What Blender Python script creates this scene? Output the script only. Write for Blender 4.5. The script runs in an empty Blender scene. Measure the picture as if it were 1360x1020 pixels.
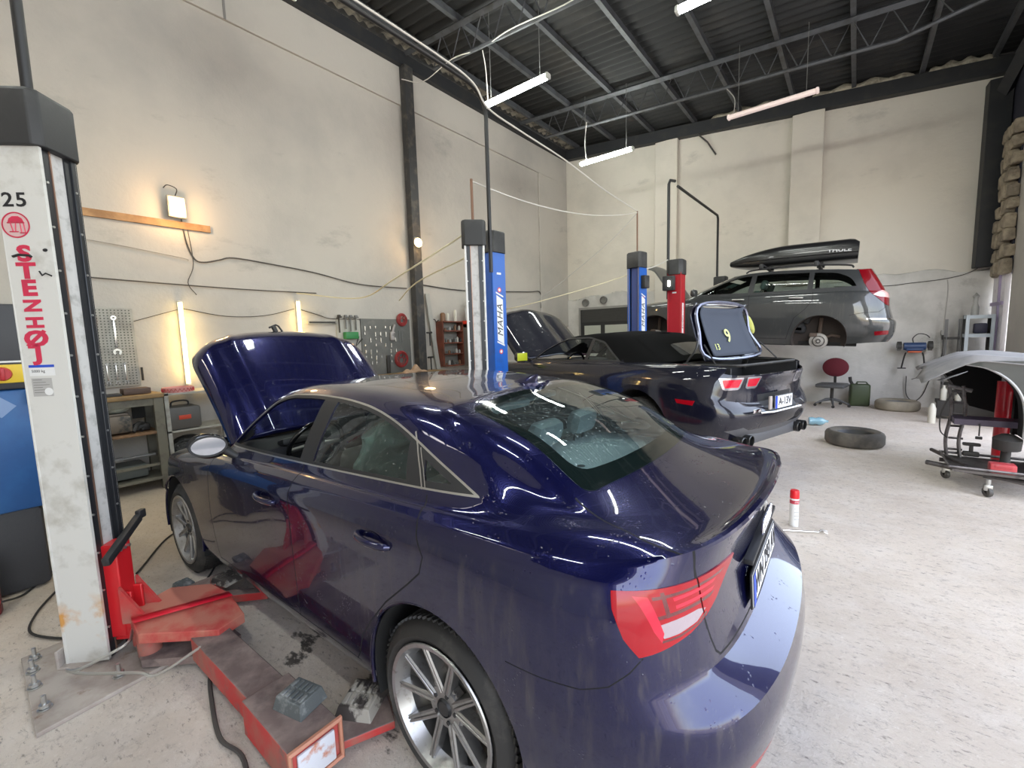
import bpy, bmesh, math, random
from math import sin, cos, pi, radians, sqrt, atan2
from mathutils import Vector, Matrix, Euler
random.seed(7)
SC = bpy.context.scene
COL = SC.collection

# ------------------------------------------------------------------ materials
MATS = {}
def new_mat(name):
    m = bpy.data.materials.new(name); m.use_nodes = True
    nt = m.node_tree; nt.nodes.clear()
    o = nt.nodes.new('ShaderNodeOutputMaterial')
    return m, nt, o
def P(name, col, rough=.5, metal=0., coat=0., spec=.5, var=None, bump=None, emit=None, alpha=1., trans=0., coord='Object', rvar=0., dirt=None, ior=1.5, sheen=0.):
    """var=(colour2, scale, low, high[, detail]); bump=(scale, strength[, dist]); dirt=(colour, scale, low, high, stretch)"""
    if name in MATS: return MATS[name]
    m, nt, o = new_mat(name); N = nt.nodes; L = nt.links
    b = N.new('ShaderNodeBsdfPrincipled'); L.new(b.outputs[0], o.inputs[0])
    I = b.inputs
    I['Base Color'].default_value = (*col, 1); I['Roughness'].default_value = rough; I['Metallic'].default_value = metal
    I['Coat Weight'].default_value = coat; I['Coat Roughness'].default_value = .03; I['Specular IOR Level'].default_value = spec
    I['Alpha'].default_value = alpha; I['Transmission Weight'].default_value = trans; I['IOR'].default_value = ior
    tc = N.new('ShaderNodeTexCoord'); co = tc.outputs[coord]
    cur = None
    def noise(sc, det=5, vec=None, rough=.6):
        n = N.new('ShaderNodeTexNoise'); n.inputs['Scale'].default_value = sc; n.inputs['Detail'].default_value = det; n.inputs['Roughness'].default_value = rough
        L.new(vec or co, n.inputs['Vector']); return n
    def ramp(src, lo, hi):
        r = N.new('ShaderNodeMapRange'); r.inputs[1].default_value = lo; r.inputs[2].default_value = hi; L.new(src, r.inputs[0]); return r
    def mix(fac, a, bcol):
        x = N.new('ShaderNodeMix'); x.data_type = 'RGBA'; L.new(fac, x.inputs[0])
        if isinstance(a, tuple): x.inputs[6].default_value = (*a, 1)
        else: L.new(a, x.inputs[6])
        x.inputs[7].default_value = (*bcol, 1); return x.outputs[2]
    if var:
        n = noise(var[1], var[4] if len(var) > 4 else 6); r = ramp(n.outputs[0], var[2], var[3])
        cur = mix(r.outputs[0], col, var[0])
    if dirt:
        mp = N.new('ShaderNodeMapping'); L.new(co, mp.inputs[0]); mp.inputs['Scale'].default_value = dirt[4]
        n = noise(dirt[1], 6, mp.outputs[0], .7); r = ramp(n.outputs[0], dirt[2], dirt[3])
        cur = mix(r.outputs[0], cur or col, dirt[0])
        if rvar:
            rr = N.new('ShaderNodeMapRange'); L.new(r.outputs[0], rr.inputs[0]); rr.inputs[3].default_value = rough; rr.inputs[4].default_value = rough + rvar; L.new(rr.outputs[0], I['Roughness'])
    if cur: L.new(cur, I['Base Color'])
    if bump:
        n = noise(bump[0], 8); bp = N.new('ShaderNodeBump'); bp.inputs['Strength'].default_value = bump[1]; bp.inputs['Distance'].default_value = bump[2] if len(bump) > 2 else .01
        L.new(n.outputs[0], bp.inputs['Height']); L.new(bp.outputs[0], I['Normal'])
        if coat: L.new(bp.outputs[0], I['Coat Normal'])
    if emit:
        I['Emission Color'].default_value = (*emit[0], 1); I['Emission Strength'].default_value = emit[1]
    MATS[name] = m; return m
def glass(name, tint=(.8, .9, .9), ior=1.45, rough=0., base=.0, film=None):
    if name in MATS: return MATS[name]
    m, nt, o = new_mat(name); N = nt.nodes; L = nt.links
    t = N.new('ShaderNodeBsdfTransparent'); t.inputs[0].default_value = (*tint, 1)
    g = N.new('ShaderNodeBsdfGlossy'); g.inputs['Roughness'].default_value = rough
    f = N.new('ShaderNodeFresnel'); f.inputs[0].default_value = ior
    a = N.new('ShaderNodeMath'); a.operation = 'ADD'; a.use_clamp = True; a.inputs[1].default_value = base; L.new(f.outputs[0], a.inputs[0])
    x = N.new('ShaderNodeMixShader'); L.new(a.outputs[0], x.inputs[0]); L.new(g.outputs[0], x.inputs[2])
    src = t.outputs[0]
    if film:   # (colour, low, high, scale, amount): dust and drops lying on the pane
        d = N.new('ShaderNodeBsdfDiffuse'); d.inputs[0].default_value = (*film[0], 1)
        tc = N.new('ShaderNodeTexCoord'); n = N.new('ShaderNodeTexNoise'); n.inputs['Scale'].default_value = film[3]; n.inputs['Detail'].default_value = 8; L.new(tc.outputs['Object'], n.inputs[0])
        r = N.new('ShaderNodeMapRange'); r.inputs[1].default_value = film[1]; r.inputs[2].default_value = film[2]; r.inputs[3].default_value = film[4][0]; r.inputs[4].default_value = film[4][1]; L.new(n.outputs[0], r.inputs[0])
        y = N.new('ShaderNodeMixShader'); L.new(r.outputs[0], y.inputs[0]); L.new(t.outputs[0], y.inputs[1]); L.new(d.outputs[0], y.inputs[2]); src = y.outputs[0]
    L.new(src, x.inputs[1]); L.new(x.outputs[0], o.inputs[0])
    MATS[name] = m; return m

# ------------------------------------------------------------------ objects
def tag(o, label=None, cat=None, group=None, kind=None):
    if label: o['label'] = label
    if cat: o['category'] = cat
    if group: o['group'] = group
    if kind: o['kind'] = kind
    return o
def empty(name, loc=(0, 0, 0), rz=0, label=None, cat=None, group=None, parent=None):
    o = bpy.data.objects.new(name, None); COL.objects.link(o); o.location = loc; o.rotation_euler = (0, 0, rz); o.empty_display_size = .1
    if parent: o.parent = parent
    return tag(o, label, cat, group)
def copy_tree(o, parent=None):
    c = o.copy(); COL.objects.link(c)
    if parent: c.parent = parent
    for ch in list(o.children): copy_tree(ch, c)
    return c
def frame_z(d, up=(0, 0, 1)):
    d = Vector(d).normalized(); u = Vector(up)
    if abs(d.dot(u)) > .99: u = Vector((1, 0, 0))
    x = u.cross(d).normalized(); y = d.cross(x)
    return Matrix((x, y, d)).transposed()
class MB:
    """collects shapes and links them as one mesh object"""
    def __init__(s): s.v = []; s.f = []; s.m = []; s.sm = []
    def add(s, vs, fs, mi=0, smooth=False):
        b = len(s.v); s.v += [tuple(v) for v in vs]; s.f += [tuple(i + b for i in f) for f in fs]; s.m += [mi] * len(fs); s.sm += [smooth] * len(fs); return s
    def box(s, c, d, rot=None, mi=0, taper=1.):
        R = (Euler(rot).to_matrix() if rot is not None and not isinstance(rot, Matrix) else rot) or Matrix.Identity(3)
        hx, hy, hz = d[0] / 2, d[1] / 2, d[2] / 2; vs = []
        for z in (-1, 1):
            k = taper if z > 0 else 1
            for x, y in ((-1, -1), (1, -1), (1, 1), (-1, 1)): vs.append(Vector(c) + R @ Vector((x * hx * k, y * hy * k, z * hz)))
        return s.add(vs, [(3, 2, 1, 0), (4, 5, 6, 7), (0, 1, 5, 4), (1, 2, 6, 5), (2, 3, 7, 6), (3, 0, 4, 7)], mi)
    def bb(s, x0, x1, y0, y1, z0, z1, mi=0): return s.box(((x0 + x1) / 2, (y0 + y1) / 2, (z0 + z1) / 2), (abs(x1 - x0), abs(y1 - y0), abs(z1 - z0)), None, mi)
    def rbox(s, c, d, b, rot=None, mi=0, seg=2):
        bm = bmesh.new(); bmesh.ops.create_cube(bm, size=1)
        for v in bm.verts: v.co = Vector((v.co.x * d[0], v.co.y * d[1], v.co.z * d[2]))
        bmesh.ops.bevel(bm, geom=bm.edges[:], offset=b, segments=seg, profile=.5, affect='EDGES')
        R = (Euler(rot).to_matrix() if rot is not None and not isinstance(rot, Matrix) else rot) or Matrix.Identity(3)
        s.add([Vector(c) + R @ v.co for v in bm.verts], [tuple(v.index for v in f.verts) for f in bm.faces], mi, True); bm.free(); return s
    def tube(s, pts, r, n=8, mi=0, closed=False, smooth=True, cap=True):
        pts = [Vector(p) for p in pts]; k = len(pts); rs = r if isinstance(r, (list, tuple)) else [r] * k
        T = []
        for i in range(k):
            a = pts[i - 1] if (i > 0 or closed) else pts[i]; b = pts[(i + 1) % k] if (i < k - 1 or closed) else pts[i]
            t = (b - a); T.append(t.normalized() if t.length > 1e-9 else Vector((0, 0, 1)))
        R = frame_z(T[0]); x = R.col[0].copy(); vs = []
        for i in range(k):
            x = x - T[i] * x.dot(T[i]); x = x.normalized() if x.length > 1e-6 else frame_z(T[i]).col[0].copy()
            y = T[i].cross(x)
            for j in range(n):
                a = 2 * pi * j / n; vs.append(pts[i] + (x * cos(a) + y * sin(a)) * rs[i])
        fs = [(i * n + j, i * n + (j + 1) % n, ((i + 1) % k) * n + (j + 1) % n, ((i + 1) % k) * n + j) for i in range(k if closed else k - 1) for j in range(n)]
        if cap and not closed: fs += [tuple(range(n - 1, -1, -1)), tuple(range((k - 1) * n, k * n))]
        return s.add(vs, fs, mi, smooth)
    def cyl(s, a, b, r, n=20, mi=0, r2=None, smooth=True):
        return s.tube([a, b], [r, r if r2 is None else r2], n, mi, False, smooth)
    def lathe(s, prof, c=(0, 0, 0), axis=(0, 0, 1), n=32, mi=0, smooth=True, a0=0, a1=2 * pi):
        R = frame_z(axis); C = Vector(c); full = abs(a1 - a0 - 2 * pi) < 1e-6; m = n if full else n + 1; vs = []
        for (r, h) in prof:
            for j in range(m):
                a = a0 + (a1 - a0) * j / n; vs.append(C + R @ Vector((r * cos(a), r * sin(a), h)))
        fs = []
        for i in range(len(prof) - 1):
            for j in range(n):
                j2 = (j + 1) % m; fs.append((i * m + j, i * m + j2, (i + 1) * m + j2, (i + 1) * m + j))
        return s.add(vs, fs, mi, smooth)
    def prism(s, poly, h0, h1, M4=None, mi=0):
        """poly (x,y) extruded along z between h0 and h1, then placed by M4"""
        M4 = M4 or Matrix.Identity(4); n = len(poly)
        vs = [M4 @ Vector((p[0], p[1], h0)) for p in poly] + [M4 @ Vector((p[0], p[1], h1)) for p in poly]
        fs = [tuple(range(n - 1, -1, -1)), tuple(range(n, 2 * n))] + [(i, (i + 1) % n, n + (i + 1) % n, n + i) for i in range(n)]
        return s.add(vs, fs, mi)
    def grid(s, fn, nu, nv, mi=0, smooth=True):
        vs = [fn(i / nu, j / nv) for i in range(nu + 1) for j in range(nv + 1)]; w = nv + 1
        return s.add(vs, [(i * w + j, (i + 1) * w + j, (i + 1) * w + j + 1, i * w + j + 1) for i in range(nu) for j in range(nv)], mi, smooth)
    def sphere(s, c, r, nu=16, nv=10, mi=0, sc=(1, 1, 1)):
        C = Vector(c)
        return s.grid(lambda u, v: C + Vector((r * sc[0] * sin(pi * v) * cos(2 * pi * u), r * sc[1] * sin(pi * v) * sin(2 * pi * u), r * sc[2] * cos(pi * v))), nu, nv, mi)
    def build(s, name, mats, parent=None, label=None, cat=None, group=None, kind=None, bevel=0, loc=None, rot=None, sharp=40, fix=True, solid=0, sub=0):
        me = bpy.data.meshes.new(name); me.from_pydata(s.v, [], s.f); me.validate()
        if not isinstance(mats, (list, tuple)): mats = [mats]
        for m in mats: me.materials.append(m)
        if len(me.polygons) == len(s.f):
            for p, mi, sm in zip(me.polygons, s.m, s.sm): p.material_index = mi; p.use_smooth = sm
        bm = bmesh.new(); bm.from_mesh(me)
        if fix: bmesh.ops.remove_doubles(bm, verts=bm.verts, dist=1e-5); bmesh.ops.recalc_face_normals(bm, faces=bm.faces)
        bm.to_mesh(me); bm.free()
        me.set_sharp_from_angle(angle=radians(sharp))
        o = bpy.data.objects.new(name, me); COL.objects.link(o)
        if parent: o.parent = parent
        if loc is not None: o.location = loc
        if rot is not None: o.rotation_euler = rot
        if sub: md = o.modifiers.new('s', 'SUBSURF'); md.levels = md.render_levels = sub
        if solid: md = o.modifiers.new('t', 'SOLIDIFY'); md.thickness = solid
        if bevel:
            md = o.modifiers.new('b', 'BEVEL'); md.width = bevel; md.segments = 2; md.limit_method = 'ANGLE'; md.angle_limit = radians(40)
        return tag(o, label, cat, group, kind)
def text_obj(name, txt, size, mat, M4, parent=None, extrude=.0005, spacing=1., label=None, cat=None, xs=1., bold=0., shear=0.):
    """lettering as a thin mesh; M4 maps the text plane (x right, y up, z out) into parent space"""
    cu = bpy.data.curves.new(name, 'FONT'); cu.body = txt; cu.size = size; cu.extrude = extrude; cu.space_character = spacing; cu.align_x = 'CENTER'; cu.align_y = 'CENTER'; cu.offset = bold; cu.resolution_u = 3; cu.shear = shear
    t = bpy.data.objects.new(name, cu); COL.objects.link(t)
    bpy.context.view_layer.update()
    me = bpy.data.meshes.new_from_object(t.evaluated_get(bpy.context.evaluated_depsgraph_get())); bpy.data.objects.remove(t); bpy.data.curves.remove(cu)
    me.transform(Matrix.Diagonal((xs, 1, 1, 1))); me.transform(M4); me.materials.clear(); me.materials.append(mat); me.name = name
    o = bpy.data.objects.new(name, me); COL.objects.link(o)
    if parent: o.parent = parent
    return tag(o, label, cat)
def place(origin, right, up):
    r = Vector(right).normalized(); u = Vector(up); u = (u - r * u.dot(r)).normalized(); n = r.cross(u)
    m = Matrix((r, u, n)).transposed().to_4x4(); m.translation = Vector(origin); return m
def cat_curve(pts, k=8, closed=False):
    pts = [Vector(p) for p in pts]; n = len(pts); out = []
    for i in range(n if closed else n - 1):
        p1, p2 = pts[i], pts[(i + 1) % n]
        p0 = pts[i - 1] if (i > 0 or closed) else p1 * 2 - p2
        p3 = pts[(i + 2) % n] if (i + 2 < n or closed) else p2 * 2 - p1
        for j in range(k):
            t = j / k; out.append(.5 * ((2 * p1) + (p2 - p0) * t + (2 * p0 - 5 * p1 + 4 * p2 - p3) * t * t + (3 * p1 - 3 * p2 + p3 - p0) * t ** 3))
    if not closed: out.append(pts[-1])
    return out
def arc(cx, cy, r, a0, a1, n): return [(cx + r * cos(radians(a0 + (a1 - a0) * i / n)), cy + r * sin(radians(a0 + (a1 - a0) * i / n))) for i in range(n + 1)]
def round_poly(pts, r, n=4):
    """round the corners of a 2-D polygon; r a number or a list"""
    out = []; k = len(pts)
    for i in range(k):
        p = Vector(pts[i]); a = Vector(pts[i - 1]) - p; b = Vector(pts[(i + 1) % k]) - p; ri = r[i] if isinstance(r, (list, tuple)) else r
        if ri <= 0: out.append(tuple(p)); continue
        d = min(ri, a.length * .49, b.length * .49); A = p + a.normalized() * d; B = p + b.normalized() * d
        for j in range(n + 1):
            t = j / n; q = A * (1 - t) ** 2 + p * 2 * t * (1 - t) + B * t * t; out.append((q.x, q.y))
    return out
# ------------------------------------------------------------------ camera
PIT, ROL, YAW, CH, FPX = -.10661, .02993, radians(38.4), 1.622, 575.
cp, sp, cr, sr, cy_, sy_ = cos(PIT), sin(PIT), cos(ROL), sin(ROL), cos(YAW), sin(YAW)
Rz = Matrix(((cy_, -sy_, 0), (sy_, cy_, 0), (0, 0, 1))); Rx = Matrix(((1, 0, 0), (0, cp, -sp), (0, sp, cp))); Ry = Matrix(((cr, 0, sr), (0, 1, 0), (-sr, 0, cr)))
MC = Rz @ Rx @ Ry
cd = bpy.data.cameras.new('camera'); cam = bpy.data.objects.new('camera', cd); COL.objects.link(cam)
cd.sensor_width = 36; cd.lens = FPX / 1360 * 36; cd.clip_start = .05
mw = Matrix((MC.col[0], MC.col[2], -MC.col[1])).transposed().to_4x4(); mw.translation = (0, 0, CH); cam.matrix_world = mw
SC.camera = cam
# ------------------------------------------------------------------ setting
XW = -6.8; YC = 11.34; ZT = 6.6; XR = 2.0; YF = -3.2
def yb(x): return YC + .06116 * (x - XW)           # back wall line
BANG = atan2(.06116, 1)
def zw(x): return ZT - .0745 * (x - XW)            # top of the back wall
def zr(x): return ZT + .42 - .0745 * (x - XW)      # roof sheet
plaster = P('plaster_white', (.50, .47, .425), .9, var=((.41, .39, .36), .7, .45, .72), bump=(9, .35, .02), dirt=((.31, .295, .27), .8, .60, .82, (1, 1, 2.2)))
plaster_back = P('plaster_back_brightened', (.66, .62, .545), .9, var=((.55, .52, .46), .8, .45, .72), bump=(9, .35, .02), dirt=((.40, .38, .34), .8, .60, .82, (1, 1, 2.2)))  # creamier copy of the plaster, brightened to offset weaker light on the back wall
plaster_low = P('plaster_worn', (.62, .60, .565), .9, var=((.43, .42, .39), 1.6, .42, .75), bump=(6, .6, .03), dirt=((.25, .24, .22), 1.3, .6, .8, (1, 1, 1.2)))
steel_dark = P('steel_dark_paint', (.028, .03, .034), .55, metal=.2, var=((.05, .048, .045), 4, .5, .8))
truss_m = P('truss_grey_paint', (.085, .09, .1), .5, metal=.25, var=((.05, .05, .05), 5, .45, .7))
roof_m = P('roof_corrugated', (.022, .023, .024), .85, var=((.05, .047, .042), 1.2, .5, .8), dirt=((.15, .10, .085), .8, .66, .84, (1, 1, 1)))
stone = P('rubble_stone', (.45, .38, .28), .9, var=((.25, .21, .16), 5, .4, .6), bump=(7, 1, .06))
door_white = P('door_white_panel', (.78, .75, .78), .6, var=((.6, .5, .58), 6, .55, .7))

def floor_mat():
    m, nt, o = new_mat('floor_concrete'); N = nt.nodes; L = nt.links
    b = N.new('ShaderNodeBsdfPrincipled'); L.new(b.outputs[0], o.inputs[0]); tc = N.new('ShaderNodeTexCoord'); co = tc.outputs['Object']
    def noise(s, d=8, r=.65, v=None):
        n = N.new('ShaderNodeTexNoise'); n.inputs['Scale'].default_value = s; n.inputs['Detail'].default_value = d; n.inputs['Roughness'].default_value = r; L.new(v or co, n.inputs[0]); return n.outputs[0]
    def mr(a, lo, hi, c=0, d=1):
        n = N.new('ShaderNodeMapRange'); n.inputs[1].default_value = lo; n.inputs[2].default_value = hi; n.inputs[3].default_value = c; n.inputs[4].default_value = d; L.new(a, n.inputs[0]); return n.outputs[0]
    def mx(f, a, c):
        n = N.new('ShaderNodeMix'); n.data_type = 'RGBA'; L.new(f, n.inputs[0])
        for i, q in ((6, a), (7, c)):
            if isinstance(q, tuple): n.inputs[i].default_value = (*q, 1)
            else: L.new(q, n.inputs[i])
        return n.outputs[2]
    def math(op, a, c):
        n = N.new('ShaderNodeMath'); n.operation = op
        for i, q in ((0, a), (1, c)):
            if isinstance(q, (int, float)): n.inputs[i].default_value = q
            else: L.new(q, n.inputs[i])
        return n.outputs[0]
    sep = N.new('ShaderNodeSeparateXYZ'); L.new(co, sep.inputs[0]); X, Y = sep.outputs[0], sep.outputs[1]
    c = mx(mr(noise(.55), .38, .66), (.71, .63, .545), (.55, .475, .405))
    c = mx(mr(noise(3.5), .45, .75, 0, .6), c, (.74, .69, .64))
    mp3 = N.new('ShaderNodeMapping'); mp3.inputs['Scale'].default_value = (.55, 1.3, 1); mp3.inputs['Rotation'].default_value = (0, 0, -.6); L.new(co, mp3.inputs[0])
    c = mx(mr(noise(13, 12, .9), .53, .62, 0, .9), c, (.40, .345, .30))
    c = mx(mr(noise(30, 8, .8, mp3.outputs[0]), .56, .64, 0, .85), c, (.20, .165, .14))
    c = mx(mr(noise(48, 8, .85), .56, .66, 0, .7), c, (.86, .81, .76))
    mp2 = N.new('ShaderNodeMapping'); mp2.inputs['Scale'].default_value = (1, 5, 1); mp2.inputs['Rotation'].default_value = (0, 0, .5); L.new(co, mp2.inputs[0])
    c = mx(mr(noise(6, 8, .75, mp2.outputs[0]), .60, .70, 0, .6), c, (.36, .305, .26))
    # old oil in the bay under the lift and drips beside the car sill
    mp = N.new('ShaderNodeMapping'); mp.inputs['Scale'].default_value = (.9, 1.5, 1); L.new(co, mp.inputs[0])
    oil = mr(noise(4.2, 5, .6, mp.outputs[0]), .60, .645)
    bx = math('MULTIPLY', mr(X, -2.9, -2.3), mr(X, -1.1, -1.4)); by = math('MULTIPLY', mr(Y, .55, .9), mr(Y, 2.4, 1.8))
    c = mx(math('MULTIPLY', math('MULTIPLY', oil, math('MULTIPLY', bx, by)), .92), c, (.03, .024, .02))
    oil2 = mr(noise(9, 4, .6), .66, .70)
    c = mx(math('MULTIPLY', oil2, math('MULTIPLY', mr(Y, 3.2, 4.2), .0)), c, (.05, .04, .035))
    # damp brown earth towards the work bench
    c = mx(math('MULTIPLY', math('MULTIPLY', mr(X, -3.4, -4.6), mr(Y, 2.6, 1.2)), .5), c, (.42, .31, .17))
    c = mx(math('MULTIPLY', mr(noise(1.1, 6), .52, .7), math('MULTIPLY', mr(X, -1.2, -2.2), .4)), c, (.42, .37, .33))
    L.new(c, b.inputs['Base Color'])
    b.inputs['Roughness'].default_value = .82
    L.new(mr(noise(1.8), .35, .7, .62, .92), b.inputs['Roughness'])
    hb = math('ADD', math('MULTIPLY', noise(30, 10, .8), .5), math('MULTIPLY', noise(6, 8), .8))
    bp = N.new('ShaderNodeBump'); bp.inputs['Strength'].default_value = 1.; bp.inputs['Distance'].default_value = .02; L.new(hb, bp.inputs['Height']); L.new(bp.outputs[0], b.inputs['Normal'])
    return m
S = dict(kind='structure')
MB().bb(XW - .3, XR + .3, YF - .3, YC + 1.2, -.2, 0).build('floor', floor_mat(), **S)
# ground outside the open bays
MB().bb(XR + .3, 40, -25, 35, -.25, -.02).build('trim_1', P('yard_asphalt', (.50, .45, .40), .9, var=((.22, .21, .2), .5, .4, .7)), **S)
MB().bb(XW - .3, XW, YF - .3, YC + .3, 0, ZT + .35).build('wall_left', plaster, **S)
w = MB(); b2 = XR + .4
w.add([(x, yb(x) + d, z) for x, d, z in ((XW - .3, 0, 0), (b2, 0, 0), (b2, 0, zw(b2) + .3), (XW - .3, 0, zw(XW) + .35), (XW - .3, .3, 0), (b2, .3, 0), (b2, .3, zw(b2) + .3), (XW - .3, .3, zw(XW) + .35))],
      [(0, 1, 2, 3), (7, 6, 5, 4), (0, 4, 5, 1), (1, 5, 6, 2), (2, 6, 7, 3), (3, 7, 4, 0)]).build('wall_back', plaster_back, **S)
MB().bb(XW - .3, XR + .3, YF - .3, YF, 0, 6.8).build('wall_front', plaster, **S)
# open front of the building: piers between tall vehicle bays
wr = MB()
wr.bb(XR, XR + .35, YF, -2.6, 0, 6.1); wr.bb(XR, XR + .35, 3.5, 4.3, 0, 5.0); wr.bb(XR, XR + .35, 9.6, 10.9, 0, 5.0)
wr.bb(XR, XR + .35, YF, 10.9, 5.0, 6.15); wr.build('wall_right', plaster, **S)
# left wall relief: the upper course stands proud of the big panel
r = MB(); r.bb(XW, XW + .05, YF, YC, 5.94, ZT); r.bb(XW, XW + .05, 9.93, YC, 1.9, 5.94)
r.build('trim_2', plaster, bevel=.012, **S)
MB().bb(XW + .045, XW + .056, 2.60, 2.63, 5.94, ZT).build('trim_3', P('seam_grey', (.22, .21, .2), .9), **S)
# lower zone of the back wall, older rendering with a crooked upper edge
def low_zone(x0, x1, z0, z1, t, name, mat, seed=1):
    rnd = random.Random(seed); n = 60; m = MB()
    def f(u, v):
        x = x0 + (x1 - x0) * u; z = z0 + (z1 - z0) * v
        if v > .99: z += .05 * sin(x * 2.1) + .025 * sin(x * 7) + rnd.uniform(-.012, .012)
        return (x, yb(x) - t, z)
    m.grid(f, n, 4, 0, False)
    top = [f(i / n, 1) for i in range(n + 1)]; rnd = random.Random(seed)
    m.add(top + [(p[0], yb(p[0]) + .002, p[2] + .02) for p in top], [(i, i + 1, n + 2 + i, n + 1 + i) for i in range(n)])
    return m.build(name, mat, **S)
low_zone(-3.6, 2.38, 0, 2.62, .035, 'trim_4', plaster_low)
low_zone(XW + .06, -4.2, 0, 2.72, .05, 'trim_5', plaster_low, 3)
# pilasters
for i, (x0, x1) in enumerate(((-4.17, -3.63), (-1.26, -.69))):
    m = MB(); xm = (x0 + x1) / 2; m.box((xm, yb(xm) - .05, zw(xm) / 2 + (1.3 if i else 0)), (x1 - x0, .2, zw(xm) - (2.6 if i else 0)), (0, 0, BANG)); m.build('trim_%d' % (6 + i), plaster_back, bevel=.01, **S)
# beams on top of the walls
MB().bb(XW - .05, XW + .14, YF, YC + .05, ZT, ZT + .24).build('trim_8', steel_dark, **S)
m = MB(); L0 = XR + .2 - XW
for (dz, h, t) in ((.13, .26, .2),):
    a = atan2(-.0745, 1); xm = (XW + XR + .2) / 2
    m.box((xm, yb(xm) - .08, zw(xm) + dz), (L0 / cos(a), t, h), (Matrix.Rotation(BANG, 3, 'Z') @ Matrix.Rotation(-a, 3, 'Y')))
m.build('trim_9', steel_dark, **S)
# mortar smeared between beam and roof sheet
mort = P('mortar_smear', (.42, .38, .3), .95, var=((.2, .18, .14), 8, .45, .65), bump=(20, 1, .03))
m = MB()
for (x0, x1) in ((-2.9, -1.0), (-.95, .72), (.85, 1.75)):
    def f(u, v):
        x = x0 + (x1 - x0) * u; e = sin(pi * u) ** .3
        return (x, yb(x) - .15 - .04 * sin(pi * v) * e, zw(x) + .24 + (.13 + .03 * sin(u * 23)) * v * e)
    m.grid(f, 24, 4)
m.build('trim_10', mort, **S)
# steel columns
MB().bb(XW + .05, XW + .2, 5.47, 5.66, 0, ZT).build('trim_11', P('column_paint', (.05, .05, .052), .5, metal=.2, var=((.16, .14, .11), 6, .5, .8)), bevel=.006, **S)
m = MB(); m.box((1.81, yb(1.81) - .12, 4.1 + .15), (.30, .26, 3.2), (0, 0, BANG)); m.build('trim_12', steel_dark, bevel=.008, **S)
m = MB(); m.tube([(1.85, yb(1.8) - .15, 5.6), (2.1, yb(1.8) - 1.3, 6.35)], .12, 4, smooth=False); m.build('trim_13', steel_dark, **S)
# dark boarding and rubble stone by the right corner
m = MB(); m.bb(XR - .02, XR + .35, 10.9, 12.0, 2.5, 6.3); m.build('trim_14', P('dark_boarding', (.02, .022, .04), .8), **S)
rnd = random.Random(5); m = MB()
for k in range(70):
    z = 2.55 + (k // 7) * .25 + rnd.uniform(-.03, .03); y = 10.9 + (k % 7) * .13 + rnd.uniform(-.03, .03)
    if y > 11.82 - .28 * sin((z - 2.5) * 1.1) - .1 * rnd.random(): continue
    m.rbox((XR - .05 - rnd.uniform(0, .04), y, z), (.14, rnd.uniform(.12, .2), rnd.uniform(.17, .26)), .03, (rnd.uniform(-.1, .1), rnd.uniform(-.1, .1), rnd.uniform(-.1, .1)))
m.build('trim_15', stone, **S)
m = MB(); m.bb(XR - .06, XR, 10.95, 11.75, 0, 2.45); m.build('door_1', door_white, **S)
d1 = bpy.data.objects['door_1']
MB().bb(XR - .085, XR - .06, 10.95, 11.75, 1.93, 1.99).build('door_rail', P('door_rail_lilac', (.45, .38, .55), .6), d1)
MB().bb(XR - .085, XR - .06, 11.2, 11.26, 0, 2.45).build('door_stile', P('door_rail_lilac', (.45, .38, .55), .6), d1)
# roof
m = MB(); W = .19; ny = int((YC + 1.2 - YF) / (W / 8))
vs = []
for j in range(ny + 1):
    y = YF + (YC + 1.2 - YF) * j / ny; dz = .028 * sin(2 * pi * y / W)
    for x in (XW - .35, -2.5, XR + .5): vs.append((x, y, zr(x) + dz))
m.add(vs, [(j * 3 + i, j * 3 + i + 1, j * 3 + i + 4, j * 3 + i + 3) for j in range(ny) for i in range(2)], 0, True)
m.build('ceiling', roof_m, sharp=80, solid=.01, **S)
m = MB(); vs = []
for j in range(ny + 1):
    y = YF + (YC + 1.2 - YF) * j / ny; dz = .028 * sin(2 * pi * y / W) - .012
    for x in (XW + .02, XW + .42): vs.append((x, y, zr(x) + dz))
m.add(vs, [(j * 2, j * 2 + 1, j * 2 + 3, j * 2 + 2) for j in range(ny)], 0, True)
m.build('trim_40', P('eave_sheet_pale', (.30, .27, .22), .9, var=((.05, .045, .04), 3.2, .46, .60)), **S)
# purlins and trusses
for i, x in enumerate((-6.35, -5.3, -4.27, -3.25, -2.26, -1.24, -.23, .78, 1.72)):
    MB().bb(x - .035, x + .035, YF, yb(x), zr(x) - .15, zr(x) - .045).build('trim_%d' % (20 + i), truss_m, **S)
for i, y in enumerate((2.1, 5.58, 9.05)):
    m = MB(); x0, x1 = XW + .1, XR; zt = lambda x: zr(x) - .17; zb = lambda x: zr(x) - .66 + max(0, (x - .3)) * .25
    m.tube([(x0, y, zt(x0)), (x1, y, zt(x1))], .055, 4, smooth=False)
    xa = x0 + .75; m.tube([(xa, y, zb(xa)), (.3, y, zb(.3)), (x1, y, zt(x1) - .08)], .03, 6)
    n = 15
    for k in range(n):
        xa_ = xa + (.9 - xa) * k / n; xb_ = xa + (.9 - xa) * (k + .5) / n; xc_ = xa + (.9 - xa) * (k + 1) / n
        m.tube([(xa_, y, zb(xa_)), (xb_, y, zt(xb_)), (xc_, y, zb(xc_))], .011, 5)
    m.tube([(xa, y, zb(xa)), (x0 + .1, y, zt(x0) - .05)], .02, 5)
    m.build('trim_%d' % (30 + i), truss_m, **S)
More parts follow.
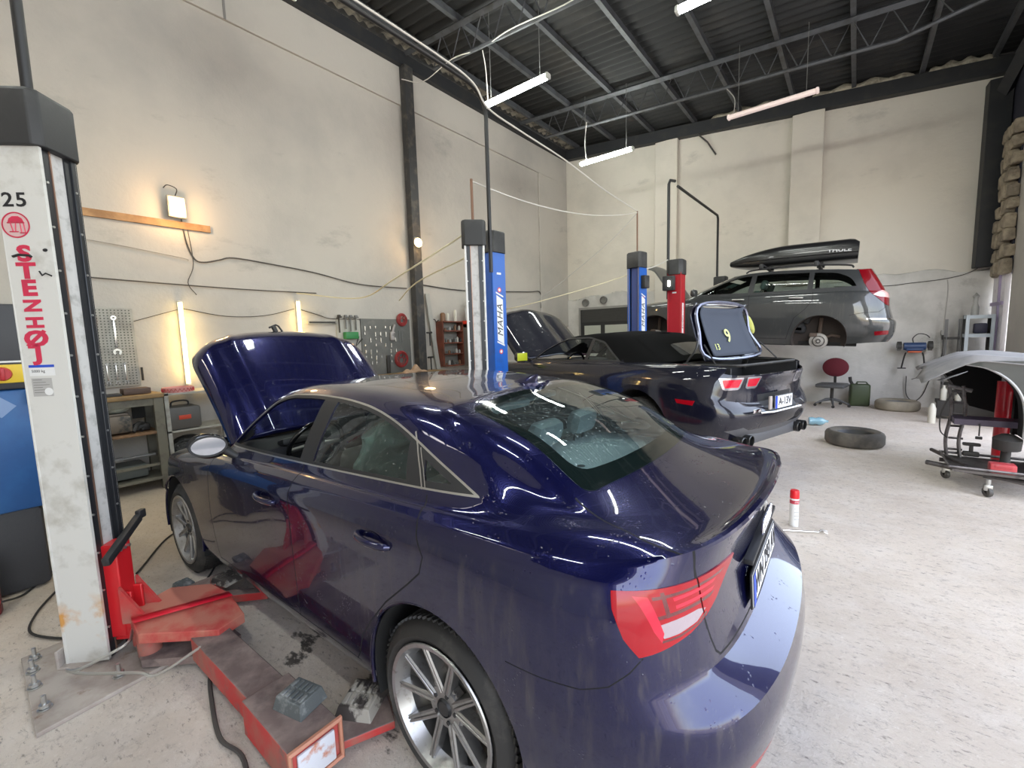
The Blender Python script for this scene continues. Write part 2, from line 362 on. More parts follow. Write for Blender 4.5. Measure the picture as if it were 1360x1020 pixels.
# small wall details that are part of the fabric: sunken window with shutter high on the back wall
m = MB(); xa, xb2 = -6.32, -4.75
def bx(x0, x1, z0, z1, d0, d1, mi=0, mb=None):
    xm = (x0 + x1) / 2; (mb or m).box((xm, yb(xm) - (d0 + d1) / 2, (z0 + z1) / 2), (abs(x1 - x0), abs(d1 - d0), z1 - z0), (0, 0, BANG), mi)
bx(xa, xb2, 1.1, 2.36, .05, .07)
m.build('window_1', P('shutter_dark', (.025, .025, .025), .6), **S)
w1 = bpy.data.objects['window_1']
m = MB(); 
for k in range(9): bx(xa + .04, xb2 - .04, 2.0 + k * .04, 2.032 + k * .04, .07, .085)
m.build('window_shutter', P('shutter_slats', (.05, .05, .048), .5), w1)
m = MB(); bx(xa + .12, xa + .62, 1.62, 1.9, .07, .08); bx(xa + .75, xb2 - .1, 1.62, 1.9, .07, .08)
m.build('window_pane', P('pane_daylit', (.5, .52, .45), .3), w1)
m = MB(); bx(xa - .05, xa, 1.1, 2.42, .05, .1); bx(xb2, xb2 + .05, 1.1, 2.42, .05, .1); bx(xa - .05, xb2 + .05, 2.36, 2.42, .05, .1)
m.build('window_frame', P('frame_grey', (.3, .29, .27), .7), w1)

# ------------------------------------------------------------------ light
wd = bpy.data.worlds.new('sky'); SC.world = wd; wd.use_nodes = True; nt = wd.node_tree; nt.nodes.clear()
o = nt.nodes.new('ShaderNodeOutputWorld'); bg = nt.nodes.new('ShaderNodeBackground'); nt.links.new(bg.outputs[0], o.inputs[0])
sky = nt.nodes.new('ShaderNodeTexSky'); sky.sky_type = 'NISHITA'; sky.sun_disc = False; sky.sun_elevation = radians(50); sky.sun_rotation = radians(200); sky.air_density = 1.2; sky.dust_density = 3
mx = nt.nodes.new('ShaderNodeMix'); mx.data_type = 'RGBA'; mx.inputs[0].default_value = .8; nt.links.new(sky.outputs[0], mx.inputs[6]); mx.inputs[7].default_value = (.52, .46, .40, 1)
nt.links.new(mx.outputs[2], bg.inputs[0]); bg.inputs[1].default_value = 1.7
def area(name, loc, rot, sx, sy, e, col, portal=False, spread=None):
    l = bpy.data.lights.new(name, 'AREA'); l.shape = 'RECTANGLE'; l.size = sx; l.size_y = sy; l.energy = e; l.color = col
    if portal: l.cycles.is_portal = True
    if spread: l.spread = spread
    ob = bpy.data.objects.new(name, l); COL.objects.link(ob); ob.location = loc; ob.rotation_euler = rot; return ob
# portals in the open vehicle bays
area('bay_portal', (XR + .2, .45, 2.5), (0, radians(90), 0), 5.0, 6.1, 1, (1, 1, 1), True)
area('bay_portal', (XR + .2, 6.95, 2.5), (0, radians(90), 0), 5.0, 5.3, 1, (1, 1, 1), True)
SC.view_settings.view_transform = 'Standard'; SC.view_settings.look = 'None'; SC.view_settings.gamma = 1; SC.view_settings.use_curve_mapping = False
SC.view_settings.exposure = 0.
# ------------------------------------------------------------------ car body tools
def cr_interp(P_, t, ends=None):
    """Catmull-Rom through list P_ of Vectors at t in [0,len-1]"""
    n = len(P_); i = min(int(t), n - 2); f = t - i
    p1, p2 = P_[i], P_[i + 1]; p0 = P_[i - 1] if i > 0 else p1 * 2 - p2; p3 = P_[i + 2] if i + 2 < n else p2 * 2 - p1
    return .5 * ((2 * p1) + (p2 - p0) * f + (2 * p0 - 5 * p1 + 4 * p2 - p3) * f * f + (3 * p1 - 3 * p2 + p3 - p0) * f ** 3)
def net_surface(rings, ku, kv, creases=()):
    """rings: list of rings (same column count). ku samples per ring gap, kv per column gap. returns grid of Vectors [r][c], and (r,c) params"""
    nr, nc = len(rings), len(rings[0]); R = [[Vector(p) for p in r] for r in rings]
    dense = []
    for r in R:
        row = []
        for j in range((nc - 1) * kv + 1):
            t = j / kv; n = nc; i = min(int(t), n - 2); f = t - i
            p1, p2 = r[i], r[i + 1]
            if i > 0: p0 = r[i - 1]
            else: p0 = Vector((p2.x, -p2.y, p2.z))          # mirrored across the centre line
            if i + 2 < n: p3 = r[i + 2]
            else: p3 = Vector((p1.x, -p1.y, p1.z))
            row.append(.5 * ((2 * p1) + (p2 - p0) * f + (2 * p0 - 5 * p1 + 4 * p2 - p3) * f * f + (3 * p1 - 3 * p2 + p3 - p0) * f ** 3))
        dense.append(row)
    cuts = [0] + sorted(creases) + [nr - 1]; G = []; par = []
    for a, b in zip(cuts[:-1], cuts[1:]):
        if a == b: continue
        seg = dense[a:b + 1]; m = (b - a) * ku
        for i in range(m + (1 if b == nr - 1 else 0)):
            t = i / ku; G.append([cr_interp([s[c] for s in seg], t) if len(seg) > 2 else seg[0][c].lerp(seg[1][c], t) for c in range(len(seg[0]))]); par.append(a + t)
    return G, par
def body_bmesh(G, par, kv, drop=None):
    """half surface (y>=0) mirrored into one welded bmesh; drop(r, c) removes patches given ring/column coordinates"""
    bm = bmesh.new(); nr, ncol = len(G), len(G[0])
    for s in (1, -1):
        V = [[bm.verts.new((p.x, max(p.y, 0) * s, p.z)) for p in row] for row in G]
        for i in range(nr - 1):
            for j in range(ncol - 1):
                if drop and drop((par[i] + (par[i + 1] if par[i + 1] > par[i] else par[i] + .1)) / 2, (j + .5) / kv): continue
                q = [V[i][j], V[i][j + 1], V[i + 1][j + 1], V[i + 1][j]]
                if s > 0: q.reverse()
                if len({tuple(round(c, 6) for c in v.co) for v in q}) < 3: continue
                try: bm.faces.new(q)
                except ValueError: pass
    bmesh.ops.remove_doubles(bm, verts=bm.verts, dist=2e-4)
    bmesh.ops.dissolve_degenerate(bm, edges=bm.edges, dist=1e-5)
    bm.normal_update(); return bm
AX = {'side': (0, 2, 1), 'rear': (1, 2, 0), 'top': (0, 1, 2)}
def knife(bm, poly, axis, pred, closed=True):
    """cut the faces chosen by pred along a polygon given in a projection"""
    a, b, c = AX[axis]; n = len(poly); eps = .004
    X0, X1 = min(p[0] for p in poly) - eps, max(p[0] for p in poly) + eps; Y0, Y1 = min(p[1] for p in poly) - eps, max(p[1] for p in poly) + eps
    def box(f):
        us = [v.co[a] for v in f.verts]; vs = [v.co[b] for v in f.verts]; return (min(us), max(us), min(vs), max(vs))
    cand = {}
    for f in bm.faces:
        q = box(f)
        if q[1] < X0 or q[0] > X1 or q[3] < Y0 or q[2] > Y1: continue
        if pred(f): cand[f] = q
    for i in range(n if closed else n - 1):
        p, q = poly[i], poly[(i + 1) % n]; d = (q[0] - p[0], q[1] - p[1])
        if d[0] ** 2 + d[1] ** 2 < 1e-12: continue
        x0, x1 = min(p[0], q[0]) - eps, max(p[0], q[0]) + eps; y0, y1 = min(p[1], q[1]) - eps, max(p[1], q[1]) + eps
        no = [0, 0, 0]; no[a] = d[1]; no[b] = -d[0]; co = [0, 0, 0]; co[a] = p[0]; co[b] = p[1]
        fs = [f for f, k in cand.items() if not (k[1] < x0 or k[0] > x1 or k[3] < y0 or k[2] > y1)]
        if not fs: continue
        for f in fs: del cand[f]
        es = {e for f in fs for e in f.edges}; vv = {v for f in fs for v in f.verts}
        ret = bmesh.ops.bisect_plane(bm, geom=list(vv) + list(es) + fs, dist=1e-5, plane_co=co, plane_no=no)
        for g in ret['geom']:
            if isinstance(g, bmesh.types.BMFace) and g.is_valid: cand[g] = box(g)
def inside(poly, x, y):
    r = False; n = len(poly); j = n - 1
    for i in range(n):
        xi, yi = poly[i]; xj, yj = poly[j]
        if (yi > y) != (yj > y) and x < (xj - xi) * (y - yi) / (yj - yi) + xi: r = not r
        j = i
    return r
def strip(pts, w):
    """thin closed polygon along a polyline (a shut line)"""
    L_, R_ = [], []; n = len(pts)
    for i in range(n):
        a = Vector(pts[max(i - 1, 0)]); b = Vector(pts[min(i + 1, n - 1)]); t = (b - a).normalized(); nn = Vector((-t.y, t.x)) * w / 2; p = Vector(pts[i])
        L_.append(tuple(p + nn)); R_.append(tuple(p - nn))
    return L_ + R_[::-1]
SIDE_P = lambda s: (lambda f: f.calc_center_median().y * s > .35)
def carve(bm, specs):
    """specs: list of (key, axis, polygon, pred). Cuts all polygons, then returns {face index: key} by first match"""
    for key, axis, poly, pred in specs: knife(bm, poly, axis, pred)
    bm.faces.ensure_lookup_table(); bm.faces.index_update(); out = {}
    boxes = [(min(p[0] for p in s[2]), max(p[0] for p in s[2]), min(p[1] for p in s[2]), max(p[1] for p in s[2])) for s in specs]
    for f in bm.faces:
        c = f.calc_center_median()
        for (key, axis, poly, pred), bx_ in zip(specs, boxes):
            a, b, _ = AX[axis]
            if not (bx_[0] <= c[a] <= bx_[1] and bx_[2] <= c[b] <= bx_[3]): continue
            if inside(poly, c[a], c[b]) and pred(f): out[f.index] = key; break
    return out
def extract(bm, keys, want, name, mats, parent, matkey=None, offset=0., thick=0., sharp=35, rim_mat=None, smooth=True, label=None):
    """link the faces whose key is in want as one object; matkey maps key -> material slot"""
    me = bpy.data.meshes.new(name); vm = {}; vs = []; fs = []; mi = []
    for f in bm.faces:
        k = keys.get(f.index, 'body')
        if k not in want: continue
        ids = []
        for v in f.verts:
            if v.index not in vm: vm[v.index] = len(vs); vs.append(tuple(v.co + v.normal * offset))
            ids.append(vm[v.index])
        fs.append(ids); mi.append((matkey or {}).get(k, 0))
    if thick:
        # real thickness: an inner skin and a rim with vertices of their own, so the outer shading stays clean
        no = [Vector() for _ in vs]; cnt = {}
        for f in fs:
            p = [Vector(vs[i]) for i in f]; n_ = Vector()
            for i in range(len(p)): n_ += p[i].cross(p[(i + 1) % len(p)])
            for i in f: no[i] += n_
            for i in range(len(f)):
                e = (f[i], f[(i + 1) % len(f)]); cnt[e] = cnt.get(e, 0) + 1
        nv = len(vs); im = rim_mat
        inn = [tuple(Vector(v) - (n_.normalized() if n_.length else n_) * thick) for v, n_ in zip(vs, no)]
        nf = len(fs)
        rim = [e for e in cnt if (e[1], e[0]) not in cnt]
        vs += inn; base = len(vs)
        for k in range(nf): fs.append([i + nv for i in reversed(fs[k])]); mi.append(mi[k] if im is None else im)
        for (p, q) in rim:
            b0 = len(vs); vs += [vs[q], vs[p], inn[p], inn[q]]; fs.append([b0, b0 + 1, b0 + 2, b0 + 3]); mi.append(0 if im is None else im)
    me.from_pydata(vs, [], fs)
    for m in mats: me.materials.append(m)
    for p, i in zip(me.polygons, mi): p.material_index = i; p.use_smooth = smooth
    me.update(); me.set_sharp_from_angle(angle=radians(sharp))
    o = bpy.data.objects.new(name, me); COL.objects.link(o)
    if parent: o.parent = parent
    if label: o['label'] = label
    return o
# ------------------------------------------------------------------ materials for the cars
def car_paint(name, col, rough=.45, metal=.0, streak=(.11, .11, .12), amt=(.52, .8), flake=0., dustsc=(26, 26, 3.5)):
    if name in MATS: return MATS[name]
    m, nt, o = new_mat(name); N = nt.nodes; L = nt.links
    b = N.new('ShaderNodeBsdfPrincipled'); L.new(b.outputs[0], o.inputs[0]); I = b.inputs
    I['Metallic'].default_value = metal; I['Roughness'].default_value = rough; I['Coat Weight'].default_value = 1; I['Coat Roughness'].default_value = .035; I['Coat IOR'].default_value = 1.55; I['Specular IOR Level'].default_value = .12
    tc = N.new('ShaderNodeTexCoord'); mp = N.new('ShaderNodeMapping'); mp.inputs['Scale'].default_value = dustsc; L.new(tc.outputs['Object'], mp.inputs[0])
    n = N.new('ShaderNodeTexNoise'); n.inputs['Scale'].default_value = 1; n.inputs['Detail'].default_value = 7; n.inputs['Roughness'].default_value = .7; L.new(mp.outputs[0], n.inputs[0])
    n2 = N.new('ShaderNodeTexNoise'); n2.inputs['Scale'].default_value = 1.7; n2.inputs['Detail'].default_value = 3; L.new(tc.outputs['Object'], n2.inputs[0])
    r = N.new('ShaderNodeMapRange'); r.inputs[1].default_value = amt[0]; r.inputs[2].default_value = amt[1]; r.inputs[4].default_value = .75; L.new(n.outputs[0], r.inputs[0])
    r2 = N.new('ShaderNodeMapRange'); r2.inputs[1].default_value = .42; r2.inputs[2].default_value = .58; L.new(n2.outputs[0], r2.inputs[0])
    mu0 = N.new('ShaderNodeMath'); mu0.operation = 'MULTIPLY'; L.new(r.outputs[0], mu0.inputs[0]); L.new(r2.outputs[0], mu0.inputs[1])
    # run-off streaks dry on the upright panels only
    sn = N.new('ShaderNodeSeparateXYZ'); L.new(tc.outputs['Normal'], sn.inputs[0]); ab = N.new('ShaderNodeMath'); ab.operation = 'ABSOLUTE'; L.new(sn.outputs[2], ab.inputs[0])
    up = N.new('ShaderNodeMapRange'); up.inputs[1].default_value = .62; up.inputs[2].default_value = .30; L.new(ab.outputs[0], up.inputs[0])
    mu = N.new('ShaderNodeMath'); mu.operation = 'MULTIPLY'; L.new(mu0.outputs[0], mu.inputs[0]); L.new(up.outputs[0], mu.inputs[1])
    x = N.new('ShaderNodeMix'); x.data_type = 'RGBA'; L.new(mu.outputs[0], x.inputs[0]); x.inputs[6].default_value = (*col, 1); x.inputs[7].default_value = (*streak, 1); L.new(x.outputs[2], I['Base Color'])
    # rain drops drying on the paint
    v = N.new('ShaderNodeTexVoronoi'); v.inputs['Scale'].default_value = 85; L.new(tc.outputs['Object'], v.inputs[0])
    rv = N.new('ShaderNodeMapRange'); rv.inputs[1].default_value = .0; rv.inputs[2].default_value = .30; rv.inputs[3].default_value = 1; rv.inputs[4].default_value = 0; L.new(v.outputs['Distance'], rv.inputs[0])
    n3 = N.new('ShaderNodeTexNoise'); n3.inputs['Scale'].default_value = 14; L.new(tc.outputs['Object'], n3.inputs[0])
    r3 = N.new('ShaderNodeMapRange'); r3.inputs[1].default_value = .56; r3.inputs[2].default_value = .66; L.new(n3.outputs[0], r3.inputs[0])
    mm = N.new('ShaderNodeMath'); mm.operation = 'MULTIPLY'; L.new(rv.outputs[0], mm.inputs[0]); L.new(r3.outputs[0], mm.inputs[1])
    bp = N.new('ShaderNodeBump'); bp.inputs['Strength'].default_value = .5; bp.inputs['Distance'].default_value = .003; L.new(mm.outputs[0], bp.inputs['Height']); L.new(bp.outputs[0], I['Coat Normal'])
    rc = N.new('ShaderNodeMapRange'); rc.inputs[3].default_value = .03; rc.inputs[4].default_value = .45; L.new(mu.outputs[0], rc.inputs[0]); L.new(rc.outputs[0], I['Coat Roughness'])
    MATS[name] = m; return m
paint_blue = car_paint('paint_navy_blue', (.0052, .0062, .050), metal=.62, rough=.27, streak=(.085, .078, .085), amt=(.50, .72))
black_gloss = P('black_gloss', (.008, .008, .009), .12, coat=.5)
black_plastic = P('black_plastic', (.02, .02, .021), .5)
rubber = P('tyre_rubber', (.022, .021, .02), .62, var=((.075, .068, .06), 9, .5, .75), bump=(60, .25, .002))
chrome = P('chrome', (.75, .75, .76), .08, metal=1)
trim_satin = P('satin_trim', (.5, .49, .47), .3, metal=.9)
rim_silver = P('rim_silver', (.36, .355, .35), .33, metal=.85, var=((.2, .185, .17), 30, .55, .75))
interior_dark = P('interior_black', (.018, .018, .02), .7)
interior_grey = P('interior_grey', (.09, .10, .105), .65)
headliner = P('headliner_beige', (.38, .35, .29), .9)
well_dark = P('wheel_well_dark', (.012, .012, .012), .8)
shut = P('shut_line', (.002, .002, .003), .8)
red_lens = P('red_lens', (.32, .0015, .008), .35, coat=.75, spec=.1); red_hot = P('red_lens_bright_band', (.55, .015, .04), .35, coat=.75, spec=.1)
red_dark = P('red_lens_dark', (.10, .002, .005), .15, coat=1)
clear_lens = P('clear_lens', (.33, .26, .28), .2, coat=1, bump=(60, .3, .004))
glass_side = glass('glass_side', (.66, .76, .72), 1.5, film=((.5, .55, .52), .60, .70, 90, (.015, .35)))
glass_rear = glass('glass_rear', (.78, .90, .88), 1.6, base=.07, film=((.5, .62, .6), .60, .68, 110, (.03, .45)))
frit = P('glass_frit', (.004, .008, .0075), .06, coat=.3)
plate_white = P('plate_white', (.8, .8, .8), .4)
plate_blue = P('plate_blue', (.02, .07, .5), .4)
ink = P('ink_black', (.012, .012, .014), .6)
disc_m = P('brake_disc', (.35, .33, .31), .35, metal=.8)

def wheel(parent, c, R, W, r, spokes, side=1, rimmat=None, rot0=0., name='wheel', dish=.02):
    """wheel whose outer face looks along +y*side; tyre radius R, width W, rim radius r"""
    w = empty(name, c, parent=parent)
    s = side
    def L_(prof): return [(a, b * s) for a, b in prof]
    h = W / 2
    t = MB(); pr = [(r - .012, -h + .02), (r + .01, -h + .008), (r + .35 * (R - r), -h - .004), (R - .022, -h + .012), (R - .004, -h + .035), (R, -h + .06), (R, h - .06), (R - .004, h - .035), (R - .022, h - .012), (r + .35 * (R - r), h + .004), (r + .012, h - .006), (r - .004, h - .014)]
    t.lathe(L_(pr), axis=(0, 1, 0), n=64)
    # tread blocks
    g = t
    for k in range(72):
        a = 2 * pi * k / 72
        for yy, tw in ((-h * .62, .03), (0, .05), (h * .62, .03)):
            Rm = Matrix.Rotation(-a, 3, 'Y') @ Matrix.Rotation(.45 if yy < 0 else -.45, 3, 'X')
            g.box(Matrix.Rotation(-a, 3, 'Y') @ Vector((R - .001, yy, 0)), (.009, tw, .016), Rm)
    t.build('tyre', rubber, w, sharp=50)
    b = MB(); b.lathe(L_([(r - .03, -h + .02), (r - .035, h - .05), (r - .018, h - .02), (r - .002, h - .008), (r + .004, h - .002), (r + .001, h + .003), (r - .014, h + .001), (r - .02, h - .012), (r - .04, h - .05)]), axis=(0, 1, 0), n=64)
    b.build('rim', rimmat or rim_silver, w, sharp=30)
    sp = MB(); yo = (h - .012)
    def bar(a0, r0, w0, y0, a1, r1, w1, y1, dep=.035):
        p0 = Vector((r0 * cos(a0), 0, r0 * sin(a0))); p1 = Vector((r1 * cos(a1), 0, r1 * sin(a1))); d = (p1 - p0).normalized(); nn = Vector((-d.z, 0, d.x))
        vs = []
        for p, wd_, y in ((p0, w0, y0), (p1, w1, y1)):
            for (k, dy) in ((-.5, -dep), (-.5, -.006), (-.34, 0), (-.10, -.001), (0, -.007), (.10, -.001), (.34, 0), (.5, -.006), (.5, -dep)):
                q = p + nn * wd_ * k; vs.append((q.x, (y + dy) * s, q.z))
        sp.add(vs, [(i, (i + 1) % 9, 9 + (i + 1) % 9, 9 + i) for i in range(9)] + [tuple(range(8, -1, -1)), tuple(range(9, 18))])
    if spokes == 'y':
        for k in range(5):
            a = rot0 + 2 * pi * k / 5
            for q in (-1, 1):
                bar(a + q * .16, .055, .034, yo - dish, a + q * .325, r - .005, .024, yo - .001, .045)
                bar(a + q * .29, r * .80, .012, yo - .008, a + q * .42, r - .003, .011, yo - .002, .022)
            bar(a + .628, .05, .05, yo - dish - .006, a + .628, .085, .03, yo - dish - .012, .03)
    else:
        for k in range(spokes):
            a = rot0 + 2 * pi * k / spokes; bar(a, .05, .06, yo - dish, a, r - .005, .045, yo - .004)
    sp.lathe([(0, (yo - dish - .004) * s), (.074, (yo - dish - .004) * s), (.078, (yo - dish - .02) * s), (.08, (yo - .06) * s)], axis=(0, 1, 0), n=32)
    sp.build('spokes', rimmat or rim_silver, w, sharp=30)
    cpm = MB(); cpm.lathe([(0, (yo - dish + .004) * s), (.026, (yo - dish + .003) * s), (.029, (yo - dish - .003) * s)], axis=(0, 1, 0), n=24); cpm.lathe([(.029, (yo - dish - .004) * s), (.031, (yo - dish + .004) * s), (.034, (yo - dish - .004) * s)], axis=(0, 1, 0), n=24)
    cpm.build('centre_cap', black_plastic, w)
    for k in range(5):
        a = rot0 + .31 + 2 * pi * k / 5; n = MB(); p = Vector((.052 * cos(a), 0, .052 * sin(a)))
        n.cyl(p + Vector((0, (yo - dish - .01) * s, 0)), p + Vector((0, (yo - dish + .001) * s, 0)), .0085, 6); n.build('wheel_bolt', black_plastic, w)
    d = MB(); d.lathe([(.03, 0), (.15, 0), (.15, .022 * s), (.09, .022 * s), (.085, .04 * s), (.03, .04 * s)], (0, -.01 * s, 0), (0, 1, 0), 40); d.build('brake_disc', disc_m, w)
    return w
def gap_free(col): return col
def seat(parent, x, y, w=.5, mat=None, zb=.28, back=.62, hr=True, lean=.28):
    mat = mat or interior_grey
    s = empty('seat', (x, y, zb), parent=parent)
    m = MB(); m.rbox((.0, 0, .07), (.52, w, .15), .05, (0, -.08, 0)); m.rbox((.02, -w / 2 + .04, .1), (.5, .08, .17), .035, (0, -.08, 0)); m.rbox((.02, w / 2 - .04, .1), (.5, .08, .17), .035, (0, -.08, 0)); m.build('seat_cushion', mat, s, sharp=60)
    m = MB(); R = (0, -lean, 0); m.rbox((-.30, 0, .13 + back / 2), (.13, w * .94, back), .05, R); m.rbox((-.27, -w / 2 + .05, .1 + back * .45), (.17, .08, back * .75), .035, R); m.rbox((-.27, w / 2 - .05, .1 + back * .45), (.17, .08, back * .75), .035, R); m.build('seat_back', mat, s, sharp=60)
    if hr:
        m = MB(); tx = -.30 - sin(lean) * back / 2 - .02; m.rbox((tx - .04, 0, .13 + back + .10), (.10, w * .52, .17), .045, R); 
        m.build('headrest', mat, s, sharp=60)
        m = MB()
        for q in (-.07, .07): m.cyl((tx + .01, q, .1 + back), (tx - .03, q, .2 + back), .007, 8)
        m.build('headrest_post', chrome, s)
    return s

# ------------------------------------------------------------------ navy saloon in the foreground
AU = empty('saloon_car', (-1.101, 1.780, 0), radians(180.883), 'dark navy blue saloon nearest the camera with raised bonnet and silver split-spoke wheels', 'car')
# rings from the sill up to the roof centre line; columns from rear centre round the left side to front centre
#        c0 rear ctr        c1                c2                c3               c4               c5              c6              c7             c8             c9             c10            c11            c12           c13            c14            c15
r0 = [(-.84, 0, .30), (-.83, .36, .29), (-.77, .62, .27), (-.62, .74, .25), (-.42, .80, .22), (-.1, .81, .20), (.4, .81, .185), (1.0, .81, .18), (1.5, .81, .18), (1.95, .81, .18), (2.3, .81, .19), (2.64, .81, .2), (3.0, .78, .2), (3.26, .62, .2), (3.4, .34, .2), (3.44, 0, .2)]
r1 = [(-.960, 0, .37), (-.94, .38, .37), (-.865, .65, .36), (-.70, .80, .35), (-.46, .87, .33), (-.1, .875, .31), (.4, .868, .29), (1.0, .862, .28), (1.5, .862, .28), (1.95, .865, .28), (2.3, .87, .29), (2.64, .875, .3), (3.0, .83, .32), (3.3, .66, .32), (3.46, .36, .32), (3.50, 0, .32)]
r2 = [(-.998, 0, .50), (-.972, .39, .50), (-.89, .67, .50), (-.72, .825, .50), (-.47, .890, .50), (-.1, .896, .49), (.4, .885, .46), (1.0, .880, .44), (1.5, .880, .44), (1.95, .883, .44), (2.3, .89, .46), (2.64, .895, .48), (3.0, .85, .5), (3.3, .68, .5), (3.48, .37, .5), (3.52, 0, .5)]
r3 = [(-.985, 0, .60), (-.96, .39, .603), (-.875, .675, .612), (-.71, .83, .62), (-.47, .895, .62), (-.1, .900, .62), (.4, .893, .60), (1.0, .888, .60), (1.5, .888, .60), (1.95, .89, .60), (2.3, .895, .61), (2.64, .900, .62), (3.0, .85, .62), (3.3, .68, .62), (3.46, .37, .6), (3.5, 0, .6)]
r4 = [(-.868, 0, .668), (-.852, .39, .675), (-.80, .655, .70), (-.69, .822, .71), (-.46, .893, .71), (-.1, .900, .71), (.4, .895, .70), (1.0, .890, .70), (1.5, .890, .70), (1.95, .893, .70), (2.3, .898, .70), (2.64, .898, .70), (3.0, .845, .69), (3.28, .67, .68), (3.42, .37, .67), (3.46, 0, .66)]
r5 = [(-.846, 0, .80), (-.832, .39, .81), (-.780, .65, .83), (-.67, .812, .85), (-.45, .888, .86), (-.1, .898, .86), (.4, .896, .86), (1.0, .894, .855), (1.5, .893, .85), (1.95, .893, .84), (2.3, .895, .83), (2.64, .890, .82), (3.0, .83, .79), (3.25, .65, .76), (3.38, .36, .74), (3.42, 0, .73)]
r6 = [(-.846, 0, .93), (-.830, .39, .935), (-.772, .638, .945), (-.655, .79, .955), (-.44, .868, .955), (-.1, .882, .95), (.4, .886, .935), (1.0, .886, .925), (1.5, .886, .915), (1.95, .884, .90), (2.3, .878, .88), (2.64, .865, .86), (3.0, .79, .82), (3.2, .62, .79), (3.32, .35, .77), (3.36, 0, .76)]
r7 = [(-.895, 0, 1.080), (-.868, .39, 1.070), (-.784, .622, 1.042), (-.625, .755, 1.012), (-.42, .825, 1.01), (-.1, .845, 1.005), (.4, .855, .99), (1.0, .86, .975), (1.5, .86, .96), (1.95, .855, .945), (2.3, .84, .92), (2.64, .80, .89), (2.95, .72, .85), (3.12, .57, .82), (3.22, .33, .8), (3.26, 0, .79)]
r8 = [(-.80, 0, 1.052), (-.775, .38, 1.048), (-.695, .598, 1.046), (-.55, .700, 1.050), (-.35, .785, 1.036), (-.1, .812, 1.028), (.4, .825, 1.015), (1.0, .83, 1.0), (1.5, .83, .98), (1.95, .820, .955), (2.25, .77, .95), (2.5, .70, .93), (2.7, .60, .92), (2.85, .46, .91), (2.95, .26, .9), (3.0, 0, .9)]
r9 = [(-.50, 0, 1.108), (-.485, .34, 1.104), (-.435, .575, 1.092), (-.325, .660, 1.082), (-.185, .733, 1.078), (.03, .778, 1.056), (.45, .795, 1.040), (1.0, .802, 1.027), (1.5, .80, 1.006), (1.93, .782, .982), (2.05, .67, 1.0), (2.12, .56, 1.005), (2.17, .44, 1.01), (2.2, .3, 1.015), (2.22, .15, 1.015), (2.22, 0, 1.015)]
r11 = [(.12, 0, 1.376), (.13, .30, 1.368), (.155, .545, 1.342), (.25, .585, 1.338), (.40, .600, 1.350), (.62, .605, 1.365), (.85, .607, 1.375), (1.07, .607, 1.378), (1.32, .602, 1.368), (1.54, .580, 1.335), (1.57, .50, 1.348), (1.59, .42, 1.357), (1.60, .33, 1.364), (1.61, .22, 1.369), (1.62, .11, 1.372), (1.62, 0, 1.373)]
r10 = []
for i, (a, b) in enumerate(zip(r9, r11)):
    m_ = (Vector(a) + Vector(b)) / 2
    if i <= 2: m_ += Vector((-.02, 0, .028))
    elif i >= 9: m_ += Vector((.02, .0, .02))
    else: m_ += Vector((0, .020, .012))
    if i in (1, 2, 3): m_.y += .012
    r10.append(tuple(m_))
def roofz(x): return 1.376 + .040 * max(0, 1 - ((x - .85) / .80) ** 2)
r12, r13 = [], []
for i, a in enumerate(r11):
    xx = a[0] if i in (0, 15) else a[0] + (.85 - a[0]) * .10
    zc = roofz(a[0]); r12.append((xx, a[1] * .62, a[2] + (zc - a[2]) * .62 + .006)); r13.append((a[0] + (.85 - a[0]) * .16 if i not in (0, 15) else a[0], 0, roofz(a[0] + (.85 - a[0]) * .16)if i not in (0, 15) else a[2]))
rings = [r0, r1, r2, r3, r4, r5, r6, r7, r8, r9, r10, r11, r12, r13]
KV = 7
G, par = net_surface(rings, 6, KV, creases=(3, 4, 7))
# the bonnet is open: no skin between the wings in front of the windscreen
bm = body_bmesh(G, par, KV, drop=lambda r, c: (r > 8 and r < 9 and c > 9.0) or (r > 7.5 and r < 8 and c > 10.2))
L1 = SIDE_P(1); R1 = SIDE_P(-1)
both = lambda f: abs(f.calc_center_median().y) > .35
arch_r = arc(.0, .345, .375, -60, 240, 48)
arch_f = [(x + 2.637, z) for x, z in arch_r]
side_win = round_poly([(-.118, 1.084), (1.92, 1.010), (1.905, 1.05), (1.70, 1.205), (1.53, 1.305), (1.36, 1.348), (1.07, 1.362), (.80, 1.355), (.58, 1.332), (.40, 1.29), (.22, 1.225), (.05, 1.155)], [.02, .01, .02, .05, .06, .08, .1, .1, .1, .1, .08, .05], 5)
def inset_poly(poly, d):
    """inset a convex outline by shifting every edge inwards"""
    A = sum(poly[i][0] * poly[(i + 1) % len(poly)][1] - poly[(i + 1) % len(poly)][0] * poly[i][1] for i in range(len(poly))); sg = 1 if A > 0 else -1
    out = [Vector(p) for p in poly]; src = [Vector(p) for p in poly]
    for i in range(len(src)):
        p, q = src[i], src[(i + 1) % len(src)]; t = q - p
        if t.length < 1e-7: continue
        t.normalize(); nn = Vector((-t.y, t.x)) * sg; o = []
        for j in range(len(out)):
            a, b = out[j], out[(j + 1) % len(out)]; da = (a - p).dot(nn) - d; db = (b - p).dot(nn) - d
            if da >= 0: o.append(a)
            if (da >= 0) != (db >= 0): o.append(a.lerp(b, da / (da - db)))
        out = o
        if len(out) < 3: return [tuple(x) for x in src[:3]]
    r = [tuple(out[0])]
    for q in out[1:]:
        if (q - Vector(r[-1])).length > 1e-5: r.append(tuple(q))
    return r
win_in = inset_poly(side_win, .007)
win_rub = inset_poly(side_win, .021)
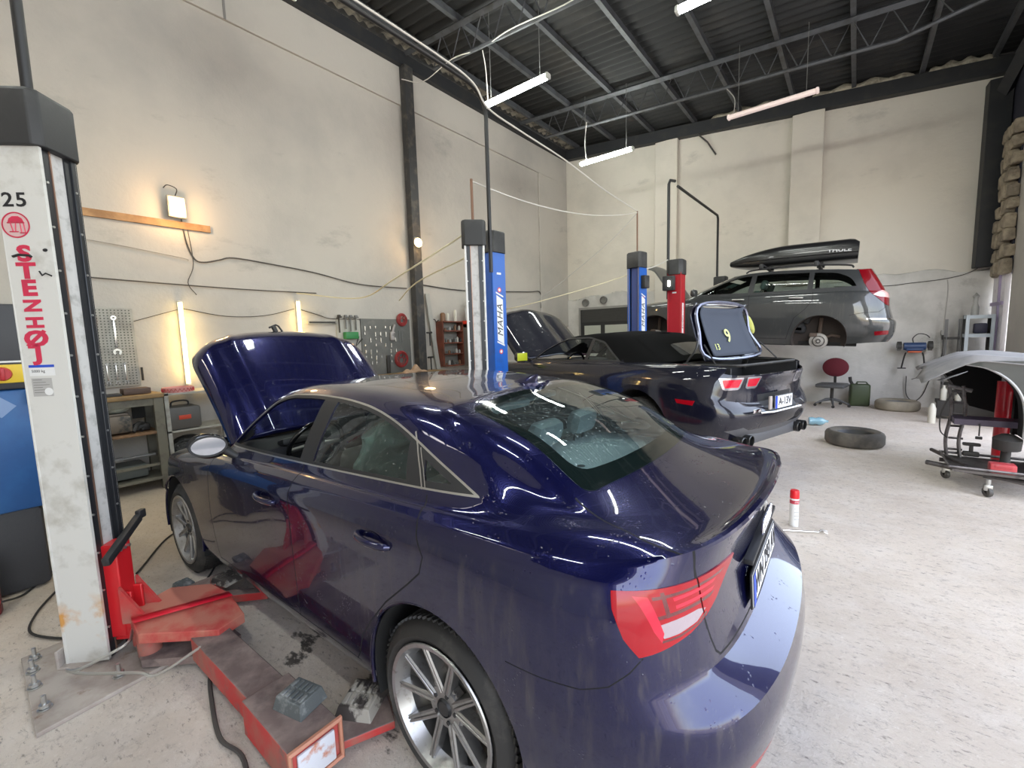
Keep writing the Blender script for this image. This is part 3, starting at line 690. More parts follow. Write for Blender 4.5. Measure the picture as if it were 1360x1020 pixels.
# panes: front door, rear door, quarter
def clip_x(poly, x0a, x0b, x1a, x1b):
    """keep the piece of poly between two slanted lines: x at z=1.0 and at z=1.4"""
    def xl(xa, xb, z): return xa + (xb - xa) * (z - 1.0) / .4
    def cl(pl, xa, xb, s):
        o = []
        for i in range(len(pl)):
            p, q = pl[i], pl[(i + 1) % len(pl)]; dp = s * (p[0] - xl(xa, xb, p[1])); dq = s * (q[0] - xl(xa, xb, q[1]))
            if dp >= 0: o.append(p)
            if (dp >= 0) != (dq >= 0): t = dp / (dp - dq); o.append((p[0] + (q[0] - p[0]) * t, p[1] + (q[1] - p[1]) * t))
        return o
    return cl(cl(poly, x0a, x0b, 1), x1a, x1b, -1)
pane_f = clip_x(win_rub, 1.035, .985, 2.5, 2.5)
pane_r = clip_x(win_rub, .215, .335, .915, .865)
pane_q = clip_x(inset_poly(side_win, .030), -1, -1, .12, .235)
top_rw = round_poly([(-.475, -.30), (-.492, 0), (-.475, .30), (-.428, .555), (.12, .522), (.128, .3), (.113, 0), (.128, -.3), (.12, -.522), (-.428, -.555)], [.1, .3, .1, .05, .04, .1, .3, .1, .04, .05], 5)
rw_in = round_poly([(-.405, -.30), (-.422, 0), (-.405, .30), (-.362, .50), (.07, .478), (.085, .3), (.072, 0), (.085, -.3), (.07, -.478), (-.362, -.50)], [.1, .3, .1, .07, .05, .1, .3, .1, .05, .07], 5)
topf = lambda f: f.calc_center_median().z > .98 and f.normal.z > .2 and f.calc_center_median().x < .6
door_r = [(.115, 1.062), (.10, 1.02), (.06, .95), (.02, .90), (.035, .84), (.10, .78), (.24, .66), (.35, .54), (.43, .44), (.47, .34), (.50, .30)]
door_seams = [(door_r, L1), ([(.975, 1.05), (.965, .8), (.965, .5), (.985, .30)], L1), ([(1.96, .965), (1.99, .85), (2.02, .6), (1.98, .3)], L1), ([(.47, .305), (.985, .305), (1.98, .305)], L1)]
trunk_top = [(-.40, .60), (-.52, .635), (-.66, .66), (-.76, .66), (-.815, .648), (-.865, .632)]
rear_p = lambda f: f.normal.x < -.25 and f.calc_center_median().x < -.5
lid_rear = [(.633, 1.045), (.628, .99), (.618, .94), (.60, .86), (.575, .77), (.558, .725), (.535, .705), (.45, .698), (.2, .694), (0, .692)]
# tail light outline in a rear/side mix: cut by the side projection for the wing piece and the rear projection for the lid piece
tl_side = round_poly([(-.88, .985), (-.72, .985), (-.60, .975), (-.575, .955), (-.60, .86), (-.64, .815), (-.72, .80), (-.88, .80)], [0, 0, .02, .02, .03, .03, 0, 0], 4)
tl_rear = round_poly([(.40, .955), (.62, .957), (.72, .96), (.83, .962), (.83, .80), (.745, .812), (.66, .822), (.58, .842), (.52, .865), (.42, .93)], [.01, 0, 0, 0, 0, 0, 0, .02, .02, .02], 4)
lamp_p = lambda s: (lambda f: f.calc_center_median().y * s > .38 and f.calc_center_median().x < -.55)
specs = []
for s, pr in ((1, L1), (-1, R1)):
    specs += [('arch', 'side', arch_r, pr), ('arch', 'side', arch_f, pr)]
    specs += [('surround%d' % s, 'side', strip([(.148, 1.074), (.185, 1.14), (.235, 1.215), (.275, 1.26)], .006), pr), ('surround%d' % s, 'side', strip([(.130, 1.074), (.167, 1.14), (.215, 1.21)], .004), pr)]
    specs += [('pane_f%d' % s, 'side', pane_f, pr), ('pane_r%d' % s, 'side', pane_r, pr), ('pane_q%d' % s, 'side', pane_q, pr), ('rub%d' % s, 'side', win_in, pr), ('surround%d' % s, 'side', side_win, pr)]
specs += [('rw', 'top', rw_in, topf), ('frit', 'top', top_rw, topf)]
for s in (1, -1):
    lp = lamp_p(s); tr = [(y * s, z) for y, z in tl_rear]
    rp = (lambda s: (lambda f: f.calc_center_median().y * s > .38 and f.calc_center_median().x < -.585 and f.normal.z < .75 and inside(tl_side if False else [(-1.2, .78), (-.70, .79), (-.655, .85), (-.625, .92), (-.615, .97), (-1.2, 1.2)], f.calc_center_median().x, f.calc_center_median().z)))(s)
    specs += [('lampcut', 'side', strip([(-.70, .79), (-.655, .85), (-.625, .92), (-.615, .97)], .002), lp)]
    # inner details
    cl = [(y * s, z) for y, z in [(.745, .838), (.70, .836), (.63, .842), (.585, .862), (.62, .872), (.72, .874), (.752, .873)]]
    b1 = [(y * s, z) for y, z in [(.75, .886), (.56, .883), (.53, .892), (.75, .895)]]
    b2_ = [(y * s, z) for y, z in [(.752, .935), (.50, .930), (.47, .937), (.752, .943)]]
    gapl = strip([(.628 * s, .99), (.612 * s, .94), (.60 * s, .87), (.586 * s, .80)], .006)
    q_ = lambda pts: [(y * s, z) for y, z in pts]
    specs += [('lamp_dark', 'rear', q_([(.722, .95), (.732, .95), (.728, .885), (.716, .885)]), rp), ('lamp_hot', 'rear', q_([(.700, .921), (.54, .918), (.52, .926), (.702, .930)]), rp), ('lamp_hot', 'rear', q_([(.697, .900), (.55, .897), (.53, .905), (.698, .909)]), rp), ('lamp_hot', 'rear', q_([(.760, .945), (.785, .950), (.765, .86), (.752, .83), (.742, .85)]), rp), ('lamp_dark', 'rear', q_([(.75, .828), (.70, .826), (.62, .833), (.58, .846), (.585, .853), (.63, .838), (.70, .832), (.75, .834)]), rp)]
    specs += [('seam', 'rear', gapl, rp), ('lamp_clear', 'rear', cl, rp), ('lamp_dark', 'rear', b1, rp), ('lamp_dark', 'rear', b2_, rp), ('lamp%d' % s, 'rear', tr, rp)]
for pts, pr in door_seams: specs.append(('seam', 'side', strip(pts, .006), pr)); specs.append(('seam', 'side', strip(pts, .006), R1))
for s in (1, -1):
    specs.append(('seam', 'top', strip([(x, y * s) for x, y in trunk_top], .006), lambda f: f.calc_center_median().z > .99 and f.normal.z > .3))
    specs.append(('seam', 'rear', strip([(y * s, z) for y, z in lid_rear], .007), rear_p))
# bumper joint, fuel flap, number plate niche, reflectors
specs.append(('seam', 'side', strip([(-.70, .80), (-.675, .765), (-.63, .725), (-.56, .70), (-.45, .692), (-.33, .69)], .0035), L1))
refl = lambda s: (lambda f: f.calc_center_median().y * s > .3 and f.calc_center_median().x < -.7 and f.normal.x < 0)
for s in (1, -1): specs.append(('reflector', 'rear', [(y * s, z) for y, z in ((.42, .405), (.74, .425), (.77, .47), (.43, .432))], refl(s)))
# doors and boot lid and bumper regions become parts of their own
door_rear_poly = [(x, z) for x, z in door_r][:-1] + [(.50, .305), (.985, .305), (.965, .5), (.965, .8), (.975, 1.056), (.16, 1.066)]
door_front_poly = [(.985, .305), (1.98, .305), (2.02, .6), (1.99, .85), (1.96, .965), (1.92, 1.005), (1.55, 1.03), (.975, 1.056), (.965, .8), (.965, .5)]
for s, pr in ((1, L1), (-1, R1)): specs += [('door_rear%d' % s, 'side', door_rear_poly, pr), ('door_front%d' % s, 'side', door_front_poly, pr)]
lid_poly = [(-.99, -.655), (-.86, -.652), (-.78, -.662), (-.66, -.657), (-.52, -.632), (-.40, -.597), (-.44, -.4), (-.45, 0), (-.44, .4), (-.40, .597), (-.52, .632), (-.66, .657), (-.78, .662), (-.86, .652), (-.99, .655)]
specs.append(('lid', 'top', lid_poly, lambda f: f.calc_center_median().z > 1.0 and f.normal.z > .3 and f.calc_center_median().x < -.3))
lr = [(y, z) for y, z in lid_rear]; specs.append(('lid', 'rear', [(-y, z) for y, z in lr[:-1]] + lr[::-1], rear_p))
specs.append(('bumper', 'side', [(-1.1, .1), (-.335, .1), (-.345, .55), (-.33, .69), (-.45, .692), (-.56, .70), (-.63, .725), (-.675, .765), (-.70, .80), (-1.1, .81)], lambda f: f.calc_center_median().x < -.3))
keys = carve(bm, specs)
for f in bm.faces:
    if keys.get(f.index, '') in ('lamp1', 'lamp-1', 'lamp_dark', 'lamp_clear', 'lamp_hot'):
        c = f.calc_center_median(); ylim = .586 + (c.z - .80) * .24
        if c.y < 0 and keys[f.index] != 'lamp-1': keys[f.index] = 'lamp-1'
        if abs(c.y) < ylim: keys[f.index] = keys[f.index] + '_lid'
bm.verts.index_update()
inner = [paint_blue, interior_dark]
AUparts = {}
AUparts['body'] = extract(bm, keys, {'body', 'seam', 'lampcut', 'surround1', 'surround-1', 'rub1', 'rub-1'}, 'body', [paint_blue, shut, trim_satin, black_plastic, interior_dark], AU,
    {'seam': 1, 'surround1': 2, 'surround-1': 2, 'rub1': 3, 'rub-1': 3}, thick=.012, rim_mat=None, sharp=42)
extract(bm, keys, {'bumper', 'reflector'}, 'rear_bumper', [paint_blue, red_lens], AU, {'reflector': 1}, thick=.01)
extract(bm, keys, {'lid'}, 'boot_lid', [paint_blue], AU, thick=.01)
for s in (1, -1):
    for nm in ('rear', 'front'):
        d = extract(bm, keys, {'door_%s%d' % (nm, s)}, 'door', [paint_blue, interior_dark], AU, thick=.022, rim_mat=1); AUparts[nm, s] = d
    extract(bm, keys, {'pane_f%d' % s} if s < 0 else set(), 'side_window', [glass_side], AUparts['front', s])if s < 0 else None
    extract(bm, keys, {'pane_r%d' % s}, 'side_window', [glass_side], AUparts['rear', s], offset=-.004)
    extract(bm, keys, {'pane_q%d' % s}, 'quarter_window', [glass_side], AU, offset=-.003)
    extract(bm, keys, {'lamp%d_lid' % s, 'lamp_dark_lid', 'lamp_clear_lid', 'lamp_hot_lid'} if s > 0 else {'lamp%d_lid' % s}, 'tail_light', [red_lens, red_dark, clear_lens, red_hot], AU, {'lamp_dark_lid': 1, 'lamp_clear_lid': 2, 'lamp_hot_lid': 3}, thick=.01, offset=.003)
    tlm = extract(bm, keys, {'lamp%d' % s, 'lamp_dark', 'lamp_clear', 'lamp_hot'} if s > 0 else {'lamp%d' % s}, 'tail_light', [red_lens, red_dark, clear_lens, red_hot], AU, {'lamp_dark': 1, 'lamp_clear': 2, 'lamp_hot': 3}, thick=.01, offset=.003)
rw = extract(bm, keys, {'rw', 'frit'}, 'rear_window', [glass_rear, frit], AU, {'frit': 1}, offset=.001)
bm.free()
# windscreen is the patch in front: rebuild it as glass
gw = [[G[i][j] for j in range(9 * KV, 15 * KV + 1)] for i in range(len(G)) if 9 <= par[i] <= 11 + 1e-6]
# windscreen
m = MB(); g = [i for i in range(len(G)) if 9.05 <= par[i] <= 10.93]
for s in (1, -1):
    V = [(G[i][j].x, max(G[i][j].y, 0) * s, G[i][j].z) for i in g for j in range(9 * KV + 1, 15 * KV + 1)]; w_ = 6 * KV
    m.add(V, [(a * w_ + b, a * w_ + b + 1, (a + 1) * w_ + b + 1, (a + 1) * w_ + b) for a in range(len(g) - 1) for b in range(w_ - 1)], 0, True)
# body() kept the patch as paint, so the skin there is removed and the pane set in its place
def cut_patch(o, test):
    b = bmesh.new(); b.from_mesh(o.data); bmesh.ops.delete(b, geom=[f for f in b.faces if test(f.calc_center_median())], context='FACES'); b.to_mesh(o.data); b.free()
def in_wind(c):
    if c.z < .985 or c.z > 1.40: return False
    t = (c.z - 1.0) / .375; hw = .715 + (.525 - .715) * t
    return abs(c.y) < hw and c.x > 2.20 + (1.59 - 2.20) * t - .13
cut_patch(AUparts['body'], in_wind)
m.build('windscreen', glass('glass_wind', (.75, .82, .8), 1.45), AU, fix=False)
# wheel wells, sill underside and floor pan
for x in (0, 2.637):
    for s in (1, -1):
        m = MB(); m.lathe([(.372, .66 * s), (.372, .872 * s), (.366, .872 * s), (.366, .64 * s), (.0, .58 * s)], (x, 0, .345), (0, 1, 0), 40, a0=-.35, a1=pi + .35)
        m.build('wheel_arch_liner', well_dark, AU)
m = MB(); m.bb(-.75, 3.2, -.60, .60, .17, .2); m.bb(.40, 2.24, -.80, .80, .17, .2); m.bb(.42, 2.2, -.55, .55, .2, .3); m.build('floor_pan', well_dark, AU)
# wheels
wheel(AU, (0, .768, .323), .323, .23, .245, 'y', 1, rot0=.30)
wheel(AU, (2.637, .768, .323), .323, .23, .245, 'y', 1, rot0=1.1)
wheel(AU, (0, -.768, .323), .323, .23, .245, 'y', -1, rot0=.5)
wheel(AU, (2.637, -.768, .323), .323, .23, .245, 'y', -1, rot0=.2)
# arch lips
for x in (0, 2.637):
    for s in (1, -1):
        pts = [(x + .378 * cos(a), (.892 if x == 0 else .888) * s - (.012 * s if abs(cos(a)) > .8 else 0), .345 + .378 * sin(a)) for a in [radians(-12 + 204 * i / 40) for i in range(41)]]
        MB().tube(pts, .008, 8).build('arch_lip', paint_blue, AU)
# bonnet, propped open
HB = empty('bonnet', (2.10, 0, .985), parent=AU); HB.rotation_euler = (0, -radians(47.5), 0)
def hood(u, v, o=0):
    L_ = 1.10; x = L_ * u; w = .70 + .02 * u - .10 * max(0, (u - .72) / .28) ** 2
    y = w * (2 * v - 1); k = abs(2 * v - 1)
    z = .035 * (1 - k ** 2) + .02 * sin(pi * min(u * 1.2, 1)) - .12 * max(0, (u - .80) / .2) ** 2 - .10 * max(0, (k - .80) / .2) ** 2 * (.5 + .5 * u)
    z += .012 * math.exp(-((k - .62) / .05) ** 2)
    x -= .13 * k ** 3 * u
    return (x, y, z + o)
m = MB(); m.grid(lambda u, v: hood(u, v), 30, 44); m.build('outer_panel', paint_blue, HB, solid=.006, sharp=60)
m = MB(); m.grid(lambda u, v: hood(.03 + .90 * u, .06 + .88 * v, -.07), 12, 16)
m.build('inner_panel', interior_dark, HB, solid=.008)
m = MB(); m.tube([(1.055, -.06, -.09), (1.13, -.02, -.05), (1.14, .0, -.045), (1.12, .06, -.06)], .008, 8); m.rbox((1.10, .02, -.06), (.07, .035, .03), .008); m.build('bonnet_catch', black_plastic, HB)
m = MB(); m.cyl((2.75, -.55, .83), (2.62, -.56, 1.50), .007, 8); m.build('bonnet_prop', black_plastic, AU)
# engine bay: tray, engine block, battery, brace
m = MB(); m.bb(2.2, 3.3, -.66, .66, .3, .34); m.bb(3.28, 3.32, -.62, .62, .3, .74); m.bb(2.18, 2.22, -.7, .7, .3, .97); m.build('engine_bay_tray', well_dark, AU)
m = MB(); m.rbox((2.75, -.05, .62), (.6, .62, .5), .05); m.rbox((2.8, .0, .86), (.42, .5, .06), .03); m.build('engine', black_plastic, AU)
m = MB(); m.rbox((2.55, .5, .7), (.28, .2, .24), .02); m.build('battery', black_plastic, AU)
# shark fin aerial
m = MB(); prof = [(-.10, 0, 0), (-.085, .062, .0), (-.07, .07, .0), (.02, .025, 0), (.09, 0, 0)]
def fin(u, v):
    a = u * 2 * pi; x = .085 * cos(a); y = .027 * sin(a) * (1 - .3 * (x / .085)); h = v
    top = .062 * max(0, 1 - (x + .085) / .17) ** .8
    k = 1 - h ** 2 * .93
    return (.235 + x - h * .01, y * k, roofz(.235 + x) - .022 + h * (.012 + top))
m.grid(fin, 28, 10); m.build('aerial_fin', paint_blue, AU)
# mirrors
for s in (1, -1):
    mr_ = empty('door_mirror', (1.80, .93 * s, 1.055), -.30 * s, parent=AU)
    def cap_(u, v):
        a = 2 * pi * u; p = pi * v; x = .075 * cos(p) ; y = .100 * sin(p) ** .8 * cos(a); z = .074 * sin(p) ** .8 * sin(a)
        if x < 0: x *= .2
        return (x, y * 1. * s, z + .012 * y / .1)
    MB().grid(cap_, 24, 16).build('mirror_shell', paint_blue if False else black_gloss, mr_)
    m = MB(); m.lathe([(0, 0), (.078, 0), (.084, .008)], (-.024, 0, .003), (-1, 0, 0), 24); o_ = m.build('mirror_glass', P('mirror_glass', (.34, .36, .38), .04, metal=1), mr_); 
    for v in o_.data.vertices: v.co.y *= 1.12; v.co.z *= .68
    m = MB(); m.tube([(0, -.07 * s, -.03), (.0, -.12 * s, -.075), (.0, -.16 * s, -.10)], [.028, .022, .03], 10); m.build('mirror_arm', black_plastic, mr_)
    m = MB(); m.tube([(-.026, .088 * s * cos(a), .057 * sin(a) + .003) for a in [2 * pi * i / 24 for i in range(24)]], .006, 6, closed=True); m.build('mirror_rim', black_plastic, mr_)
# door handles: dark pocket, bar
for nm, x, z in (('rear', .30, .885), ('front', 1.195, .862)):
    for s in (1, -1):
        p = AUparts[nm, s]; y = .893
        m = MB(); m.lathe([(0, 0), (.9, 0), (1, .12)], (0, 0, 0), (0, 1, 0), 28); o_ = m.build('handle_pocket', shut, p)
        for v in o_.data.vertices: v.co = Vector((x - .0 + v.co.x * .060, (y - .001 + v.co.y * .02) * s, z + v.co.z * .032))
        m = MB(); pts = cat_curve([(x - .098, (y - .002) * s, z - .004), (x - .075, (y + .02) * s, z), (x, (y + .032) * s, z + .003), (x + .075, (y + .02) * s, z + .004), (x + .098, (y - .002) * s, z + .004)], 5)
        m.tube(pts, [.012] * 3 + [.0135] * (len(pts) - 6) + [.012] * 3, 10); o_ = m.build('door_handle', paint_blue, p)
        m = MB(); m.tube([(q[0], q[1] + .002 * s, q[2] - .0125) for q in [tuple(k) for k in pts[3:-3]]], .0028, 6); m.build('handle_trim', chrome, o_)
# chrome line under and over the side glass
# number plate, rings and lettering on the boot lid
pl = empty('number_plate', (-.864, 0, .765), parent=AU); pl.rotation_euler = (0, radians(3), 0)
def plate(parent, w, h, txt, col=ink, blue=True, size=.09, mirror_x=-1):
    """plate in the local x=0 plane facing -x; y positive is its left as seen from behind"""
    m = MB(); m.rbox((0, 0, 0), (.006, w + .012, h + .012), .002); m.build('plate_holder', black_plastic, parent)
    m = MB(); m.rbox((-.005, 0, 0), (.004, w, h), .0015); m.build('plate_face', plate_white, parent)
    if blue: m = MB(); m.bb(-.0085, -.0068, w / 2 - .045, w / 2 - .003, -h / 2 + .003, h / 2 - .003); m.build('plate_band', plate_blue, parent)
    text_obj('plate_number', txt, size, col, place((-.0078, -.02 if blue else 0, 0), (0, -1, 0), (0, 0, 1)), parent, .0008, 1.0, xs=.95, bold=.002)
    m = MB()
    for (a, b, c, d) in ((-w / 2, w / 2, h / 2 - .004, h / 2), (-w / 2, w / 2, -h / 2, -h / 2 + .004), (-w / 2, -w / 2 + .004, -h / 2, h / 2), (w / 2 - .004, w / 2, -h / 2, h / 2)): m.bb(-.0082, -.0068, a, b, c, d)
    m.build('plate_border', ink, parent)
plate(pl, .52, .11, 'WN 293 AV', size=.10)
rg = MB()
for k in range(4): rg.tube([(-.872 - .003 * sin(2 * pi * i / 28), (k - 1.5) * .047 + .031 * cos(2 * pi * i / 28), .925 + .031 * sin(2 * pi * i / 28)) for i in range(28)], .005, 6, closed=True)
rg.build('badge_rings', chrome, AU)
# boot lip edge trim under the plate: grip strip with lights
MB().rbox((-.855, 0, .872), (.03, .56, .018), .004).build('boot_grip', black_plastic, AU)
# ------------------------------------------------------------------ cabin
m = MB(); m.rbox((-.05, 0, 1.02), (.75, 1.22, .03), .012); m.build('parcel_shelf', P('parcel_shelf', (.42, .48, .48), .9), AU)
m = MB(); m.lathe([(0, 0), (.018, .001), (.02, 0)], (-.15, .10, 1.036), (0, 0, 1), 20); m.build('shelf_knob', black_plastic, AU)
m = MB(); m.rbox((.28, 0, .72), (.16, 1.24, .66), .06, (0, -.35, 0)); m.rbox((.62, 0, .47), (.52, 1.26, .18), .06); bk = m.build('rear_bench', interior_grey, AU)
for y in (.40, .02, -.36):
    m = MB(); m.rbox((.09, y, 1.145), (.10, .235, .135), .045, (0, -.25, 0)); h_ = m.build('headrest', P('headrest_grey', (.42, .50, .52), .6), bk)
    m = MB(); m.cyl((.12, y - .05, 1.0), (.105, y - .05, 1.12), .007, 8); m.cyl((.12, y + .05, 1.0), (.105, y + .05, 1.12), .007, 8); m.build('headrest_post', black_plastic, h_)
sL = seat(AU, 1.32, .37, zb=.33); sR = seat(AU, 1.32, -.37, zb=.33)
# grab bar like grey grab strap seen through the rear window: third brake light housing
m = MB(); m.rbox((.17, .0, 1.325), (.09, .30, .03), .01); m.build('high_brake_light', P('headrest_grey', (.1, .115, .12), .6), AU)
m = MB(); m.rbox((.12, .30, 1.315), (.05, .36, .035), .014, (0, 0, .05)); m.cyl((.13, .36, 1.30), (.16, .37, 1.12), .009, 8); m.build('sun_blind_bar', P('blind_grey', (.5, .6, .6), .6), AU)
m = MB(); m.rbox((1.98, 0, .90), (.42, 1.36, .16), .06); m.rbox((1.86, 0, .74), (.22, 1.30, .22), .05); m.rbox((1.55, 0, .52), (.6, .22, .28), .05); db = m.build('dashboard', interior_dark, AU)
m = MB(); m.rbox((1.80, .37, .985), (.10, .34, .05), .02, (0, .3, 0)); m.rbox((1.82, .0, 1.02), (.02, .22, .12), .008, (0, .2, 0)); m.build('instrument_hood', black_plastic, db)
for y in (.62, .17, -.17): MB().tube([(1.765, y + .036 * cos(a), .90 + .036 * sin(a)) for a in [2 * pi * i / 20 for i in range(20)]], .006, 6, closed=True).build('air_vent', chrome, db)
sw = empty('steering_wheel', (1.66, .37, .955), parent=AU); sw.rotation_euler = (0, radians(-24), 0)
m = MB(); m.tube([(0, .18 * cos(a), .18 * sin(a)) for a in [2 * pi * i / 32 for i in range(32)]], .015, 10, closed=True); m.build('wheel_rim', black_gloss, sw)
m = MB(); m.rbox((0.02, 0, 0), (.05, .13, .11), .03)
for a in (0, pi, -pi / 2): m.tube([(.02, .04 * cos(a), .04 * sin(a)), (0, .17 * cos(a), .17 * sin(a))], .014, 8)
m.build('wheel_spokes', trim_satin, sw)
# door inner cards
for s in (1, -1):
    for nm, x0, x1 in (('rear', .34, .95), ('front', 1.01, 1.92)):
        m = MB(); m.rbox(((x0 + x1) / 2, .79 * s, .70), (x1 - x0, .05, .56), .02); m.rbox(((x0 + x1) / 2, .755 * s, .78), (x1 - x0 - .1, .06, .07), .02); m.build('door_card', interior_dark, AUparts[nm, s])
# headlining
m = MB(); m.grid(lambda u, v: (.22 + 1.33 * u, .56 * (2 * v - 1), 1.335 + .03 * sin(pi * u) + .012 * (1 - (2 * v - 1) ** 2)), 10, 8); m.build('headlining', headliner, AU, solid=.01)
m = MB(); m.rbox((1.60, 0, 1.285), (.03, .23, .07), .012, (0, .15, 0)); m.cyl((1.6, 0, 1.3), (1.62, 0, 1.36), .012, 8); m.build('inside_mirror', black_plastic, AU)
# protective plastic film over the driver's seat: a crumpled bag, top level
film_m, nt_, o_n = new_mat('plastic_film'); t_ = nt_.nodes.new('ShaderNodeBsdfTransparent'); t_.inputs[0].default_value = (.75, .92, .93, 1); d_ = nt_.nodes.new('ShaderNodeBsdfPrincipled'); d_.inputs['Base Color'].default_value = (.62, .86, .88, 1); d_.inputs['Roughness'].default_value = .25
x_ = nt_.nodes.new('ShaderNodeMixShader'); x_.inputs[0].default_value = .62; nt_.links.new(t_.outputs[0], x_.inputs[1]); nt_.links.new(d_.outputs[0], x_.inputs[2]); nt_.links.new(x_.outputs[0], o_n.inputs[0])
rnd = random.Random(3); from mathutils import noise as mnoise
def film(u, v):
    a = 2 * pi * u; hgt = v
    w = .285 * (1 - .25 * hgt ** 2); d = .17 * (1 - .2 * hgt); 
    p = Vector((.93 + .02 - .30 * 0 - hgt * .26 + d * cos(a), .37 + w * sin(a), .55 + hgt * .72))
    if v > .85: k = (v - .85) / .15; p = p.lerp(Vector((.93 - .26, .37, 1.29)), k * .9)
    n = mnoise.noise_vector(p * 9) * .035 + mnoise.noise_vector(p * 23) * .014
    return p + n
m = MB(); m.grid(film, 56, 40); m.build('seat_film', film_m, sL, fix=False, label='crumpled bluish clear plastic film')
bpy.context.view_layer.update(); sL.children[-1]
for c_ in sL.children:
    if c_.name.startswith('seat_film'): c_.location = (-1.32, -.37, -.33)
# ------------------------------------------------------------------ two-post lifts
post_white = P('lift_cream_paint', (.60, .59, .55), .5, var=((.40, .38, .33), 6, .52, .72), bump=(25, .15, .003), dirt=((.30, .16, .05), 3.2, .70, .80, (1, 1, .6)))
post_white2 = P('lift_cream_clean', (.66, .65, .62), .45, var=((.42, .41, .38), 6, .55, .75))
rail_black = P('rail_black', (.03, .032, .036), .35, metal=.4)
rail_grey = P('rail_steel', (.20, .21, .23), .35, metal=.7)
band_cream = P('belt_cream', (.52, .51, .49), .7, var=((.28, .27, .25), 12, .5, .7))
cap_black = P('cap_black', (.028, .028, .028), .6, bump=(60, .2, .002), var=((.07, .07, .068), 3, .5, .8))
lift_blue = P('lift_blue', (.008, .10, .44), .4, var=((.02, .06, .22), 4, .55, .8))
lift_blue2 = P('lift_blue_inner', (.045, .075, .24), .45)
lift_red = P('lift_red', (.42, .01, .018), .4, var=((.25, .01, .014), 5, .55, .8))
arm_red = P('arm_red_dusty', (.50, .035, .035), .6, var=((.36, .13, .10), 4.5, .42, .62), dirt=((.17, .135, .12), 6, .56, .70, (1, 1, 1)), bump=(40, .2, .002))
arm_dirty = P('arm_top_grime', (.17, .12, .11), .7, var=((.32, .25, .22), 7, .4, .7), dirt=((.08, .06, .06), 4, .5, .75, (1, 1, 1)), bump=(50, .4, .003))
paint_red = P('letter_red', (.56, .025, .07), .45, var=((.45, .03, .07), 20, .5, .8))
rubber_pad = P('rubber_pad_grey', (.10, .11, .11), .8, var=((.3, .31, .30), 16, .5, .68), bump=(60, .5, .004))
steel_base = P('base_plate_rusty', (.42, .375, .335), .75, var=((.28, .23, .20), 5, .42, .66), bump=(30, .4, .004), dirt=((.16, .08, .04), 9, .62, .75, (1, 1, 1)))
steel_bright = P('steel_bright', (.55, .55, .53), .35, metal=.9)
label_grey = P('label_grey', (.40, .39, .37), .6)
label_white = P('label_white', (.72, .72, .70), .5)
sticker_red = P('sticker_red', (.62, .06, .07), .5)
sticker_pink = P('sticker_pink', (.60, .42, .40), .6)

def post(c, phi, H, w, body_m, label, kind, base=True):
    """column whose open channel looks along local +x"""
    p = empty('lift_post', (c[0], c[1], 0), radians(phi), label, 'car lift post'); h = w / 2; t = .014
    z0 = .03; zt = H - .22
    m = MB(); m.bb(-h, -h + t, -h, h, z0, zt); m.bb(-h, h, -h, -h + t, z0, zt); m.bb(-h, h, h - t, h, z0, zt); lip = .02 if kind == 'sten' else w * .17
    m.bb(h - t, h, -h, -h + lip, z0, zt)
    blk = 'number 25' in label
    if not blk: m.bb(h - t, h, h - lip, h, z0, zt)
    m.build('column', body_m, p, bevel=.006)
    if blk: MB().bb(h - t, h, h - lip - .012, h + .001, z0, zt).build('column_edge', rail_black, p, bevel=.003)
    # cap: chamfered box
    hc = h + .022; q = hc * .42; m = MB()
    ring = [(-hc, -hc + q), (-hc + q, -hc), (hc - q * .6, -hc), (hc, -hc + q * .6), (hc, hc - q * .6), (hc - q * .6, hc), (-hc + q, hc), (-hc, hc - q)]
    k = .90; vs = [(x, y, H - .25) for x, y in ring] + [(x, y, H - .23) for x, y in ring] + [(x, y, H - .02) for x, y in ring] + [(x * k, y * k, H) for x, y in ring]; n = 8
    m.add(vs, [(a * n + i, a * n + (i + 1) % n, (a + 1) * n + (i + 1) % n, (a + 1) * n + i) for a in range(3) for i in range(n)] + [tuple(range(n - 1, -1, -1)), tuple(range(3 * n, 4 * n))])
    m.build('cap', cap_black, p, bevel=.006)
    if kind == 'sten':
        # rubber dust belts and inner strip seen through the channel
        m = MB(); m.bb(h - .02, h - .008, -h + lip, -h * .36, z0, zt); m.bb(h - .02, h - .008, h * .40, h - lip, z0, zt); m.build('rail', rail_black, p); m = MB(); m.bb(h - .018, h - .004, -h * .42, -h * .36, z0, zt); m.build('rail_edge', P('rail_copper', (.30, .18, .13), .3, metal=.6), p)
        m = MB(); m.bb(h - .024, h - .016, -h * .36, h * .40, z0 + .4, zt - .03); m.build('belt', band_cream, p)
        m = MB(); m.bb(h - .050, h - .046, -h + .01, h - .01, z0, zt); m.build('rail_back', P('rail_brown', (.10, .065, .05), .5), p)
        for s in (-1, 1):
            m = MB()
            for i in range(12): m.cyl((h - .012, s * (h - lip - .004), .2 + i * .2), (h + .004, s * (h - lip - .004), .2 + i * .2), .0055, 8)
            m.build('screw_row', steel_bright, p)
    elif kind == 'blue':
        m = MB(); m.bb(h - .06, h - .03, -h * .5, h * .5, z0, zt - .02); m.build('belt', lift_blue2, p)
        m = MB(); m.bb(h - .07, h - .06, -h + t, h - t, z0, zt); m.build('rail', rail_black, p)
        for s in (-1, 1): MB().bb(h - .02, h + .002, s * (h - .022) - .006, s * (h - .022) + .006, z0, zt).build('edge_strip', P('strip_brownish', (.25, .21, .20), .5), p)
    elif kind == 'red':
        m = MB(); m.bb(h - .06, h - .03, -h + t, h - t, z0, zt); m.build('rail', rail_black, p)
    if base:
        m = MB(); m.bb(-.20, .20, -.20, .20, 0, .022); m.build('foot_plate', steel_base, p, bevel=.004)
    return p
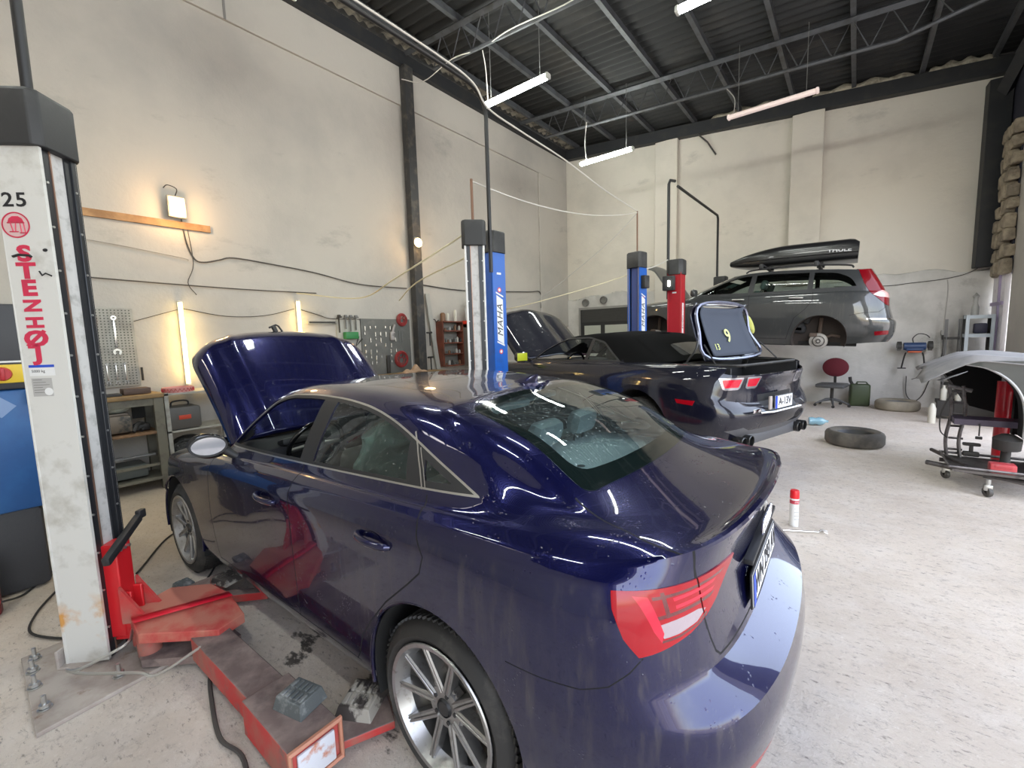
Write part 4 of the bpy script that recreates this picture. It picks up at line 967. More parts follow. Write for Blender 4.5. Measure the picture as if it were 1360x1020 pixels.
def rust_on(mat, z0, z1, col, sc, lo, hi):
    nt = mat.node_tree; N = nt.nodes; L = nt.links; b = next(n for n in N if n.type == 'BSDF_PRINCIPLED'); src = b.inputs['Base Color'].links[0].from_socket
    tc = N.new('ShaderNodeTexCoord'); sp = N.new('ShaderNodeSeparateXYZ'); L.new(tc.outputs['Object'], sp.inputs[0])
    a = N.new('ShaderNodeMapRange'); a.inputs[1].default_value = z0; a.inputs[2].default_value = z0 + .08; L.new(sp.outputs[2], a.inputs[0])
    c = N.new('ShaderNodeMapRange'); c.inputs[1].default_value = z1; c.inputs[2].default_value = z1 - .12; L.new(sp.outputs[2], c.inputs[0])
    n = N.new('ShaderNodeTexNoise'); n.inputs['Scale'].default_value = sc; n.inputs['Detail'].default_value = 6; L.new(tc.outputs['Object'], n.inputs[0])
    r = N.new('ShaderNodeMapRange'); r.inputs[1].default_value = lo; r.inputs[2].default_value = hi; L.new(n.outputs[0], r.inputs[0])
    m1 = N.new('ShaderNodeMath'); m1.operation = 'MULTIPLY'; L.new(a.outputs[0], m1.inputs[0]); L.new(c.outputs[0], m1.inputs[1])
    m2 = N.new('ShaderNodeMath'); m2.operation = 'MULTIPLY'; L.new(m1.outputs[0], m2.inputs[0]); L.new(r.outputs[0], m2.inputs[1])
    x = N.new('ShaderNodeMix'); x.data_type = 'RGBA'; L.new(m2.outputs[0], x.inputs[0]); L.new(src, x.inputs[6]); x.inputs[7].default_value = (*col, 1); L.new(x.outputs[2], b.inputs['Base Color'])
rust_on(post_white, .12, .42, (.55, .27, .07), 7, .48, .60)
LP1 = post((-3.09, .31), 45, 2.80, .20, post_white, 'cream lift post with red vertical lettering and the number 25 at the left edge', 'sten', base=False)
LP2 = post((-3.03 - .07, 3.28 + .07), -45, 2.80, .20, post_white2, 'cream lift post with its open channel to the camera, standing behind the navy saloon', 'sten')
MP1 = post((-3.45, 4.04), 84, 2.87, .215, lift_blue, 'blue lift post right behind the cream post, nearer of the two blue ones', 'blue')
MP2 = post((-2.83, 6.94), -100, 2.93, .222, lift_blue, 'blue lift post farther back, standing beyond the dark convertible', 'blue')
RP1 = post((-2.42, 7.62), 90, 2.84, .225, lift_red, 'red lift post standing in front of the raised grey estate car', 'red')
RP2 = post((-2.42, 10.72), -90, 2.84, .225, lift_red, 'red lift post hidden mostly behind the raised grey estate car', 'red')
# lettering on the cream post: text face is local -y
F1 = lambda x, z, off=.1012: place((x, -off, z), (1, 0, 0), (0, 0, 1))
text_obj('number_25', '25', .088, ink, F1(-.026, 2.312), LP1, .0008, 1.12, bold=.0012, xs=1.12)
m = MB(); m.lathe([(.052, 0), (.058, .0004), (.058, .001), (.052, .001)], (-.035, -.1005, 2.203), (0, -1, 0), 40); m.build('emblem_ring', paint_red, LP1)
m = MB(); m.lathe([(0, .0006), (.051, .0006)], (-.035, -.1005, 2.203), (0, -1, 0), 40); m.build('emblem_disc', sticker_pink, LP1)
m = MB()
for a, b in (((-.068, 2.213), (.002, 2.213)), ((-.062, 2.173), (-.026, 2.173)), ((-.02, 2.168), (.008, 2.168)), ((-.055, 2.213), (-.048, 2.173)), ((-.034, 2.213), (-.038, 2.173)), ((-.016, 2.210), (-.014, 2.168)), ((-.002, 2.210), (.002, 2.168))):
    m.tube([(a[0], -.1018, a[1]), (b[0], -.1018, b[1])], .0026, 4)
m.add([(-.066, -.1018, 2.216), (-.060, -.1018, 2.232), (-.045, -.1018, 2.242), (-.02, -.1018, 2.242), (-.006, -.1018, 2.232), (0, -.1018, 2.216)], [(0, 1, 2, 3, 4, 5)])
m.build('emblem_motif', paint_red, LP1)
zt_ = 2.072
for ch in ('S', 'T', 'E', 'N', 'H', '\u00d8', 'J'):
    rot = ch in 'NH'
    if rot:   # the maker's letters are stacked, some laid on their side by the vertical run of the word
        M_ = place((-.018, -.1012, zt_), (0, 0, -1), (1, 0, 0))
    else: M_ = F1(-.018, zt_ + (.012 if ch == 'J' else 0))
    text_obj('letter', ch, .098, paint_red, M_, LP1, .0008, 1., bold=.0042, xs=(.78 if rot else 1.28))
    if ch == 'J': m = MB(); m.bb(-.058, -.01, -.1022, -.1010, zt_ + .036, zt_ + .046); m.build('letter_bar', paint_red, LP1)
    zt_ -= .0782
m = MB(); m.bb(-.068, .040, -.1015, -.1005, 1.548, 1.560); m.build('label_blue_strip', plate_blue, LP1)
m = MB(); m.bb(-.068, .040, -.1012, -.1004, 1.508, 1.547); m.build('label_sheet', label_white, LP1)
text_obj('label_text', '5000 kg', .018, ink, F1(-.03, 1.530, .1014), LP1, .0004)
m = MB(); m.bb(-.064, .022, -.1014, -.1004, 1.41, 1.497); lp_ = m.build('rating_plate', label_grey, LP1)
m = MB()
for k in range(6): m.bb(-.058, -.02 + .015 * (k % 3), -.1018, -.1013, 1.488 - k * .012, 1.4895 - k * .012)
m.build('plate_lines', ink, LP1)
m = MB(); m.lathe([(0, .001), (.018, .001), (.018, 0)], (.004, -.1014, 1.432), (0, -1, 0), 24); m.build('inspection_dot', label_white, LP1)
# a scratch or two of black on the post
m = MB(); m.tube([(-.065, -.1025, 2.062), (-.04, -.1025, 2.070), (.005, -.1025, 2.066), (.012, -.1025, 2.058)], .006, 5); m.tube([(.035, -.1018, 1.995), (.045, -.1018, 1.975), (.06, -.1018, 1.985), (.085, -.1018, 1.972)], .0035, 5); m.sphere((.072, -.1018, 2.09), .011, 10, 6, 0, (1, .15, .7)); m.build('scuff_mark', ink, LP1)
# floor plate of the near post, bolts, foot flange
BPL = MB(); BPL.add([(-2.64, .03, 0), (-2.70, .58, 0), (-3.42, .62, 0), (-3.38, .03, 0), (-2.64, .03, .02), (-2.70, .58, .02), (-3.42, .62, .02), (-3.38, .03, .02)], [(0, 1, 2, 3), (7, 6, 5, 4), (0, 4, 5, 1), (1, 5, 6, 2), (2, 6, 7, 3), (3, 7, 4, 0)])
def to_local(mb, o):
    bpy.context.view_layer.update(); Mi = o.matrix_world.inverted(); mb.v = [tuple(Mi @ Vector(v)) for v in mb.v]; return mb
to_local(BPL, LP1).build('base_plate', steel_base, LP1, bevel=.004)
m = MB(); m.bb(-.115, .03, -.125, .10, .02, .034); m.bb(-.125, -.112, -.125, .1, .02, .12); m.build('foot_flange', steel_base, LP1, bevel=.003)
for x, y in ((-3.30, .075), (-3.18, .06), (-3.02, .055), (-2.80, .07), (-2.78, .32)):
    m = MB(); m.cyl((x, y, .02), (x, y, .085), .009, 10); m.cyl((x, y, .03), (x, y, .045), .02, 6, smooth=False); m.lathe([(0, .0), (.026, 0), (.026, .005), (0, .005)], (x, y, .022), n=16); to_local(m, LP1).build('anchor_bolt', steel_bright, LP1)
# carriage with red faces, black pull handle
m = MB(); m.bb(.082, .16, -.05, .05, .12, .62); m.bb(.10, .20, -.045, -.03, .10, .36); m.bb(.10, .20, .03, .045, .10, .36); to = m.build('carriage', P('carriage_red', (.55, .015, .02), .35), LP1, bevel=.006)
m = MB()
for s in (-1, 1): m.prism([(0, 0), (.13, 0), (.0, .2)], -.008, .008, place((.16, s * .06, .2), (1, 0, 0), (0, 0, 1)))
m.build('carriage_gusset', arm_red, LP1)
m = MB(); m.rbox((.165, 0, .635), (.035, .37, .045), .01, (radians(15), 0, radians(12))); m.rbox((.128, .19, .695), (.03, .05, .05), .008); m.build('release_handle', black_plastic, LP1)
for y in (-.03, .0, .03): MB().cyl((.16, y, .585), (.172, y, .585), .008, 8).build('carriage_bolt', steel_bright, LP1)
# red guard over the arm pivots (folded sheet)
def arm(parent, a, b, w, h, zb, mat_top, mat_side, name='arm'):
    a = Vector((*a, 0)); b = Vector((*b, 0)); d = (b - a).normalized(); nn = Vector((-d.y, d.x, 0)) * w / 2; m = MB()
    vs = [a - nn, a + nn, b + nn, b - nn]; vs = [v + Vector((0, 0, zb)) for v in vs] + [v + Vector((0, 0, zb + h)) for v in vs]
    m.add(vs, [(3, 2, 1, 0), (0, 1, 5, 4), (1, 2, 6, 5), (2, 3, 7, 6), (3, 0, 4, 7)], 0); m.add(vs[4:], [(0, 1, 2, 3)], 1)
    return to_local(m, parent).build(name, [mat_side, mat_top], parent, bevel=.005)
g = MB(); pts = [(-3.00, .42, .23), (-2.74, .40, .21), (-2.46, .66, .20), (-2.52, .80, .19), (-2.95, .78, .22), (-3.08, .62, .23)]
ridge = [(-2.86, .40, .245), (-2.73, .80, .235)]
g.add([pts[0], ridge[0], ridge[1], pts[4], pts[5]], [(0, 1, 2, 3, 4)]); g.add([ridge[0], pts[1], pts[2], pts[3], ridge[1]], [(0, 1, 2, 3, 4)])
ring_ = [pts[0], ridge[0], pts[1], pts[2], pts[3], ridge[1], pts[4], pts[5]]; low_ = [(x, y, z - .05) for x, y, z in ring_]
g.add(ring_ + low_, [(i, (i + 1) % 8, 8 + (i + 1) % 8, 8 + i) for i in range(8)])
to_local(g, LP1).build('arm_guard', P('guard_red_faded', (.48, .17, .12), .65, var=((.46, .06, .05), 3.5, .48, .60), dirt=((.2, .12, .1), 6, .58, .72, (1, 1, 1)), bump=(40, .2, .002)), LP1, bevel=.004)
g = MB(); g.add([(ridge[0][0] + .0, ridge[0][1], .247), (ridge[0][0] + .06, ridge[0][1], .244), (ridge[1][0] + .06, ridge[1][1], .236), ridge[1][:2] + (.238,)], [(0, 1, 2, 3)]); to_local(g, LP1).build('guard_stripe', P('stripe_red', (.6, .012, .03), .4), LP1, solid=.002)
g = MB(); g.cyl((-2.80, .45, .06), (-2.80, .45, .19), .05, 20); g.cyl((-2.93, .44, .06), (-2.93, .44, .19), .035, 20); to_local(g, LP1).build('pivot_pin', arm_red, LP1)
g = MB(); g.add([(-3.0, .42, .03), (-2.74, .40, .03), (-2.48, .64, .03), (-2.54, .78, .03), (-2.95, .76, .03), (-3.0, .42, .07), (-2.74, .40, .07), (-2.48, .64, .07), (-2.54, .78, .07), (-2.95, .76, .07)], [(0, 1, 2, 3, 4), (9, 8, 7, 6, 5)] + [(i, (i + 1) % 5, 5 + (i + 1) % 5, 5 + i) for i in range(5)]); to_local(g, LP1).build('pivot_plate', arm_dirty, LP1)
g = MB(); g.tube(cat_curve([(-2.92, .41, .16), (-2.80, .36, .155), (-2.86, .20, .10), (-2.94, .16, .08), (-2.84, .22, .07), (-2.60, .36, .10), (-2.52, .42, .09), (-2.44, .58, .17)], 8), .007, 8); to_local(g, LP1).build('toe_guard_rod', steel_bright, LP1)
# rear arm: inner beam, extension, end pad, outrigger pad
arm(LP1, (-2.56, .64), (-1.86, .66), .15, .12, .05, arm_dirty, arm_red)
arm(LP1, (-1.90, .655), (-1.50, .66), .19, .15, .035, arm_dirty, arm_red, 'arm_extension')
g = MB(); g.tube([(-1.49, .565, .035), (-1.49, .565, .19), (-1.49, .755, .19), (-1.49, .755, .035)], .012, 6, closed=True, smooth=False); to_local(g, LP1).build('arm_end_frame', P('frame_rusty_orange', (.50, .22, .14), .6), LP1)
g = MB(); g.rbox((-1.492, .66, .105), (.012, .14, .12), .004); to_local(g, LP1).build('arm_end_plate', P('end_plate_worn', (.62, .63, .68), .6, var=((.5, .2, .12), 12, .55, .65)), LP1)
def pad(x, y, z, rz, sx=.13, sy=.12, hh=.055, mt=None):
    g = MB(); R = Matrix.Rotation(rz, 3, 'Z'); g.box((x, y, z + hh / 2), (sx, sy, hh), R, 0, .82)
    for k in range(5):
        for j in range(2): g.box(Vector((x, y, z + hh)) + R @ Vector(((k - 2) * sx * .15, (j - .5) * sy * .36, .002)), (sx * .10, sy * .30, .008), R)
    return to_local(g, LP1).build('support_pad', mt or rubber_pad, LP1, bevel=.003)
pad(-1.69, .70, .185, .25, .16, .13)
arm(LP1, (-1.60, .78), (-1.50, .99), .15, .035, .02, arm_dirty, arm_red, 'outrigger')
pad(-1.62, .93, .05, .5, .17, .19, .05, P('pad_cream_worn', (.40, .37, .32), .8, var=((.06, .05, .045), 6, .47, .52), bump=(60, .5, .004)))
# front arm with two pads
arm(LP1, (-2.95, .70), (-3.22, .78), .14, .09, .05, arm_dirty, arm_red)
arm(LP1, (-3.24, .66), (-3.24, .95), .14, .05, .05, arm_dirty, arm_red, 'arm_crosspiece')
pad(-3.26, .72, .10, .1, .12, .10, .05); pad(-3.17, .93, .09, .3, .15, .13, .04, MATS['pad_cream_worn'])
arm(LP1, (-3.05, .86), (-2.86, 1.06), .07, .05, .03, arm_dirty, arm_red, 'outrigger')
# arms of the other lifts, low under the cars
def simple_arm(parent, a, b, z, mt):
    return arm(parent, a, b, .13, .10, z, mt, mt)
simple_arm(LP2, (-3.0, 3.1), (-1.7, 2.9), .05, arm_red); simple_arm(LP2, (-3.0, 3.1), (-3.5, 2.7), .05, arm_red)
g = MB(); g.bb(.08, .15, -.05, .05, .12, .6); g.build('carriage', MATS['carriage_red'], LP2, bevel=.004)
simple_arm(MP1, (-3.42, 4.18), (-2.5, 4.85), .38, lift_blue2); simple_arm(MP1, (-3.42, 4.18), (-3.9, 5.3), .38, lift_blue2)
simple_arm(MP2, (-2.85, 6.8), (-2.0, 6.3), .38, lift_blue2); simple_arm(MP2, (-2.85, 6.8), (-3.5, 6.5), .38, lift_blue2)
for q in (MP1, MP2): g = MB(); g.bb(.07, .13, -.06, .06, .30, .9); g.build('carriage', lift_blue2, q, bevel=.004)
grime = P('arm_black_grime', (.03, .02, .02), .7); simple_arm(RP1, (-2.42, 7.75), (-1.5, 8.8), 1.17, grime); simple_arm(RP1, (-2.42, 7.75), (-3.0, 8.8), 1.17, grime)
simple_arm(RP2, (-2.42, 10.6), (-1.6, 10.05), 1.17, grime); simple_arm(RP2, (-2.42, 10.6), (-3.0, 10.1), 1.17, grime)
for q in (RP1, RP2): g = MB(); g.bb(.07, .15, -.06, .06, 1.0, 1.6); g.build('carriage', lift_red, q, bevel=.004)
# makers' lettering on the blue posts (text runs upwards), on the local face turned to the camera
def maha(p, sy, w, z0, sc):
    w = w
    """sy: -1 for the local -y face, +1 for +y"""
    off = w / 2 + .0012; n_ = (0, sy, 0)
    def M_(z, x=0): 
        return place((x, sy * off, z), (0, 0, 1), (sy * 1, 0, 0))
    rx = 1 if sy < 0 else -1
    up = (-rx, 0, 0)
    pm_ = lambda z, x=0, o=0: place((x, sy * (off + o), z), (0, 0, 1), up)
    m = MB(); m.prism([(-.27 * sc, -.052), (.235 * sc, -.052), (.285 * sc, .052), (-.22 * sc, .052)], 0, .0012, pm_(z0)); m.build('lettering_panel', label_white, p)
    for q in (-.29, .262): m = MB(); m.prism([((q - .012 + .01) * sc, -.06), ((q + .006 + .01) * sc, -.06), ((q + .06) * sc, .06), ((q + .042) * sc, .06)], 0, .0016, pm_(z0)); m.build('lettering_bar', label_white, p)
    text_obj('lettering', 'MAHA', .125, ink, pm_(z0, 0, .0014), p, .0006, 1.15, bold=.0, shear=.3)
    m = MB(); m.prism([(-.012, -.034), (.012, -.034), (.012, .034), (-.012, .034)], 0, .001, pm_(2.38)); m.build('sticker_strip', label_white, p)
    for z, c_ in ((2.19, sticker_red), (1.46, sticker_red)):
        m = MB(); m.lathe([(0, .0012), (.030, .0012), (.030, 0)], (0, sy * (w / 2 + .0005), z), (0, sy, 0), 24); o_ = m.build('warning_disc', c_, p)
        m = MB(); m.lathe([(0, .0016), (.018, .0016)], (0, sy * (w / 2 + .0005), z), (0, sy, 0), 20); m.build('warning_symbol', label_white, o_)
maha(MP1, -1, .215, 1.83, 1.05)
maha(MP2, 1, .222, 1.92, 1.1)
# red post: control box with lamp, lettering running up its side
c = empty('control_box', (0, 0, 0), parent=RP1)
m = MB(); m.rbox((-.165, .07, 2.45), (.10, .19, .24), .012); m.build('box_shell', cap_black, c)
m = MB(); m.rbox((-.225, .05, 2.44), (.03, .035, .10), .01); m.build('lamp', P('lamp_lit', (1, 1, .9), .5, emit=((1, .98, .88), 6)), c)
m = MB(); m.bb(-.04, .04, -.1140, -.1127, 1.50, 2.12); m.build('lettering_panel', label_white, RP1); text_obj('lettering', 'ECON', .075, ink, place((0, -.1142, 1.80), (0, 0, 1), (-1, 0, 0)), RP1, .0006, 1.1)
m = MB(); m.bb(-.1135, -.1128, -.04, .03, 2.28, 2.305); m.build('sticker_strip', label_white, RP1)
# black control box on the blue post behind
m = MB(); m.rbox((.0, .14, 2.45), (.14, .09, .2), .01); m.build('switch_box', black_plastic, MP2)
# service pipes above the lifts
PB = P('pipe_black', (.014, .014, .015), .45)
def thing_tube(name, pts, r, mat, label, cat, n=8, group=None):
    return MB().tube(pts, r, n).build(name, mat, label=label, cat=cat, group=group)
thing_tube('overhead_pipe', [(-2.985, 3.475, 2.3)] + cat_curve([(-2.985, 3.475, 3.65), (-2.985, 3.46, 3.90), (-2.985, 3.30, 4.03), (-2.99, 3.0, 4.06)], 5) + [(-3.02, .36, 4.10), (-3.03, .32, 4.05), (-3.03, .31, 2.8)], .021, PB, 'black overhead pipe arching from the cream and blue posts towards the ceiling', 'pipe', 10)
thing_tube('overhead_pipe', [(-2.56, 7.62, 2.2), (-2.56, 7.62, 4.10), (-2.55, 7.66, 4.17), (-2.50, 7.76, 4.17)], .024, PB, 'black upright pipe with a hooked top beside the red lift post', 'pipe', 10)
thing_tube('overhead_pipe', [(-2.50, 7.90, 4.12), (-2.47, 10.50, 4.14), (-2.47, 10.56, 4.08), (-2.47, 10.58, 2.84)], .024, PB, 'black pipe running back and then down behind the raised grey estate', 'pipe', 10)
thing_tube('mast_rod', [(-3.10, 3.35, 2.8), (-3.10, 3.35, 3.22)], .014, P('rod_rusty', (.20, .11, .07), .7), 'short rusty rod rising from the cap of the cream post behind the saloon', 'rod')
thing_tube('mast_rod', [(-2.83, 6.94, 2.93), (-2.83, 6.94, 3.58)], .013, MATS['rod_rusty'], 'short rod with twisted wire on the cap of the farther blue post', 'rod')
cable_w = P('cable_white', (.62, .60, .55), .5); cable_y = P('cable_cream', (.66, .60, .40), .5); cable_b = P('cable_black', (.02, .02, .02), .5)
def sag(a, b, s, n=14):
    a, b = Vector(a), Vector(b); return [a.lerp(b, i / n) - Vector((0, 0, s * 4 * (i / n) * (1 - i / n))) for i in range(n + 1)]
thing_tube('cable', sag((-3.10, 3.36, 3.20), (-2.83, 6.94, 3.56), .16), .007, cable_w, 'white cable slung between the rods of the cream post and the farther blue post', 'cable', 6)
thing_tube('cable', cat_curve([(-3.0, 1.5, 4.13), (-2.96, 2.8, 4.09), (-2.94, 3.25, 4.03), (-2.94, 3.46, 3.88), (-2.95, 4.0, 3.85), (-2.93, 4.9, 3.80), (-2.90, 5.9, 3.68), (-2.83, 6.92, 3.58)], 6), .009, cable_w, 'white cable following the overhead pipe and dropping to the farther blue post', 'cable', 6)
thing_tube('cable', cat_curve([(-2.83, 6.92, 3.54), (-3.2, 6.7, 3.12), (-3.9, 6.4, 2.55), (-4.3, 6.2, 2.24)], 6), .005, P('cable_grey', (.36, .35, .33), .5), 'thin grey wire slanting down from the farther blue post to the left', 'cable', 6)
thing_tube('cable', cat_curve([(-2.9, 6.98, 2.62), (-3.5, 6.5, 2.40), (-4.3, 6.0, 2.18), (-5.2, 6.2, 2.12), (-6.5, 7.4, 2.2)], 8), .008, cable_y, 'cream air hose sagging from the farther blue post behind the convertible bonnet', 'hose', 6)
thing_tube('cable', sag((-2.72, 6.98, 2.66), (-2.56, 7.60, 2.86), .02), .008, cable_w, 'short white cable from the farther blue post to the red post', 'cable', 6)
# ------------------------------------------------------------------ dark convertible with raised boot lid
CM = empty('convertible_car', (-1.555, 5.36, .272), radians(162.4), 'very dark convertible with black soft top and raised boot lid, behind the navy saloon', 'car')
paint_dark = car_paint('paint_black_blue', (.004, .0045, .013), streak=(.03, .03, .035))
cloth_top = P('soft_top_cloth', (.006, .006, .006), .95, spec=.1, bump=(300, .4, .001))
def ring(xs, ys, zs): return list(zip(xs, ys, zs))
c_ = [
 ring((-.93, -.92, -.86, -.74, -.5, -.1, .4, 1.0, 1.6, 2.05, 2.4, 2.85, 3.25, 3.5, 3.65, 3.7), (0, .42, .70, .82, .84, .84, .84, .84, .84, .84, .84, .84, .80, .66, .36, 0), (.27, .27, .27, .26, .25, .23, .21, .20, .20, .20, .21, .22, .22, .22, .22, .22)),
 ring((-1.02, -1.0, -.94, -.80, -.52, -.1, .4, 1.0, 1.6, 2.05, 2.4, 2.85, 3.25, 3.54, 3.70, 3.76), (0, .42, .74, .88, .92, .92, .905, .89, .89, .90, .92, .93, .88, .70, .38, 0), (.40, .40, .40, .40, .38, .36, .33, .31, .31, .31, .33, .36, .36, .36, .36, .36)),
 ring((-1.07, -1.05, -.98, -.83, -.53, -.1, .4, 1.0, 1.6, 2.05, 2.4, 2.85, 3.25, 3.56, 3.73, 3.79), (0, .42, .75, .90, .945, .945, .92, .895, .895, .905, .93, .945, .90, .72, .39, 0), (.55, .55, .55, .55, .54, .53, .52, .52, .52, .52, .52, .54, .55, .55, .55, .55)),
 ring((-1.04, -1.02, -.955, -.83, -.53, -.1, .4, 1.0, 1.6, 2.05, 2.4, 2.85, 3.25, 3.54, 3.71, 3.77), (0, .42, .75, .90, .955, .96, .93, .90, .90, .91, .935, .95, .90, .72, .39, 0), (.62, .62, .64, .66, .68, .70, .68, .66, .66, .66, .67, .69, .68, .66, .65, .65)),
 ring((-.985, -.97, -.91, -.80, -.52, -.1, .4, 1.0, 1.6, 2.05, 2.4, 2.85, 3.25, 3.52, 3.69, 3.75), (0, .42, .74, .885, .955, .96, .935, .905, .90, .91, .93, .94, .89, .71, .39, 0), (.66, .66, .70, .75, .79, .81, .79, .76, .76, .77, .78, .80, .77, .74, .72, .71)),
 ring((-1.0, -.98, -.92, -.79, -.51, -.1, .4, 1.0, 1.6, 2.05, 2.4, 2.85, 3.2, 3.47, 3.62, 3.68), (0, .42, .73, .865, .94, .94, .92, .90, .895, .90, .915, .92, .86, .69, .38, 0), (.80, .80, .83, .87, .89, .90, .885, .87, .865, .87, .88, .89, .86, .82, .80, .79)),
 ring((-1.04, -1.02, -.94, -.78, -.50, -.1, .4, 1.0, 1.6, 2.05, 2.4, 2.85, 3.15, 3.4, 3.55, 3.6), (0, .42, .70, .82, .875, .88, .87, .86, .86, .86, .86, .84, .78, .62, .35, 0), (.93, .93, .94, .98, 1.0, 1.0, .985, .97, .965, .965, .965, .95, .92, .89, .87, .86)),
 ring((-.99, -.97, -.88, -.72, -.46, -.1, .4, 1.0, 1.6, 2.05, 2.3, 2.55, 2.75, 2.9, 3.0, 3.05), (0, .40, .66, .76, .81, .815, .81, .805, .80, .79, .74, .68, .58, .45, .25, 0), (1.02, 1.02, 1.02, 1.025, 1.03, 1.025, 1.005, .99, .985, .98, .985, .985, .98, .98, .98, .98)),
 ring((-.30, -.28, -.22, -.12, .02, .2, .5, 1.0, 1.55, 1.95, 2.03, 2.08, 2.12, 2.15, 2.17, 2.17), (0, .36, .62, .70, .745, .765, .775, .775, .77, .74, .64, .54, .42, .29, .15, 0), (1.06, 1.055, 1.045, 1.04, 1.035, 1.03, 1.02, 1.005, .995, .985, 1.0, 1.005, 1.01, 1.015, 1.015, 1.015)),
 ring((.02, .03, .08, .15, .24, .4, .62, .92, 1.3, 1.62, 1.66, 1.69, 1.71, 1.73, 1.74, 1.74), (0, .34, .57, .62, .66, .68, .69, .69, .69, .655, .57, .48, .37, .26, .13, 0), (1.24, 1.235, 1.21, 1.20, 1.20, 1.20, 1.19, 1.185, 1.18, 1.175, 1.185, 1.19, 1.195, 1.2, 1.2, 1.2)),
 ring((.30, .31, .33, .38, .46, .56, .72, .90, 1.08, 1.24, 1.27, 1.29, 1.31, 1.32, 1.33, 1.33), (0, .30, .48, .52, .545, .56, .57, .575, .575, .565, .49, .41, .32, .22, .11, 0), (1.345, 1.34, 1.325, 1.32, 1.325, 1.335, 1.345, 1.35, 1.345, 1.325, 1.335, 1.34, 1.345, 1.35, 1.35, 1.35)),
]
SHX = lambda x: x + .20 * max(0, min(1, (x - 1.0) / .25))
for k_ in (8, 9, 10): c_[k_] = [(SHX(p[0]), p[1], p[2]) for p in c_[k_]]
def finish_roof(rings_, xm, zc, pull=.18):
    top = rings_[-1]; a = []; b = []
    for i, p in enumerate(top):
        e = i in (0, 15); xx = p[0] if e else p[0] + (xm - p[0]) * pull
        a.append(((p[0] + xx) / 2, p[1] * .55, p[2] + (zc(xx) - p[2]) * .7)); b.append((xx, 0, zc(xx) if not e else p[2]))
    return rings_ + [a, b]
c_ = finish_roof(c_, .85, lambda x: 1.39 - .045 * ((x - .8) / .5) ** 2 * .9)
KW = 5
G2, par2 = net_surface(c_, 4, KW, creases=(3, 4, 8))
bm = body_bmesh(G2, par2, KW, drop=lambda r, c: (r > 7 and r < 8 and (c > 9.2 or c < 3.0)) or (r > 6 and r < 7.01 and c < 2.4) or (r > 6.6 and r <= 7 and c > 10.5))
sw_ = round_poly([(.36, 1.035), (2.12, 1.0), (1.86, 1.175), (1.60, 1.285), (1.42, 1.325), (1.0, 1.328), (.72, 1.27)], [.02, .02, .02, .06, .05, .05, .04], 4)
arch_cr = arc(0, .355, .405, -60, 240, 36); arch_cf = [(x + 2.852, z) for x, z in arch_cr]
specs = []
for s, pr in ((1, L1), (-1, R1)):
    specs += [('arch', 'side', arch_cr, pr), ('arch', 'side', arch_cf, pr)]
    specs += [('open%d' % s, 'side', clip_x(inset_poly(sw_, .02), .98, .94, 3, 3), pr), ('qpane%d' % s, 'side', clip_x(inset_poly(sw_, .02), -1, -1, .92, .89), pr), ('sur', 'side', sw_, pr)]
    specs += [('seam', 'side', strip([(.97, 1.03), (.95, .8), (.96, .5), (1.0, .33)], .007), pr), ('seam', 'side', strip([(2.12, .96), (2.15, .8), (2.10, .33)], .007), pr)]
    specs += [('marker', 'side', [(-.68, .655), (-.52, .665), (-.50, .705), (-.70, .70)], pr)]
rp2 = lambda f: f.normal.x < -.2 and f.calc_center_median().x < -.5
for s in (1, -1):
    for (ya, yb_) in ((.81, .595), (.555, .355)):
        q = round_poly([(ya * s, .915), (yb_ * s, .915), ((yb_ + .015) * s, .815), ((yb_ + .04) * s, .80), ((ya - .04) * s, .80), ((ya - .015) * s, .815)], .012, 3)
        qi = round_poly([((ya - .018) * s, .898), ((yb_ + .018) * s, .898), ((yb_ + .035) * s, .822), ((ya - .035) * s, .822)], .012, 3)
        specs += [('tl_in%d' % s, 'rear', qi, rp2), ('tl_out%d' % s, 'rear', q, rp2)]
specs += [('niche', 'rear', [(-.34, .73), (.34, .73), (.30, .56), (-.30, .56)], rp2), ('diff', 'rear', [(-.80, .42), (-.5, .30), (-.4, .2), (.4, .2), (.5, .30), (.80, .42), (.6, .44), (.5, .40), (-.5, .40), (-.6, .44)], rp2)]
topc = lambda f: f.normal.z > .05 and f.calc_center_median().z > 1.03
bwin = round_poly([(.00, .36), (-.20, .40), (-.22, 0), (-.20, -.40), (.00, -.36), (.02, 0)], .05, 4)
specs += [('bwin', 'top', bwin, topc)]
specs += [('door1', 'side', [(.97, 1.012), (.95, .8), (.96, .5), (1.0, .33), (2.10, .33), (2.15, .8), (2.12, .96), (1.93, 1.0)], L1), ('door-1', 'side', [(.97, 1.012), (.95, .8), (.96, .5), (1.0, .33), (2.10, .33), (2.15, .8), (2.12, .96), (1.93, 1.0)], R1)]
keys = carve(bm, specs)
for f in bm.faces:
    c = f.calc_center_median()
    if keys.get(f.index, 'body') == 'body' and c.z > 1.0:
        zb_ = 1.035 if c.x < .4 else 1.03
        if abs(c.y) < .80 and (c.z > 1.045) and c.x < 1.50 and c.x > -.29 and abs(c.y) < .80: keys[f.index] = 'top'
bm.verts.index_update()
B2 = extract(bm, keys, {'body', 'seam', 'sur', 'niche', 'diff'}, 'body', [paint_dark, shut, black_plastic, P('diffuser_grey', (.09, .09, .095), .55)], CM, {'seam': 1, 'sur': 2, 'niche': 2, 'diff': 3}, thick=.012)
extract(bm, keys, {'top'}, 'soft_top', [cloth_top], CM, thick=.01)
